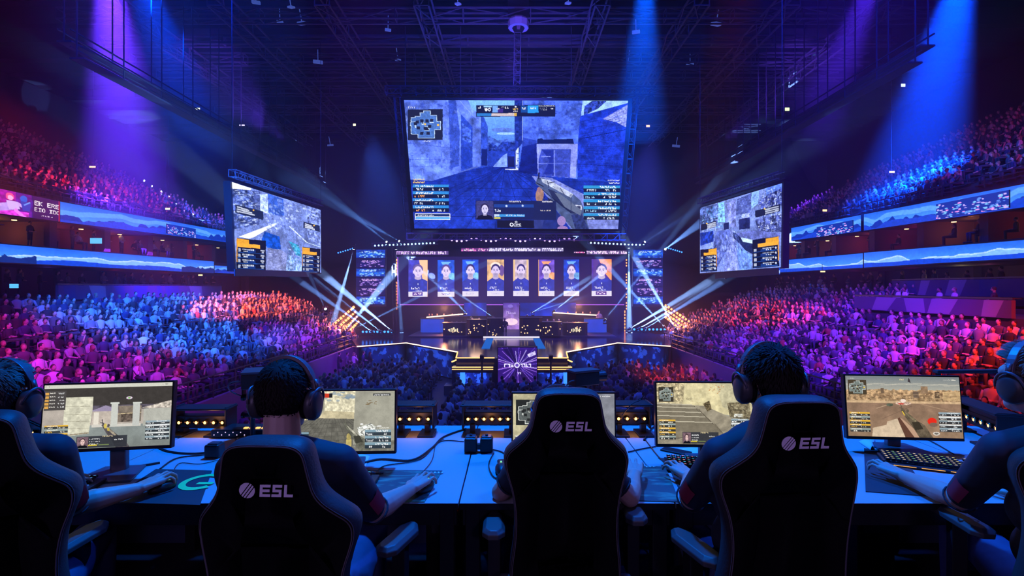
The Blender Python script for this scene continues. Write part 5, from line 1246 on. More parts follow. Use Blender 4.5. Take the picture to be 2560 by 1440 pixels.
def colours(C, sk, hr, sh):
    pal = np.array([SKIN[sk], HAIRC[hr], SHIRTS[sh][0], (.05, .055, .08)]); return pal[C]
AUD = []    # (x, y, z, yaw, pose, female, stand, skin, hair, shirt, scale, section)
def seat(x, y, z, look, section, stand=False, dark=False):
    pz = rnd.choice([0, 0, 1, 1, 2, 3, 4]) if not stand else rnd.choice([0, 1, 2])
    yaw = math.atan2(-(look[0] - x), look[1] - y) + rnd.uniform(-.35, .35)
    sh = rnd.choice([0, 0, 0, 1, 2, 3, 3, 4, 4, 5, 5, 6, 7] if not dark else [0, 0, 0, 3, 5, 2, 4, 0])
    AUD.append((x, y, z, yaw, pz, int(rnd.random() < .22), int(stand), rnd.choice([0, 0, 1, 2, 2, 3]), rnd.randrange(4), sh, rnd.uniform(.92, 1.06), section))
for s, nm in ((-1, 'left stand'), (1, 'right stand')):
    w = .8 if s < 0 else .66; dz = .246 if s < 0 else .235
    for k in range(17):
        x = 12 + (k + .35) * w; z = -3.1 + k * dz
        y = max(8, x * .78); ymax = 49.5 if s < 0 else 46
        ymax = min(ymax, 38 + k * 1.2 + 3)
        while y < ymax:
            y += .56 + rnd.uniform(-.03, .05)
            if s > 0 and x > 18.9 and y < 28.9: continue
            if (y + (.5 if s < 0 else 3)) % 9.5 < 1.0: continue          # stair aisles
            if k == 8: continue                                          # cross aisle with its railing
            if s < 0 and k >= 15 and y < 30 and rnd.random() < .6: continue
            if k == 0 or (s < 0 and k > 13): continue
            if rnd.random() < .06: continue
            seat(s * (x + rnd.uniform(-.06, .06)), y, z, (s * 1.5, y - 3.5), (nm, k), dark=rnd.random() < .35)
for s, X in ((-1, XL), (1, XR)):
    for k in range(UP_N):
        x = abs(X) + .6 + (k + .4) * .75; z = 6.9 + k * .46; y = max(x * .8, 20); ye = yend_top(k, UP_N)
        while y < ye - .5:
            y += .58 + rnd.uniform(-.03, .05)
            if y % 9 < .9 or rnd.random() < .08: continue
            seat(s * x, y, z, (0, 42), ('upper %s stand' % ('left' if s < 0 else 'right'), k), dark=rnd.random() < .5)
    # people standing on the concourse and sitting in the suites
    y = 22
    while y < 48:
        y += rnd.uniform(.6, 1.9)
        seat(X + (.35 if s < 0 else -.3) * -1 * (1 if s < 0 else 1) - (.9 if s < 0 else -.9), y, 1.05, (0, 40), ('%s concourse' % ('left' if s < 0 else 'right'), 0), stand=True, dark=True)
        if rnd.random() < .8: seat(X + s * rnd.uniform(.5, 1.5), y + .5, 3.98, (0, 40), ('%s suites' % ('left' if s < 0 else 'right'), 0), stand=rnd.random() < .4, dark=True)
for k in range(6): seat(20.2 + rnd.random() * 1.8, 20.5 + k * 1.5, .45, (0, 40), ('raised right box', 0), dark=False)
y = 13.5
while y < 34.5:
    y += .92
    x = -10.6
    while x < 10.8:
        x += .56 + rnd.uniform(-.03, .04)
        if 3.0 < abs(x - .2) < 4.1 and y < 30: continue
        if y > 27.0 and abs(x) < 4.6: continue
        lim = 27.0 if abs(x) < 4.6 else 32.2 - abs(abs(x) - 5) * .1 + (max(0, abs(x) - 3.4) * 1.0 if abs(x) < 7.7 else 3.5 - (abs(x) - 7.7) * .6) - 1.2
        if y > lim - .6: continue
        if x > 8.6 and y > 20 and False: continue
        if rnd.random() < .08: continue
        seat(x, y, FZ, (rnd.uniform(-1, 1), 40), ('floor', int((y - 13) / .92)), dark=rnd.random() < .6)
# press and crew standing near the left foot of the stage
for k in range(5): seat(-9.5 - k * .5, 33.5 + rnd.random(), FZ, (0, 40), ('floor by the stage', 0), stand=True, dark=True)

def seen(p):
    """inside the frame and not behind the desk, the players or the stage"""
    px = 1280 + p[0] / p[1] * 1280; py = 720 - (p[2] - CAMZ) / p[1] * 1280
    if not (4 < px < 2556 and 0 < py < 1040): return False
    for x0, y0, x1, y1 in ((0, 915, 118, 1440), (105, 955, 436, 1440), (600, 925, 660, 1440), (634, 915, 800, 1440), (740, 970, 995, 1440), (1283, 985, 1540, 1440), (1340, 930, 1500, 1440), (1636, 945, 1880, 1440), (1848, 870, 2010, 1440), (2100, 935, 2400, 1440), (2480, 870, 2560, 1440)):
        if x0 < px < x1 and y0 < py < y1: return False
    return True
order = sorted(range(len(AUD)), key=lambda i: AUD[i][1])
near = [i for i in order if seen((AUD[i][0], AUD[i][1], AUD[i][2] + 1.0))][:300]
nearset = set(near)
def tone(x, y, z):
    if x < 0: return 'violet' if y > 22 or x > -14 else 'magenta'
    return 'red' if y < 20 else 'violet'
ORD = ['first', 'second', 'third', 'fourth', 'fifth', 'sixth', 'seventh', 'eighth', 'ninth', 'tenth', 'eleventh', 'twelfth', 'thirteenth', 'fourteenth', 'fifteenth', 'sixteenth', 'seventeenth']
meshes = {}
for i in near:
    x, y, z, yaw, pz, fm, sd, sk, hr, sh, sc, sec = AUD[i]
    key = (pz, fm, sd, sk, hr, sh)
    if key not in meshes:
        V, F, C = SHAPES[(pz if not sd or pz < 3 else 0, fm, sd)]
        me = bpy.data.meshes.new('spectator'); me.from_pydata(V.tolist(), [], F)
        ca = me.color_attributes.new('dye', 'FLOAT_COLOR', 'POINT'); cc = np.ones((len(V), 4), np.float32); cc[:, :3] = colours(C, sk, hr, sh); ca.data.foreach_set('color', cc.ravel())
        me.polygons.foreach_set('use_smooth', [True] * len(F)); me.materials.append(M_aud); meshes[key] = me
    o = bpy.data.objects.new('person', meshes[key]); COL.objects.link(o)
    o.location = (x, y, z); o.rotation_euler = (0, 0, yaw); o.scale = (sc, sc, sc)
    nm, k = sec
    side = 'left' if x < 0 else 'right'
    col = SHIRTS[sh][1]; hair = ('dark', 'brown', 'black', 'fair')[hr] + (' long hair' if fm else ' hair')
    px = 1280 + x / y * 1280
    if nm.endswith('stand'): lab = 'spectator in %s, %s, %s, %s, %s row' % (col, hair, POSES[pz], nm, ORD[k] if k < 17 else 'last')
    elif nm == 'floor': lab = 'floor spectator in %s, %s, %s, %s centre aisle' % (col, hair, POSES[pz], 'left of' if x < -3 else ('right of' if x > 4 else 'beyond'))
    else: lab = 'person in %s, %s, %s, %s' % (col, hair, POSES[pz], nm)
    tag(o, lab, 'person', 'spectators in the %s' % nm if nm != 'floor' else 'spectators seated on the arena floor')
# everyone farther back: one dense mass
vs = []; fl = []; st_ = []; cs = []; tot = []; base = 0
LOOP = {}
for k, (V, F, C) in SHAPES.items():
    ln = np.array([len(f) for f in F]); LOOP[k] = (np.array([i for f in F for i in f]), ln)
for i in range(len(AUD)):
    if i in nearset: continue
    x, y, z, yaw, pz, fm, sd, sk, hr, sh, sc, sec = AUD[i]
    key = (pz if not sd or pz < 3 else 0, fm, sd); V, F, C = SHAPES[key]
    c, q = math.cos(yaw), math.sin(yaw); W = V * sc
    vs.append(np.stack([W[:, 0] * c - W[:, 1] * q + x, W[:, 0] * q + W[:, 1] * c + y, W[:, 2] + z], 1))
    lp, ln = LOOP[key]; fl.append(lp + base); tot.append(ln); base += len(V); cs.append(colours(C, sk, hr, sh))
vs = np.concatenate(vs).astype(np.float32); fl = np.concatenate(fl).astype(np.int32); tot = np.concatenate(tot); cs = np.concatenate(cs)
me = bpy.data.meshes.new('crowd'); me.vertices.add(len(vs)); me.vertices.foreach_set('co', vs.ravel())
me.loops.add(len(fl)); me.loops.foreach_set('vertex_index', fl)
me.polygons.add(len(tot)); me.polygons.foreach_set('loop_start', np.concatenate([[0], np.cumsum(tot)[:-1]]).astype(np.int32))
me.polygons.foreach_set('use_smooth', np.ones(len(tot), bool))
ca = me.color_attributes.new('dye', 'FLOAT_COLOR', 'POINT'); cc = np.ones((len(vs), 4), np.float32); cc[:, :3] = cs; ca.data.foreach_set('color', cc.ravel())
me.materials.append(M_aud); me.update(calc_edges=True)
o = bpy.data.objects.new('crowd', me); COL.objects.link(o)
tag(o, 'dense crowd filling the stands and floor far behind the nearest rows', 'crowd', kind='stuff')
print('audience', len(AUD), 'verts', len(vs))

# players on the stage
def stage_person(px, py, d, label, sh=3, sk=0, stand=False, yaw=PI):
    V, F, C = SHAPES[(0, 0, int(stand))]; key = ('st', sh, sk, stand)
    if key not in meshes:
        me = bpy.data.meshes.new('stage_player'); me.from_pydata(V.tolist(), [], F)
        ca = me.color_attributes.new('dye', 'FLOAT_COLOR', 'POINT'); cc = np.ones((len(V), 4), np.float32); cc[:, :3] = colours(C, sk, 1, sh); ca.data.foreach_set('color', cc.ravel())
        me.polygons.foreach_set('use_smooth', [True] * len(F)); me.materials.append(M_aud); meshes[key] = me
    o = bpy.data.objects.new('person', meshes[key]); COL.objects.link(o); p = P(px, py, d)
    o.location = (p.x, d, p.z - (1.15 if not stand else 1.55)); o.rotation_euler = (0, 0, yaw); tag(o, label, 'person', 'people on the stage')
for k, px in enumerate((1073, 1080, 1093, 1110, 1131, 1146)): stage_person(px, 786, 47.3, 'seated person lit orange behind the raised left desk, %s from its left end' % ORD[k], 6, 2)
for k, px in enumerate((1419, 1440, 1457, 1476, 1496)): stage_person(px, 781, 47.3, 'seated person lit orange behind the raised right desk, %s from its left end' % ORD[k], 6, 2)
for k, px in enumerate((1118, 1130, 1142, 1154, 1180, 1198)): stage_person(px, 806 if k < 4 else 797, 43.4 if k < 4 else 42.6, 'player seated at the left team desks, %s from the left' % ORD[k], 3, 0)
for k, px in enumerate((1368, 1384, 1397, 1418, 1432, 1446)): stage_person(px, 806 if k > 2 else 800, 43.4 if k > 2 else 42.6, 'player seated at the right team desks, %s from the left' % ORD[k], 3, 0)
stage_person(1262, 797, 41.5, 'dark figure standing at the left edge of the pink doorway screen', 0, 1, True)
stage_person(1498, 779, 45.8, 'person in white at the right end of the raised right desk', 1, 2, True)
plight(P(1110, 770, 46.2), 260, (1, .35, .15), .2); plight(P(1445, 766, 46.2), 260, (1, .35, .15), .2)
plight(P(1190, 780, 42.6), 60, (1, .6, .35), .5); plight(P(1400, 780, 42.6), 60, (1, .6, .35), .2)
# chairs are hidden under the audience; railings of the stands show
def railing(pts, label, h=1.0, post=1.6):
    ctr = Vector(pts[0]); e = empty('stand_railing', ctr); tag(e, label, 'railing')
    b = MB(); pb = []
    for a, q in zip(pts[:-1], pts[1:]):
        a = Vector(a) - ctr; q = Vector(q) - ctr
        for z in (h, h * .62, h * .3): b.bar(a + Vector((0, 0, z)), q + Vector((0, 0, z)), .05 if z == h else .03)
        n = max(1, int((q - a).length / post)); pb += [a.lerp(q, k / n) for k in range(n + 1)]
    b.build('rail', M_steel, e)
    for p in pb[:90]:
        b = MB(); b.bar(p, p + Vector((0, 0, h)), .045); b.build('post', M_steel, e)
railing([(-11.9, 14, -2.75), (-11.9, 38, -2.75)], 'steel railing along the front of the left stand', .9)
railing([(11.9, 14, -2.75), (11.9, 40, -2.75)], 'steel railing along the front of the right stand', .9)
railing([(-18.6, 18, -1.15), (-18.6, 40, -1.15)], 'steel railing of the cross aisle halfway up the left stand', .8)
railing([(17.1, 17, -1.2), (17.1, 38, -1.2)], 'steel railing of the cross aisle halfway up the right stand', .8)
railing([(XL - .1, 24, 6.95), (XL - .1, 50, 6.95)], 'thin railing on top of the upper left ribbon', .6, 2.5)
railing([(XR + .1, 21, 6.75), (XR + .1, 44, 6.75)], 'thin railing on top of the upper right ribbon', .6, 2.5)
# low tables of the raised box
for k in range(3):
    e = empty('box_table', (20.3, 21 + k * 2.6, .45)); tag(e, 'small dark table in the raised box of the right stand, %s from the near end' % ORD[k], 'table')
    b = MB(); b.lathe([(.45, .72), (.45, .76)], n=12); b.build('tabletop', M_steel, e); b = MB(); b.cyl((0, 0, 0), (0, 0, .72), .04); b.build('pedestal', M_black, e)

for k in range(5): plight((-23.6, 29.5 + k * 3.6, 2.7), 5, (.45, .12, 1), .15)  # violet points added to light the left parapet, no lamps there
# ------------------------------------------------------------------ desk row
TZ = 0.75
def prof_desk(x0, x1, label, y0=2.07, y1=3.24):
    e = empty('desk_table', ((x0 + x1) / 2, (y0 + y1) / 2, 0)); tag(e, label, 'table', 'tables of the desk row')
    w = x1 - x0 - .006; d = y1 - y0
    b = MB(); b.box((0, 0, TZ - .0125), (w, d, .025)); b.build('tabletop', M_desk, e, bevel=.002)
    b = MB(); b.box((0, -d / 2 - .002, TZ - .0135), (w, .003, .025)); b.build('edge_band', M_black, e)
    b = MB(); b.box((0, -d / 2 + .05, TZ - .065), (w - .02, .03, .08)); b.build('apron', M_black, e); b = MB(); b.box((0, d / 2 - .05, TZ - .065), (w - .02, .03, .08)); b.build('apron', M_black, e)
    for sx in (-1, 1):
        for sy in (-1, 1):
            b = MB(); b.box((sx * (w / 2 - .05), sy * (d / 2 - .06), (TZ - .025) / 2), (.06, .06, TZ - .025)); b.build('leg', M_blackmetal, e, bevel=.004)
    return e
prof_desk(-3.5, -1.93, 'grey table at the left end of the desk row, under the leftmost player')
prof_desk(-1.93, -.215, 'grey table second from the left, before the player with the short dark hair')
prof_desk(-.215, .66, 'narrow grey table in the middle, before the empty-looking centre chair')
prof_desk(.66, 2.30, 'grey table second from the right, before the tousle-haired player')
prof_desk(2.30, 3.6, 'grey table at the right end of the desk row')
b = MB(); b.box((0, 3.27, .36), (9, .03, .72)); struct(b.build('wall_platform_skirt', mat('skirt_cloth', (.05, .06, .12), .9, noise=.2, nscale=6)))

def at(px, py, d): return P(px, py, d)
# ---- monitors
M_bezel = mat('monitor_bezel', (.012, .012, .014), .35)
M_stand = mat('monitor_stand', (.14, .14, .16), .35, .4)
def monitor(x, y, zc, w, h, rz, tilt, i, label, base='plate', by=None):
    e = empty('monitor', (x, y, TZ), rz); tag(e, label, 'monitor', 'player monitors')
    T = Matrix.Rotation(-tilt, 3, 'X'); c0 = Vector((0, 0, zc - TZ))
    f = lambda u, v, dd=0.0: c0 + T @ Vector((u, dd, v))
    c = paint_mon(i); bz = .008
    c.mesh('screen', f(-w / 2 + bz, h / 2 - bz, -.0305), f(w / 2 - bz, h / 2 - bz, -.0305), f(w / 2 - bz, -h / 2 + bz * 2, -.0305), f(-w / 2 + bz, -h / 2 + bz * 2, -.0305), M_mon, e)
    b = MB(); b.box(c0 + T @ Vector((0, -.012, 0)), (w, .034, h), M=T); b.box(c0 + T @ Vector((0, .02, -.02)), (w * .6, .04, h * .6), M=T); b.build('casing', M_bezel, e, bevel=.004)
    b = MB(); b.box((0, .06, (zc - TZ) * .52), (.07, .035, (zc - TZ) * 1.05)); b.build('stand_column', M_stand, e, bevel=.006)
    b = MB(); b.prism([(-.13, -.10), (.13, -.10), (.09, .11), (-.09, .11)], 0, .012); b.build('stand_base', M_stand, e, bevel=.003)
    return e
M_mon = screen_mat('monitor_dots', 1.12)
monitor(-1.852, 2.37, 1.03, .545, .31, math.radians(9), .10, 1, 'leftmost monitor showing a grey colonnade and a score list, beside the light-haired player')
monitor(-.832, 2.5, .972, .54, .31, math.radians(2), .05, 2, 'monitor with a stone alley and a gloved rifle, partly behind the short-haired player')
monitor(.262, 2.62, .94, .53, .30, 0, .05, 3, 'monitor mostly hidden behind the empty-looking centre chair, map in its corner')
monitor(.985, 2.55, .995, .55, .32, math.radians(-2), .08, 4, 'monitor showing pale stone steps, partly behind the tousle-haired player')
monitor(2.075, 2.74, .985, .585, .34, math.radians(-5), .10, 5, 'rightmost monitor showing a brown desert road under a pale sky')

# ---- gaming chairs
OUT = [(0, .035), (.002, .07), (.010, .097), (.03, .115), (.08, .126), (.13, .138), (.165, .158), (.20, .19), (.235, .22), (.27, .231), (.31, .226), (.37, .207), (.43, .196), (.50, .192), (.58, .197), (.66, .207), (.74, .211), (.80, .200), (.84, .17)]
def chair(x, y, ztop, rz, label, arms, logo=True, scale=1.0, recline=.10, logo_dz=.135, hide_seat=False):
    e = empty('gaming_chair', (x, y, 0), rz); tag(e, label, 'chair', 'gaming chairs of the desk row')
    R = Matrix.Rotation(recline, 3, 'X')    # leans back toward the viewer
    piv = Vector((0, .05, .50)); up = ztop - .50
    def bk(u, dep, dz):                      # u sideways, dep forward, dz below the top
        return piv + R @ Vector((u * scale, dep, (up / math.cos(recline)) - dz * scale))
    line = smooth_line([(w, 0, d) for d, w in OUT], 3)
    prof = [(p.x, p.z) for p in line]
    ring = [(w, d) for w, d in prof] + [(-w, d) for w, d in reversed(prof)]
    def wing(w, d):                          # side wings bend forward
        t = max(0, min(1, (abs(w) - .11) / .12)); return .05 * t * t
    layers = [(-.030, .88, .012), (-.036, .955, .005), (-.022, .99, .0), (.01, 1.0, -.002), (.045, .97, .004), (.065, .88, .018), (.07, .6, .05)]
    n = len(ring)
    def layer(dep, k, ins): return [bk(w * k, dep + wing(w, d), d + (ins if d < .4 else -ins)) for w, d in ring]
    # back panel (fabric) and padded rim (leather) and front
    def strip_mesh(ls, cap=None):
        b = MB(); vs = []
        for l in ls: vs += layer(*l)
        fs = []
        for j in range(len(ls) - 1):
            for k in range(n): fs.append((j * n + k, j * n + (k + 1) % n, (j + 1) * n + (k + 1) % n, (j + 1) * n + k))
        b.add(vs, fs)
        if cap is not None:
            o = cap * n; m = n // 2
            b.f += [(o + k, o + k + 1, o + n - 2 - k, o + n - 1 - k) for k in range(m - 1)]; b.m += [0] * (m - 1)
        return b
    strip_mesh([(-.022, .5, .10), (-.030, .86, .016), (-.036, .94, .007), (-.034, .965, .004)], cap=0).build('back_panel', M_fabric, e, smooth=True)
    strip_mesh([(-.034, .965, .004), (-.026, .992, .0), (.01, 1.0, -.003), (.045, .97, .004), (.065, .88, .018), (.07, .6, .05)], cap=5).build('backrest', M_leather, e, smooth=True)
    seam = [bk(w * .95, -.036 + wing(w, d), d + .006) for w, d in ring]
    b = MB(); b.tube(seam, .0022, 5, closed=True)
    s2 = [bk(w * .972, -.034 + wing(w, d), d + .003) for w, d in ring]; b.tube(s2, .0013, 4, closed=True); b.build('piping', M_thread, e, smooth=True)
    if logo:
        b = MB(); S = .00118 * scale; zc = logo_dz
        def LP(px, py): return bk((px) * S / scale, -.0395 - max(0, 0), zc + py * S / scale)
        def poly3(pts): 
            vs = [LP(*p) for p in pts]; bb = [v + R @ Vector((0, -.0015, 0)) for v in vs]; m = len(pts)
            b.add(bb + vs, [tuple(range(m))] + [(k, k + m, (k + 1) % m + m, (k + 1) % m) for k in range(m)])
        # emblem: disc cut by slanting slots
        cx, cy, r = -38, 0, 18.5
        def inside_strip(a0, a1):
            # part of the disc between two parallel slanted lines offset a0..a1 along the normal
            an = math.radians(38); tx, ty = math.sin(an), -math.cos(an); nx, ny = math.cos(an), math.sin(an)
            L0 = [(a0 + (a1 - a0) * k / 6) for k in range(7)]
            pts = [(cx + nx * a + tx * math.sqrt(max(0, r * r - a * a)), cy + ny * a + ty * math.sqrt(max(0, r * r - a * a))) for a in L0]
            pts += [(cx + nx * a - tx * math.sqrt(max(0, r * r - a * a)), cy + ny * a - ty * math.sqrt(max(0, r * r - a * a))) for a in reversed(L0)]
            poly3(pts)
        for a0, a1 in ((-18.4, -5.5), (-3.2, .8), (3.0, 7.0), (9.2, 18.4)): inside_strip(a0, a1)
        h = 14.5; t = 6.2
        def rect(x0, y0, x1, y1, sl=1.5): poly3([(x0 - y0 * .1, y0), (x1 - y0 * .1, y0), (x1 - y1 * .1, y1), (x0 - y1 * .1, y1)])
        # E
        rect(-8, -h, -1.5, h); rect(-1.4, -h, 17, -h + t); rect(-1.4, -t / 2, 15, t / 2); rect(-1.4, h - t, 17, h)
        # S
        rect(22, -h, 44, -h + t); rect(22, -h + t, 28, -t / 2); rect(22, -t / 2, 43, t / 2); rect(37, t / 2, 43, h - t); rect(20, h - t, 43, h)
        # L
        rect(49, -h, 55.5, h - t); rect(49, h - t, 70, h)
        b.build('printed_logo', M_logo, e)
    # seat, wings, armrests, base
    b = MB(); b.prism([(-.20, .03), (.20, .03), (.24, .12), (.25, .40), (.21, .50), (-.21, .50), (-.25, .40), (-.24, .12)], .42, .50); b.build('seat', M_fabric, e, bevel=.03, seg=3, smooth=True)
    for s in (-1, 1):
        b = MB(); b.lathe([(.045, 0), (.045, .03), (.03, .045)], c=(s * .21, .06, .50), n=14, M=Matrix.Rotation(s * PI / 2, 3, 'Y')); b.build('recline_hub', M_pad, e, smooth=False)
    for s, (ax, ay, az, arz, L) in arms.items():
        g = MB(); W = .088
        pr = [(-W / 2, -L / 2 + .03), (-W / 2 + .025, -L / 2), (W / 2 - .025, -L / 2), (W / 2, -L / 2 + .03), (W / 2, L / 2 - .05), (W / 2 - .03, L / 2), (-W / 2 + .03, L / 2), (-W / 2, L / 2 - .05)]
        M = Matrix.Rotation(arz, 3, 'Z'); c0 = Vector((ax, ay, az))
        low = [M @ Vector((p[0], p[1], -.028)) + c0 for p in pr]; mid = [M @ Vector((p[0], p[1], -.010)) + c0 for p in pr]; top = [M @ Vector((p[0] * .68, p[1] * .88, .004)) + c0 for p in pr]
        m = 8; g.add(low + mid + top, [tuple(range(m - 1, -1, -1)), tuple(range(2 * m, 3 * m))] + [(j * m + k, j * m + (k + 1) % m, (j + 1) * m + (k + 1) % m, (j + 1) * m + k) for j in (0, 1) for k in range(m)])
        a = g.build('armrest', M_pad, e, bevel=.003)
        b = MB(); b.box((ax, ay + .02, (az + .47) / 2 - .02), (.05, .07, az - .47)); b.bar((ax, ay + .02, .47), (ax * .4, ay + .02, .44), .05, .025); b.build('arm_post', M_black, e, bevel=.004)
    b = MB(); b.cyl((0, .26, .12), (0, .26, .42), .03, n=14); b.box((0, .26, .40), (.22, .26, .05)); b.build('gas_lift', M_blackmetal, e)
    b = MB()
    for k in range(5):
        t = 2 * PI * k / 5 + .3; b.bar((0, .26, .11), (.30 * math.cos(t), .26 + .30 * math.sin(t), .075), .05, .035)
    b.build('star_base', M_black, e, bevel=.004)
    for k in range(5):
        t = 2 * PI * k / 5 + .3; p = Vector((.30 * math.cos(t), .26 + .30 * math.sin(t), .03))
        b = MB(); b.cyl(p + Vector((-.02, 0, 0)), p + Vector((.02, 0, 0)), .03, n=12); b.bar(p, p + Vector((0, 0, .05)), .02); b.build('caster', M_black, e)
    return e
C3 = chair(.20, 1.86, 1.255, 0, 'gaming chair with its tall back nearest the middle, hiding its player', {-1: (-.27, .16, .70, .0, .20), 1: (.285, .20, .735, 0, .20)}, logo_dz=.120)
C2 = chair(-.675, 1.44, 1.20, math.radians(-2), 'gaming chair of the short-haired player, lilac logo low on its wide back', {1: (.232, .50, .69, math.radians(-16), .24), -1: (-.26, .5, .69, .1, .24)}, scale=1.0, logo_dz=.128)
C4 = chair(.875, 1.60, 1.285, math.radians(3), 'gaming chair of the tousle-haired player with grey padded left edge', {-1: (-.20, .26, .70, math.radians(14), .26), 1: (.26, .3, .7, 0, .26)}, logo_dz=.13)
C1 = chair(-1.52, 1.44, 1.27, math.radians(24), 'gaming chair cut off by the left edge of the photo', {1: (.10, .47, .70, math.radians(-24), .26), -1: (-.27, .4, .7, 0, .26)}, logo=False)
C5 = chair(1.80, 1.52, 1.31, math.radians(-25), 'gaming chair cut off by the right edge of the photo', {-1: (-.25, .42, .735, math.radians(18), .30), 1: (.27, .4, .7, 0, .26)}, logo=False)

# ------------------------------------------------------------------ people at the desk
def vox(mb, name, m, parent, voxel, it=4, fac=.5):
    o = mb.build(name, m, parent, smooth=True)
    r = o.modifiers.new('r', 'REMESH'); r.mode = 'VOXEL'; r.voxel_size = voxel; r.use_smooth_shade = True
    s = o.modifiers.new('s', 'SMOOTH'); s.factor = fac; s.iterations = it
    return o
def cap(mb, a, b_, r1, r2, n=12):
    a = Vector(a); b_ = Vector(b_); mb.cyl(a, b_, r1, r2, n=n); mb.ball(a, r1, nu=n, nv=8); mb.ball(b_, r2, nu=n, nv=8)
def limb(mb, pts, rs, n=12):
    for i in range(len(pts) - 1): cap(mb, pts[i], pts[i + 1], rs[i], rs[i + 1], n)
def hand(mb, wrist, fwd, side, curl=.6, spread=.16, scale=1.0, lift=.25):
    """palm down; fwd points along the hand, side=+1 thumb toward +X of the hand frame"""
    f = Vector(fwd).normalized(); up0 = Vector((0, 0, 1)); r = f.cross(up0).normalized(); up = r.cross(f).normalized()
    fr = Matrix((r, f, up)).transposed()
    W = Vector(wrist); S = scale
    def L(x, y, z): return W + fr @ Vector((x * side * S, y * S, z * S))
    # palm: four rays from the wrist to the knuckles
    kn = [(-.034, .078, .010), (-.012, .088, .016), (.011, .086, .015), (.032, .076, .009)]     # little .. index, thumb on +x
    for k in kn: cap(mb, L(k[0] * .55, .008, .004), L(*k), .0165 * S, .0125 * S, 8)
    cap(mb, L(-.012, .03, 0), L(.012, .03, 0), .016 * S, .016 * S, 8)
    cap(mb, L(.018, .02, -.006), L(.036, .052, -.008), .016 * S, .013 * S, 8)
    lens = [(.030, .020, .017), (.040, .026, .019), (.044, .028, .020), (.038, .024, .019)]
    for i, (k, ls) in enumerate(zip(kn, lens)):
        ang = lift - i * .03; sp = (-1.5 + i) * spread; p = Vector(k); rad = (.0078, .0088, .0092, .0088)[i]
        for j, l in enumerate(ls):
            d = Vector((math.sin(sp) * math.cos(ang), math.cos(sp) * math.cos(ang), math.sin(ang)))
            q = p + d * l
            cap(mb, L(*p), L(*q), rad * S * (1 - .07 * j), rad * S * (.92 - .07 * j), 8)
            p = q; ang -= curl * (1.0, .8, .6)[j] * (1.1 - .1 * i)
    # thumb: three joints leaving the side of the palm near its base
    p = Vector((.030, .030, -.004)); a = .75
    for l, rr, da in ((.034, .0115, -.22), (.028, .0098, -.3), (.022, .0088, 0)):
        q = p + Vector((math.sin(a), math.cos(a), -.12)) * l; cap(mb, L(*p), L(*q), rr * S, rr * .9 * S, 8); p = q; a += da
HEADF = {}
def head_mesh(mb, c, yaw, pitch):
    M = Matrix.Rotation(yaw, 3, 'Z') @ Matrix.Rotation(pitch, 3, 'X'); c = Vector(c)
    L = lambda x, y, z: c + M @ Vector((x, y, z))
    mb.ball(L(0, -.012, .02), (.074, .093, .088), M, 20, 14); mb.ball(L(0, .03, -.03), (.060, .062, .085), M, 18, 12)
    mb.ball(L(0, .055, -.085), (.038, .036, .028), M, 12, 8); mb.ball(L(0, .062, .025), (.055, .03, .03), M, 12, 8)
    cap(mb, L(0, .088, .005), L(0, .108, -.028), .009, .012, 8); mb.ball(L(0, .094, -.03), (.017, .012, .009), M, 8, 6)
    for s in (-1, 1):
        mb.ball(L(s * .076, -.004, -.012), (.008, .018, .032), M, 8, 8); mb.ball(L(s * .078, -.012, .004), (.01, .012, .014), M, 8, 6)
        mb.ball(L(s * .042, .058, -.02), (.02, .02, .018), M, 8, 6); mb.ball(L(s * .030, .083, .004), (.013, .008, .009), M, 8, 6)
    mb.ball(L(0, .09, -.055), (.022, .01, .006), M, 8, 6); mb.ball(L(0, .089, -.064), (.019, .01, .006), M, 8, 6)
    return L, M
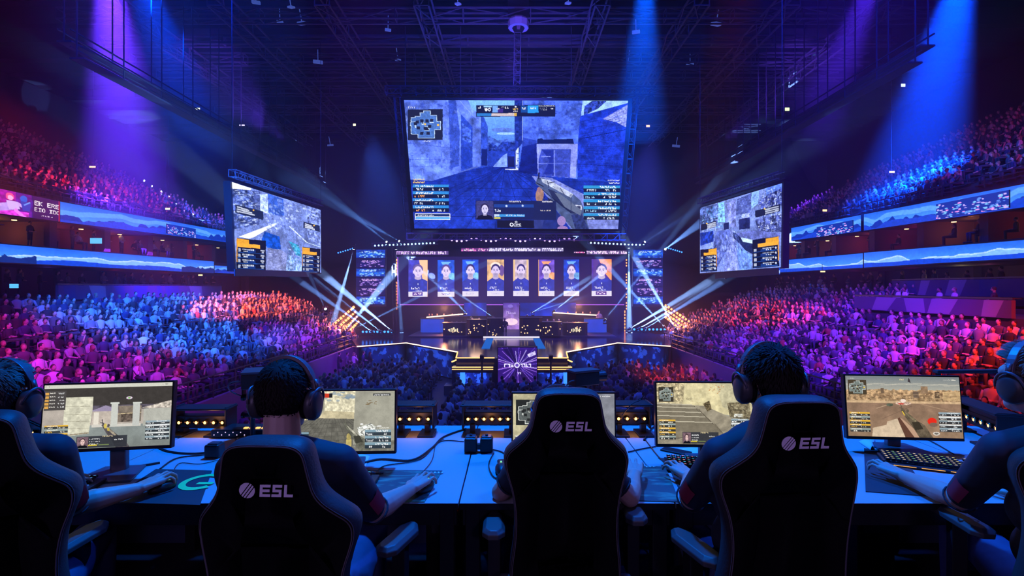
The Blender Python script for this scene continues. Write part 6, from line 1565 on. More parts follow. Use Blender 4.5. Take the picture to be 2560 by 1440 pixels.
def hair_obj(c, yaw, pitch, m, parent, style, seed, name='hair'):
    """scalp cap with hundreds of tapering locks combed from the crown"""
    r = random.Random(seed); M = Matrix.Rotation(yaw, 3, 'Z') @ Matrix.Rotation(pitch, 3, 'X'); c = Vector(c)
    mb = MB(); R = Vector((.078, .097, .093)); o = Vector((0, -.012, .022))
    def region(d):      # unit direction on the skull
        if d.y > .25: return d.z > .38 + (d.y - .25) * .45
        if d.y > -.2: return d.z > (.02 if abs(d.x) > .6 else .0)
        return d.z > -.72
    # scalp
    nu, nv = 36, 26; idx = {}; vs = []
    for j in range(nv + 1):
        p = PI * j / nv
        for k in range(nu):
            t = 2 * PI * k / nu; d = Vector((math.sin(p) * math.cos(t), math.sin(p) * math.sin(t), math.cos(p)))
            lift = 1.0 + (.05 if d.z > 0 else .02) + .012 * math.sin(9 * t + 3 * j)
            idx[(j, k)] = len(vs); q = Vector((R.x * d.x, R.y * d.y, R.z * d.z)) * lift
            if d.z < -.1 and d.y < 0: q = Vector((q.x * .98, q.y, q.z * 1.1))
            vs.append((c + M @ (o + q), d))
    fs = [(idx[(j, k)], idx[(j, (k + 1) % nu)], idx[(j + 1, (k + 1) % nu)], idx[(j + 1, k)]) for j in range(nv) for k in range(nu) if region(vs[idx[(j, k)]][1]) and region(vs[idx[(j + 1, k)]][1])]
    mb.add([v[0] for v in vs], fs)
    n = {'short': 1700, 'tousled': 2400, 'swept': 2200}[style]; crown = Vector((.01, -.55, .83))
    for i in range(n):
        z = r.uniform(-.75, 1); t = r.uniform(0, 2 * PI); s_ = math.sqrt(1 - z * z); d = Vector((s_ * math.cos(t), s_ * math.sin(t), z))
        if not region(d): continue
        away = (d - crown * d.dot(crown)); away = away.normalized() if away.length > .05 else Vector((r.uniform(-1, 1), r.uniform(-1, 1), 0)).normalized()
        down = d.z < .1
        if style == 'short': L = (.010 + .016 * max(0, d.z) + r.random() * .006) * (.6 if d.z < -.3 else 1); mix = .85
        elif style == 'swept': L = .014 + .034 * max(0, d.z) ; mix = .7
        else: L = (.034 if d.z > 0 else .020) * r.uniform(.7, 1.3); mix = .72
        tan = (away - d * away.dot(d)); tan = tan.normalized() if tan.length > 1e-3 else away
        if style == 'tousled' and d.z > .2: tan = (tan + Vector((r.uniform(-.5, .5), r.uniform(-.4, .5), r.uniform(-.1, .3)))).normalized()
        if style == 'swept' and d.y > 0: tan = (Vector((0, 1, .5)) + tan * .3).normalized()
        base = o + Vector((R.x * d.x, R.y * d.y, R.z * d.z)) * 1.03
        if down and d.y < 0: base = o + Vector((R.x * d.x * .99, R.y * d.y * 1.01, R.z * d.z * 1.1)) * 1.02
        dirv = (d * (1 - mix) + tan * mix).normalized(); mid = base + dirv * L * .55 + d * .003; tip = base + (dirv * .8 + tan * .5).normalized() * L + (Vector((0, 0, -.2 * L)) if down else Vector())
        w = .0022 if style == 'short' else (.0022 if style == 'swept' else .0030); sd = dirv.cross(d).normalized() * w
        p = [base - sd, base + sd, mid + sd * .7 + d * .0012, mid - sd * .7 + d * .0012, tip]
        mb.add([c + M @ q for q in p], [(0, 1, 2, 3), (3, 2, 4)])
    return mb.build(name, m, parent, smooth=True)
M_cup = mat('headset_shell', (.05, .05, .055), .42, .1); M_band = mat('headset_band', (.11, .10, .13), .4, .2)
def headset(c, yaw, pitch, label, roll=0):
    e = empty('headset', c); tag(e, label, 'headset', 'headsets of the players')
    M = Matrix.Rotation(yaw, 3, 'Z') @ Matrix.Rotation(pitch, 3, 'X') @ Matrix.Rotation(roll, 3, 'Y')
    L = lambda x, y, z: M @ Vector((x, y, z))
    b = MB(); vs = []; fs = []; n = 26
    for k in range(n):
        t = math.radians(-8) + (PI + math.radians(16)) * k / (n - 1); wd = .017 if 4 < k < n - 5 else .012
        for rr, yy in ((.0, -wd), (.0, wd), (.012, wd * .8), (.012, -wd * .8)):
            rad = (.094 + rr, .118 + rr); vs.append(L(rad[0] * math.cos(t), yy + .004, rad[1] * math.sin(t) + .008))
    for k in range(n - 1):
        for j in range(4): fs.append((k * 4 + j, k * 4 + (j + 1) % 4, (k + 1) * 4 + (j + 1) % 4, (k + 1) * 4 + j))
    b.add(vs, fs); b.build('headband', M_band, e, smooth=False, bevel=.002)
    for s in (-1, 1):
        Q = M @ Matrix.Rotation(s * PI / 2, 3, 'Y')
        b = MB(); b.lathe([(.040, -.012), (.046, -.004), (.046, .012), (.040, .022), (.024, .027), (.004, .028)], c=L(s * .092, .002, -.022), n=24, M=Q @ Matrix.Diagonal((1.12, .9, 1)))
        b.build('ear_cup', M_cup, e, smooth=True)
        b = MB(); b.lathe([(.030, -.018), (.042, -.016), (.043, -.006), (.038, -.002)], c=L(s * .083, .002, -.022), n=20, M=Q @ Matrix.Diagonal((1.12, .9, 1))); b.build('ear_pad', M_fabric, e, smooth=True)
        b = MB(); pts = [L(s * (.105 + .012 * math.sin(t)), .002 + .044 * math.cos(t), -.02 + .052 * math.sin(t)) for t in [PI * k / 10 for k in range(11)]]; b.tube(pts, .0045, 6)
        b.bar(L(s * .112, .002, .03), L(s * .1, .003, .06), .014, .006); b.build('yoke', M_band, e, smooth=True)
    return e
def player(name_lab, hd, hyaw, hpitch, neck, chest, pelvis, shL, shR, elL, elR, wrL, wrR, fL, fR, hairm, hstyle, seed, sleeve=.86, hs_label=None, curl=(.8, .85), hs_roll=0, patch=None):
    e = empty('person', (pelvis[0], pelvis[1], 0)); off = Vector(e.location); tag(e, name_lab, 'person', 'players in the desk row')
    v = lambda p: Vector(p) - off
    hd, neck, chest, pelvis, shL, shR, elL, elR, wrL, wrR = map(v, (hd, neck, chest, pelvis, shL, shR, elL, elR, wrL, wrR))
    mb = MB(); L, M = head_mesh(mb, hd, hyaw, hpitch)
    cap(mb, L(0, -.018, -.05), neck + Vector((0, 0, .0)), .054, .060, 16); cap(mb, neck, chest, .062, .07, 12)
    for el, wr, ff, s, cu, sh in ((elL, wrL, fL, 1, curl[0], shL), (elR, wrR, fR, -1, curl[1], shR)):
        limb(mb, [sh.lerp(el, .5), el], [.044, .040]); m1 = el.lerp(wr, .3); m2 = el.lerp(wr, .8)
        limb(mb, [el, m1, m2, wr], [.040, .043, .030, .026], 14); mb.ball(wr, (.030, .030, .021), Matrix.Identity(3), 12, 8); hand(mb, wr, ff, s, cu)
    cap(mb, chest, pelvis, .07, .08)
    vox(mb, 'body', M_skin, e, .0042, 3, .4)
    # jersey
    mb = MB(); sp = [pelvis.lerp(chest, t) for t in (0, .35, .7, 1)]
    ax = (shR - shL).normalized()
    for t, w, dd in ((0, .155, .115), (.3, .15, .115), (.6, .165, .12), (.85, .18, .125), (1, .17, .115)):
        p = pelvis.lerp(chest, t); A = Matrix((ax, Vector((0, 0, 1)).cross(ax), Vector((0, 0, 1)))).transposed(); mb.ball(p, (w, dd, .12), A, 20, 12)
    limb(mb, [shL, chest.lerp(neck, .55), shR], [.068, .082, .068], 14); cap(mb, chest, neck.lerp(chest, .25), .12, .070, 16)
    for sh, el in ((shL, elL), (shR, elR)):
        limb(mb, [sh, sh.lerp(el, .45), sh.lerp(el, sleeve)], [.070, .062, .056], 14)
    vox(mb, 'jersey', M_shirt, e, .008, 6, .5)
    for sh, el in ((shL, elL), (shR, elR)):
        d = (el - sh).normalized(); p = sh.lerp(el, sleeve + .12); mb = MB(); u = d.orthogonal().normalized(); w = d.cross(u)
        mb.tube([p + (u * math.cos(t) + w * math.sin(t)) * .0535 for t in [2 * PI * k / 18 for k in range(18)]], .0035, 6, closed=True); mb.build('sleeve_hem', M_shirt, e, smooth=True)
    b = MB(); kk = []
    for s, sh in ((-1, shL), (1, shR)):
        hip = pelvis + ax * s * .09 + Vector((0, .02, -.02)); fw = Vector((-ax.y, ax.x, 0)); kn = hip + fw * .44 + ax * s * .05 + Vector((0, 0, .05)); ft = kn + fw * .02 + Vector((0, 0, -kn.z + .10))
        limb(b, [hip, kn, ft], [.095, .068, .048], 12); kk.append((ft, fw))
    vox(b, 'jeans', M_jeans, e, .012, 5, .5)
    for ft, fw in kk:
        b = MB(); b.ball(ft + fw * .06 + Vector((0, 0, -.055)), (.045, .13, .042), Matrix.Rotation(math.atan2(-fw.x, fw.y), 3, 'Z'), 14, 8); b.build('shoe', M_black, e, smooth=True)
    hair_obj(hd, hyaw, hpitch, hairm, e, hstyle, seed)
    if patch:
        sh, el = (shL, elL) if patch < 0 else (shR, elR); d = (el - sh).normalized(); outw = (ax * patch * .8 + Vector((0, -.75, .25))); outw = (outw - d * outw.dot(d)).normalized(); tw = d.cross(outw)
        b = MB(); vs = []
        for i in range(5):
            for j in range(4):
                a_ = (j - 1.5) * .3; vs.append(sh.lerp(el, .55 + i * .07) + (outw * math.cos(a_) + tw * math.sin(a_)) * (.0655 - .0008 * i))
        b.add(vs, [(i * 4 + j, i * 4 + j + 1, (i + 1) * 4 + j + 1, (i + 1) * 4 + j) for i in range(4) for j in range(3)])
        b.build('sleeve_emblem', mat('red_print', (.30, .02, .06), .7), e, smooth=True)
    hs = headset(hd + off, hyaw, hpitch, hs_label, hs_roll)
    return e
zt = TZ + .035
R_ = math.radians
player('leftmost player with light hair and a dark jersey, right hand on a mouse', (-1.77, 1.77, 1.240), R_(4), -.10, (-1.765, 1.70, 1.105), (-1.73, 1.66, 1.02), (-1.71, 1.70, .56),
       (-1.88, 1.60, 1.05), (-1.565, 1.74, 1.055), (-1.98, 1.82, .80), (-1.655, 1.93, .80), (-1.90, 2.10, zt), (-1.535, 2.10, zt + .01), (.1, 1, 0), (.38, 1, 0), M_hairg, 'swept', 3,
       hs_label='headset on the leftmost, light-haired player', patch=1)
player('player with short dark hair seen from behind, right hand on a mouse, teal mat', (-.752, 1.70, 1.258), R_(-6), -.10, (-.745, 1.66, 1.12), (-.725, 1.66, 1.01), (-.69, 1.76, .56),
       (-.865, 1.62, 1.045), (-.565, 1.66, 1.045), (-.98, 1.86, .80), (-.505, 1.88, .80), (-.84, 2.12, zt), (-.415, 2.10, zt + .01), (.1, 1, 0), (.42, 1, 0), M_hair, 'short', 5,
       hs_label='headset on the short-haired player, copper-grey right cup', patch=1)
player('player hidden behind the centre chair, only both bare forearms showing', (.20, 2.24, 1.06), 0, -.25, (.20, 2.17, .945), (.20, 2.13, .87), (.20, 2.13, .56),
       (.05, 2.08, .90), (.35, 2.08, .90), (-.045, 2.12, .775), (.475, 2.07, .775), (.05, 2.34, zt), (.535, 2.235, zt + .02), (.2, 1, 0), (.16, 1, 0), M_hair, 'short', 6,
       hs_label='headset on the player hidden behind the centre chair', curl=(.7, .8), sleeve=.6)
player('player with tousled dark hair seen from behind, left hand on a keyboard', (.882, 1.75, 1.300), R_(4), -.16, (.885, 1.70, 1.16), (.885, 1.76, 1.05), (.88, 1.92, .56),
       (.715, 1.74, 1.045), (1.06, 1.74, 1.045), (.692, 1.99, .80), (1.16, 1.98, .80), (.775, 2.24, zt + .01), (1.06, 2.26, zt), (-.30, 1, 0), (-.2, 1, 0), M_hair, 'tousled', 7,
       hs_label='headset on the tousle-haired player, blue-lit left cup', curl=(.65, .7), patch=-1)
player('rightmost player with light hair in a navy jersey, left forearm across the table', (1.775, 1.74, 1.305), R_(12), -.05, (1.80, 1.68, 1.16), (1.83, 1.68, 1.05), (1.93, 1.78, .56),
       (1.66, 1.73, 1.065), (1.98, 1.60, 1.055), (1.735, 1.985, .80), (2.08, 1.8, .8), (1.715, 2.25, zt + .01), (2.06, 2.06, zt), (-.22, 1, 0), (.1, 1, 0), M_hairg, 'swept', 9,
       hs_label='headset on the rightmost player, dark left cup in profile', patch=-1)

# ------------------------------------------------------------------ things on the tables
M_mat1 = mat('mouse_mat_dark', (.03, .035, .045), .8)
def ramp_mat(name, c1, c2, scale, seed, pos=.6):
    m = bpy.data.materials.new(name); m.use_nodes = True; nt = m.node_tree; bs = nt.nodes['Principled BSDF']; bs.inputs['Roughness'].default_value = .7
    tc = nt.nodes.new('ShaderNodeTexCoord'); mp = nt.nodes.new('ShaderNodeMapping'); mp.inputs['Location'].default_value = (seed, seed * 2, 0); mp.inputs['Scale'].default_value = (1, 3, 1); mp.inputs['Rotation'].default_value = (0, 0, .6)
    n = nt.nodes.new('ShaderNodeTexNoise'); n.inputs['Scale'].default_value = scale; n.inputs['Detail'].default_value = 6; n.inputs['Distortion'].default_value = 1.2
    cr = nt.nodes.new('ShaderNodeValToRGB'); cr.color_ramp.elements[0].position = pos - .1; cr.color_ramp.elements[0].color = (*c1, 1); cr.color_ramp.elements[1].position = pos + .12; cr.color_ramp.elements[1].color = (*c2, 1)
    nt.links.new(tc.outputs['Object'], mp.inputs[0]); nt.links.new(mp.outputs[0], n.inputs['Vector']); nt.links.new(n.outputs['Fac'], cr.inputs[0]); nt.links.new(cr.outputs[0], bs.inputs['Base Color'])
    return m
M_mat2 = ramp_mat('mouse_mat_teal', (.02, .07, .075), (.06, .34, .22), 6, 3, .60)
M_green = mat('green_print', (.02, .95, .22), .7)
def mat_on(px_list, m, label, z=TZ, th=.004, name='mouse_mat'):
    pts = [D(x, y, z + th) for x, y in px_list]; c = sum(pts, Vector()) / len(pts); c.z = z
    e = empty(name, c); tag(e, label, 'mouse mat', 'mouse mats on the tables'); b = MB(); b.prism([(p.x - c.x, p.y - c.y) for p in pts], .0003, th); b.build('mat', m, e, bevel=.001); return e, c
mat_on([(262, 1255), (500, 1262), (530, 1176), (390, 1172)], M_mat1, 'dark mouse mat with a green ring print, under the leftmost player\'s hand')
e, c = mat_on([(880, 1254), (1062, 1254), (1106, 1176), (905, 1174)], M_mat2, 'teal patterned mouse mat under the short-haired player\'s right hand')
mat_on([(1558, 1250), (1700, 1254), (1664, 1166), (1560, 1164)], M_mat2, 'teal patterned mouse mat right of the centre chair')
mat_on([(1712, 1254), (1800, 1254), (1800, 1150), (1645, 1144), (1668, 1160)], M_mat1, 'dark desk mat under the keyboard of the tousle-haired player')
mat_on([(2164, 1228), (2330, 1240), (2300, 1200), (2250, 1130), (2160, 1120)], M_mat1, 'dark mouse mat under the rightmost player\'s forearm')
b = MB(); ce = D(505, 1204, TZ + .006); vs = []
for k in range(22):
    t = .5 + k / 21 * 5.1
    for rr in (.060, .088): vs.append((ce.x + rr * math.cos(t), ce.y + rr * 1.1 * math.sin(t), ce.z))
b.add(vs, [(2 * k, 2 * k + 1, 2 * k + 3, 2 * k + 2) for k in range(21)])
t0 = vs[0]; b.add([(ce.x - .01, ce.y - .03, ce.z), (ce.x + .06, ce.y - .03, ce.z), (ce.x + .06, ce.y - .005, ce.z), (ce.x - .01, ce.y - .005, ce.z)], [(0, 1, 2, 3)])
o = b.build('green_ring_print', M_green); tag(o, 'green ring printed on the dark mat beside the leftmost player\'s hand', 'print')
def flat_text(px, py, w, label):
    p = D(px, py, TZ + .0055); b = MB(); r = random.Random(px); x = 0
    while x < w:
        b.box((p.x + x, p.y, p.z), (.007, .016 + .004 * r.random(), .0008)); b.box((p.x + x + .006, p.y + r.choice([-.006, 0, .006]), p.z), (.008, .004, .0008)); x += .017
    o = b.build('mat_lettering', mat('mat_letters', (.5, .75, .72), .7)); tag(o, label, 'print')
flat_text(1060, 1181, .09, 'pale lettering at the far corner of the teal mat by the short-haired player')
flat_text(1616, 1166, .05, 'green-white lettering at the far corner of the teal mat by the centre chair')
def mouse(x, y, rz, label, z=TZ + .005):
    p = Vector((x, y, z)); e = empty('computer_mouse', (p.x, p.y, z), rz); tag(e, label, 'mouse')
    b = MB(); b.ball((0, 0, .012), (.031, .062, .026), nu=18, nv=12); b.build('shell', M_black, e, smooth=True)
    b = MB(); b.cyl((-.004, .028, .034), (.004, .028, .034), .008, n=12); b.build('scroll_wheel', mat('lit_wheel', (.1, .1, .1), .5, emis=(.3, 1, .3), es=.8), e)
mouse(-1.499, 2.195, -.363, 'black mouse under the leftmost player\'s hand'); mouse(-.375, 2.194, -.397, 'black mouse with a green lit wheel under the short-haired player\'s hand')
mouse(.551, 2.336, -.16, 'black mouse under the bare hand right of the centre chair'); mouse(-.049, 2.41, .1, 'dark blue-lit mouse left of the centre chair')
M_key = mat('keycap', (.018, .018, .02), .45)
def keyboard(c, rz, L, W, label, glowc, rows=5, colsn=18):
    e = empty('keyboard', (c[0], c[1], TZ + .004), rz); tag(e, label, 'keyboard', 'keyboards on the tables')
    b = MB(); b.prism([(-L / 2, -W / 2), (L / 2, -W / 2), (L / 2, W / 2), (-L / 2, W / 2)], 0, .018); b.box((0, -W / 2 - .012, .006), (L, .03, .01)); b.build('case', M_black, e, bevel=.003)
    b = MB(); st = (L - .02) / colsn
    for j in range(rows):
        for i in range(colsn):
            if i in (14,) : continue
            b.box((-L / 2 + .01 + (i + .5) * st, -W / 2 + .014 + j * (W - .024) / (rows - 1), .024 + j * .001), (st * .84, st * .84, .010))
    b.build('keycaps', M_key, e, bevel=.0015, seg=1)
    for gi, gc in enumerate(glowc):
        b = MB()
        for j in range(rows):
            for i in range(colsn):
                if i == 14 or (i * 7 + j * 3) % len(glowc) != gi: continue
                x, y = -L / 2 + .01 + (i + .5) * st, -W / 2 + .014 + j * (W - .024) / (rows - 1); b.box((x, y, .0297 + j * .001), (st * .40, st * .16, .0008))
        b.build('key_legends', glow('key_%d' % int(sum((k + 1) * v * 9 for k, v in enumerate(gc))), gc, 1.0), e)
    b = MB(); [b.box((-L / 2 + .08 + k * .11, -W / 2 - .0285, .007), (.09, .0015, .0025)) for k in range(3)]; b.build('front_light_bar', glow('amber_bar', (1, .45, .12), 1.2), e)
    return e
keyboard((2.05, 2.50), R_(-24), .42, .135, 'black keyboard with glowing amber and green keys before the rightmost monitor', [(1, .75, .45), (.9, .8, .3), (.35, .8, .25)])
keyboard((.925, 2.47), R_(-12), .36, .13, 'black compact keyboard under the left hand of the tousle-haired player', [(.1, .6, .9), (.8, .3, .5)], colsn=15)
keyboard((-.78, 2.26), R_(2), .36, .13, 'black keyboard hidden before the short-haired player', [(.1, .6, .9)], colsn=15)
keyboard((-1.98, 2.2), R_(9), .36, .13, 'black keyboard below the leftmost monitor', [(.1, .4, .9)], colsn=15)
def pbox(name, label, cat, px, py, size, m, rz=0, bevel=.006, z=TZ):
    p = D(px, py, z); b = MB(); b.box((0, 0, size[2] / 2), size); o = b.build(name, m, bevel=bevel); o.location = (p.x, p.y, z); o.rotation_euler = (0, 0, rz); tag(o, label, cat); return o
# papers and small things
def sheet(pts, label, z=TZ + .002, curl=.0):
    q = [D(x, y, z) for x, y in pts]; c = sum(q, Vector()) / 4; b = MB(); n = 8; vs = []
    for j in range(n + 1):
        for i in range(n + 1):
            u, v = i / n, j / n; p = (q[0] * (1 - u) + q[1] * u) * (1 - v) + (q[3] * (1 - u) + q[2] * u) * v - c; p.z = curl * math.sin(u * PI) * (.6 + .4 * v); vs.append(p)
    b.add(vs, [(j * (n + 1) + i, j * (n + 1) + i + 1, (j + 1) * (n + 1) + i + 1, (j + 1) * (n + 1) + i) for j in range(n) for i in range(n)])
    o = b.build('paper_sheet', M_white, smooth=True); o.location = (c.x, c.y, z); tag(o, label, 'paper')
    s = o.modifiers.new('s', 'SOLIDIFY'); s.thickness = .0006
sheet([(2146, 1104), (2188, 1100), (2186, 1124), (2176, 1126)], 'curled white paper left of the rightmost monitor stand', curl=.02)
sheet([(2190, 1112), (2235, 1106), (2260, 1128), (2205, 1132)], 'white paper under the rightmost monitor stand')
sheet([(1694, 1122), (1745, 1116), (1760, 1150), (1712, 1152)], 'pale paper beside the keyboard of the tousle-haired player')
sheet([(880, 1130), (925, 1140), (912, 1170), (868, 1168)], 'blue-lit paper behind the shoulder of the short-haired player')
o = pbox('phone', 'dark phone lying by the keyboard of the tousle-haired player', 'phone', 1690, 1130, (.07, .15, .009), M_black, .9)
o = pbox('phone', 'dark phone lying near the left hand of the hidden centre player', 'phone', 1262, 1165, (.06, .1, .02), M_black, .2)
o = pbox('pen', 'dark stylus lying below the leftmost monitor stand', 'pen', 350, 1168, (.010, .16, .010), M_black, -.9, .002)
# intercom boxes
e = empty('intercom_station', D(1197, 1128, TZ)); tag(e, 'pair of small black intercom boxes with glossy tops, left of the centre chair', 'intercom')
for s in (-1, 1):
    b = MB(); b.box((s * .042, 0, .038), (.066, .07, .076)); b.build('box', M_black, e, bevel=.008)
    b = MB(); b.box((s * .042, .004, .079), (.05, .05, .006)); b.cyl((s * .042, .0, .08), (s * .042, .0, .092), .008, n=10); b.build('top_plate', M_steel, e, bevel=.002)
b = MB(); b.box((0, -.01, .03), (.03, .03, .03)); b.build('bridge', M_black, e, bevel=.003)
e = empty('speaker_puck', D(537, 1142, TZ)); tag(e, 'small black box on the table just left of the short-haired player\'s chair', 'box'); b = MB(); b.box((0, 0, .035), (.075, .07, .07)); b.build('case', M_black, e, bevel=.01); b = MB(); b.box((0, 0, .072), (.05, .045, .006)); b.build('lid', M_steel, e, bevel=.002)
for px, nm in ((905, 'nearer the shoulder'), (930, 'farther right')):
    b = MB(); b.ball((0, 0, .012), (.02, .016, .012), nu=14, nv=8); b.cyl((.015, 0, .01), (.05, .01, .01), .006, n=8); o = b.build('earpiece', M_blackmetal, smooth=True); o.location = D(px, 1192 if px < 920 else 1190, TZ + .004); tag(o, 'small dark earpiece at the left edge of the teal mat, ' + nm, 'earpiece')

# lamp bars at the back edge of the tables
M_amber2 = glow('amber_lens', (1, .42, .12), 5)
def lamp_bar(px0, px1, py, d, n, label, feet=(.15, .85), tilt=0, py1=None):
    a, q = P(px0, py, d), P(px1, py1 or py, d if py1 is None else d * .86); c = (a + q) / 2; L = (q - a).length; e = empty('lamp_bar', (c.x, c.y, TZ), math.atan2((q - a).y, (q - a).x)); tag(e, label, 'lamp bar', 'amber lamp bars on the tables')
    h = c.z - TZ
    b = MB(); b.box((0, .05, h), (L, .07, .075)); b.box((0, .03, h + .085), (L + .04, .13, .012)); b.build('housing', M_blackmetal, e, bevel=.004)
    for s in (-1, 1): b = MB(); b.box((s * (L / 2 + .005), .04, h + .02), (.012, .12, .15)); b.build('end_plate', M_black, e, bevel=.003)
    for f in feet:
        x = -L / 2 + L * f; b = MB(); b.box((x, .02, (h - .03) / 2), (.03, .05, max(.02, h - .03))); b.box((x, 0, .006), (.09, .16, .012)); b.build('foot', M_black, e, bevel=.003)
    for k in range(n):
        x = -L / 2 + L * (k + .5) / n
        b = MB(); b.cyl((x, .016, h), (x, .0, h), .013, .018, n=12); b.build('reflector', mat('lens_ring', (.25, .18, .12), .25, .8), e, smooth=True)
        b = MB(); b.ball((x, .004, h), (.010, .008, .010), nu=10, nv=6); b.build('lens', M_amber2, e, smooth=True)
    return e
lamp_bar(436, 566, 1057, 3.05, 6, 'amber lamp bar between the leftmost monitor and the camera')
lamp_bar(988, 1082, 1048, 3.05, 4, 'amber lamp bar right of the stone alley monitor, four lamps')
lamp_bar(1160, 1300, 1048, 3.05, 7, 'amber lamp bar left of the centre chair')
lamp_bar(1536, 1622, 1047, 3.05, 4, 'amber lamp bar right of the centre chair')
lamp_bar(2376, 2500, 1030, 3.2, 7, 'slanting amber lamp bar behind the rightmost player\'s shoulder', py1=1072)
lamp_bar(10, 118, 1078, 3.0, 5, 'amber lamp bar behind the leftmost player', py1=1064)
for px, pz_ in ((510, 1055), (1040, 1048), (1225, 1048), (1580, 1047)):
    p = P(px, pz_, 2.98); l = bpy.data.lights.new('amber_glow', 'POINT'); l.energy = .25; l.color = (1, .4, .12); l.shadow_soft_size = .02; ol = bpy.data.objects.new('amber_glow', l); COL.objects.link(ol); ol.location = p
# mixing boxes beside the bar
e = empty('lighting_console', D(600, 1096, TZ)); tag(e, 'low dark console with coloured dots and amber keys behind the short-haired player', 'console')
b = MB(); b.prism([(-.17, 0), (.17, 0), (.17, .14), (-.17, .14)], 0, .05); b.build('case', M_black, e, bevel=.006)
b = MB(); [b.cyl((-.15 + .022 * k, -.002, .02 + .015 * (k % 2)), (-.15 + .022 * k, .001, .02 + .015 * (k % 2)), .003, n=8) for k in range(9)]; b.build('status_dots', glow('dots_p', (.8, .6, 1), 1.2), e)
b = MB(); [b.box((.02 + .035 * k, .03, .053), (.022, .02, .006)) for k in range(4)]; b.build('lit_keys', glow('amber_keys', (1, .45, .12), 2), e)
# robot cameras on stands
def camera_rig(px, py, d, label, s=1.0, yaw=.5, arms=True):
    p = P(px, py, d); e = empty('robot_camera', (p.x, p.y, TZ)); tag(e, label, 'camera'); h = p.z - TZ; M = Matrix.Rotation(yaw, 3, 'Z')
    b = MB(); b.box((0, 0, h), (.085 * s, .16 * s, .075 * s), M=M); b.build('camera_body', M_black, e, bevel=.006)
    b = MB(); b.box(Vector((0, 0, h + .042 * s)), (.09 * s, .17 * s, .012), M=M); b.build('top_plate', M_steel, e, bevel=.003)
    b = MB(); b.cyl(M @ Vector((0, .08 * s, 0)) + Vector((0, 0, h)), M @ Vector((0, .14 * s, 0)) + Vector((0, 0, h)), .028 * s, .032 * s, n=16); b.build('lens', M_black, e)
    b = MB(); b.ball((0, 0, h - .065 * s), (.028, .028, .03), nu=12, nv=8); b.bar((-.045 * s, 0, h), (-.045 * s, 0, h - .08 * s), .01, .03); b.bar((-.045 * s, 0, h - .08 * s), (.01, 0, h - .08 * s), .03, .012); b.build('pan_head', M_blackmetal, e)
    b = MB(); b.cyl((0, 0, .01), (0, 0, h - .08 * s), .014, n=12); b.build('pole', M_blackmetal, e)
    b = MB(); b.lathe([(.09, 0), (.09, .008), (.03, .02)], n=20); b.build('base_plate', M_black, e)
    for k, (dz, yy) in enumerate(((.10, -.03), (.16, .03), (.2, -.03))):
        b = MB(); b.cyl((-.03, yy, h - dz), (.03, yy, h - dz), .012, n=12); b.lathe([(.018, 0), (.018, .012)], c=(-.045, yy, h - dz), n=12, M=Matrix.Rotation(PI / 2, 3, 'Y')); b.build('clamp_knob', M_blackmetal, e)
    b = MB(); b.tube(smooth_line([(-.03, -.06, h), (-.09, -.08, h - .01), (-.10, -.05, h - .06), (-.04, -.02, h - .10), (-.01, 0, h - .14)], 6), .004, 6); b.build('camera_cable', M_steel, e, smooth=True)
camera_rig(632, 948, 2.95, 'black camera on a pole with a blue-lit top, left of the short-haired player\'s head', 1.15, .35)
camera_rig(1458, 945, 2.95, 'black camera on a stand showing above the centre chair', 1.05, -1.1)
# rail beyond the right end of the tables
e = empty('glass_guard', (2.85, 3.30, TZ)); tag(e, 'blue-lit metal top rail of the guard behind the rightmost player', 'railing')
a, q = P(2338, 929, 3.3), P(2600, 927, 3.3); b = MB(); b.bar((a.x - 2.85, 0, a.z - TZ), (q.x - 2.85, 0, q.z - TZ), .04, .022); b.build('top_rail', M_steel, e, bevel=.004)
for x in (a.x - 2.83, q.x - 2.9): b = MB(); b.bar((x, 0, 0), (x, 0, a.z - TZ), .02); b.build('post', M_blackmetal, e)

# cables
M_cable = mat('black_cable', (.012, .012, .014), .4)
def cable(pts, label, r=.0035, z=None, name='cable', m=None):
    q = [D(p[0], p[1], (p[2] if len(p) > 2 else TZ + .005)) if not isinstance(p, Vector) else p for p in pts]
    q = smooth_line(q, 7); c = q[0]; b = MB(); b.tube([p - c for p in q], r, 7); o = b.build(name, m or M_cable, smooth=True); o.location = c; tag(o, label, 'cable'); return o
cable([(385, 1112), (420, 1128), (480, 1134), (540, 1128), (590, 1120)], 'thick cable sagging from the leftmost monitor toward the small black box', .005)
cable([(400, 1172), (440, 1146), (500, 1138), (560, 1134)], 'thin cable running from the base of the leftmost monitor')
cable([(432, 1180), (450, 1158), (500, 1160), (545, 1150)], 'fine mouse cable beyond the leftmost player\'s hand', .002)
cable([(900, 1160), (950, 1148), (1030, 1150), (1080, 1120), (1110, 1092), (1165, 1072)], 'black cable curving from the short-haired player to the left lamp bar', .006)
cable([(940, 1190), (960, 1165), (1050, 1148), (1100, 1104), (1160, 1104)], 'second black cable beside the teal mat running to the intercom boxes', .003)
cable([(1055, 1182), (1080, 1150), (1090, 1110), (1110, 1098)], 'fine cable rising from the mouse of the short-haired player', .002)
cable([(1232, 1124), (1250, 1128), (1262, 1134)], 'short cable from the intercom boxes toward the centre chair')
cable([(1235, 1132), (1222, 1160), (1232, 1190), (1256, 1200)], 'looped cable left of the centre chair down to the small mouse', .003)
cable([(1570, 1130), (1605, 1122), (1640, 1116)], 'cable from the centre chair to the monitor with stone steps')
cable([(1600, 1082), (1620, 1108), (1645, 1140), (1668, 1162)], 'cable crossing the table right of the centre chair', .003)
cable([(2310, 1094), (2345, 1112), (2385, 1136)], 'cable running from the rightmost monitor to the right', .003)
cable([(1610, 1100), (1640, 1064), (1700, 1060), (1720, 1085)], 'blue-lit cable loop behind the monitor with stone steps', .006)
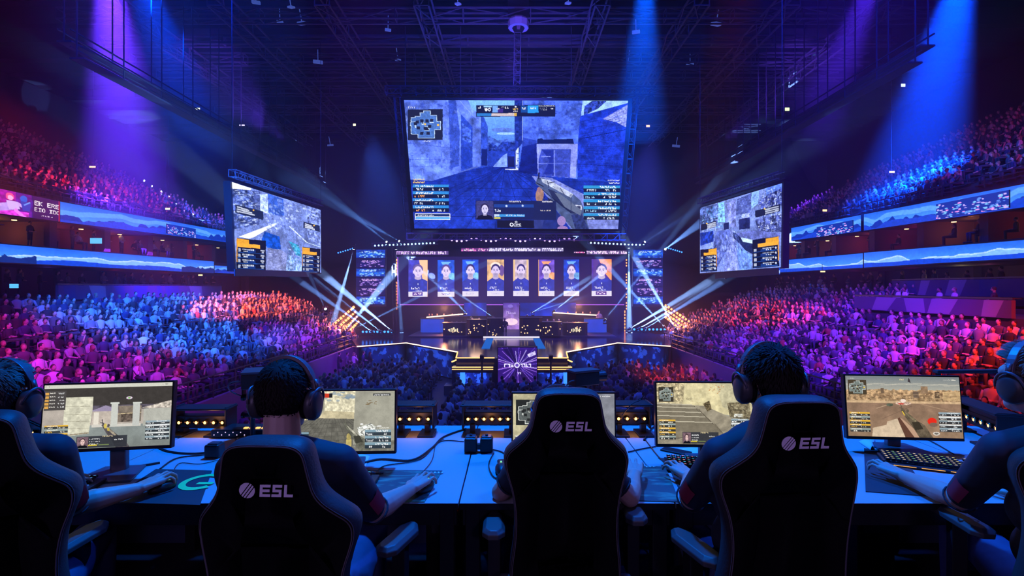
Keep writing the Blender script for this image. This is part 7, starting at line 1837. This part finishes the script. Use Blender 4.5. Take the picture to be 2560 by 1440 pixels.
cable([P(1555, 1038, 3.0), P(1580, 1010, 3.0), P(1600, 1000, 3.05), P(1612, 985, 3.05)], 'springy cable sticking up from the lamp bar right of the centre chair', .003)
# under the tables
M_bl = mat('blue_cable', (.02, .05, .3), .4)
for k in range(16):
    r = random.Random(k); x0 = r.choice([-.42, -.36, -.30, .52, .60, 1.45, 1.5, -1.1, 2.1]) + r.uniform(-.05, .05); y0 = r.uniform(2.6, 3.1)
    pts = [Vector((x0, y0, .62)), Vector((x0 + r.uniform(-.06, .06), y0, .42)), Vector((x0 + r.uniform(-.1, .1), y0 + .05, .2)), Vector((x0 + r.uniform(-.2, .2), y0 - .1, .03)), Vector((x0 + r.uniform(-.4, .4), y0 - .3, .02))]
    cable(pts, 'dangling cable in the dark below the tables', .005, name='hanging_cable', m=M_bl if k % 3 == 0 else M_cable)['group'] = 'cables hanging below the tables'
for x, nm in ((-.36, 'left of the middle table'), (-1.15, 'below the short-haired player\'s monitor'), (1.95, 'below the rightmost monitor')):
    e = empty('computer_tower', (x, 2.95, 0)); tag(e, 'dark computer tower standing on the platform ' + nm, 'computer')
    b = MB(); b.box((0, 0, .24), (.2, .42, .46)); b.build('case', M_black, e, bevel=.006)
    b = MB(); b.box((0, -.212, .36), (.14, .004, .10)); b.build('front_grille', M_steel, e)
    b = MB(); b.cyl((.06, -.213, .43), (.06, -.216, .43), .006, n=10); b.build('power_light', glow('red_power', (1, .05, .03), 3), e)
# unseen blue spots below the tables, lighting the floor and cables
spot((-.3, 3.2, .62), (-.3, 2.7, .0), 120, 5, (.02, .1, 1), .5, .05); spot((.58, 3.2, .62), (.6, 2.7, .0), 120, 3, (.02, .1, 1), .5, .05)
spot((1.55, 3.2, .62), (1.5, 2.6, .0), 120, 3, (.05, .08, 1), .5, .05)
# ------------------------------------------------------------------ haze in the hall (starts beyond the tables)
b = MB(); b.box((-2, 35.4, 8.1), (86, 61, 24.5)); hz = b.build('haze', M_black)
m = bpy.data.materials.new('haze'); m.use_nodes = True; nt = m.node_tree; nt.nodes.clear()
o_ = nt.nodes.new('ShaderNodeOutputMaterial'); v = nt.nodes.new('ShaderNodeVolumeScatter')
v.inputs['Density'].default_value = HAZE; v.inputs['Anisotropy'].default_value = .55; v.inputs['Color'].default_value = (.75, .85, 1, 1)
nt.links.new(v.outputs[0], o_.inputs['Volume']); hz.data.materials.clear(); hz.data.materials.append(m)
tag(hz, 'thin blue haze hanging in the whole arena, showing the lamp beams', 'haze', kind='stuff')

# local haze added so the shafts and beams show more strongly
for i, (c, rr, dn, lab) in enumerate((((-24.5, 33, 15), (7.5, 9, 10), .020, 'added thicker haze under the roof at the left, so the violet shaft shows'),
                          ((27, 33, 15), (8, 9, 10), .020, 'added thicker haze under the roof at the right, so the blue shaft shows'),
                          ((8.6, 33, 17), (3.5, 5, 6), .014, 'small added bank of haze under the roof right of the round housing'),
                          ((-12.5, 40, 8.5), (8, 5, 5), .010, 'added bank of haze left of the big screen'),
                          ((13, 40, 8.5), (7, 5, 5), .007, 'added bank of haze right of the big screen'),
                          ((0, 43, 0.5), (19, 5, 4.5), .012, 'low added bank of haze over the stage'))):
    b = MB(); b.ball((0, 0, 0), rr, nu=24, nv=16); o = b.build('added_haze_bank', M_black); o.location = c
    m = bpy.data.materials.new('added_haze_bank'); m.use_nodes = True; nt = m.node_tree; nt.nodes.clear()
    o_ = nt.nodes.new('ShaderNodeOutputMaterial'); v = nt.nodes.new('ShaderNodeVolumeScatter')
    v.inputs['Density'].default_value = dn; v.inputs['Anisotropy'].default_value = .4; v.inputs['Color'].default_value = (.75, .85, 1, 1)
    nt.links.new(v.outputs[0], o_.inputs['Volume']); o.data.materials.clear(); o.data.materials.append(m)
    tag(o, lab, 'haze', kind='stuff')
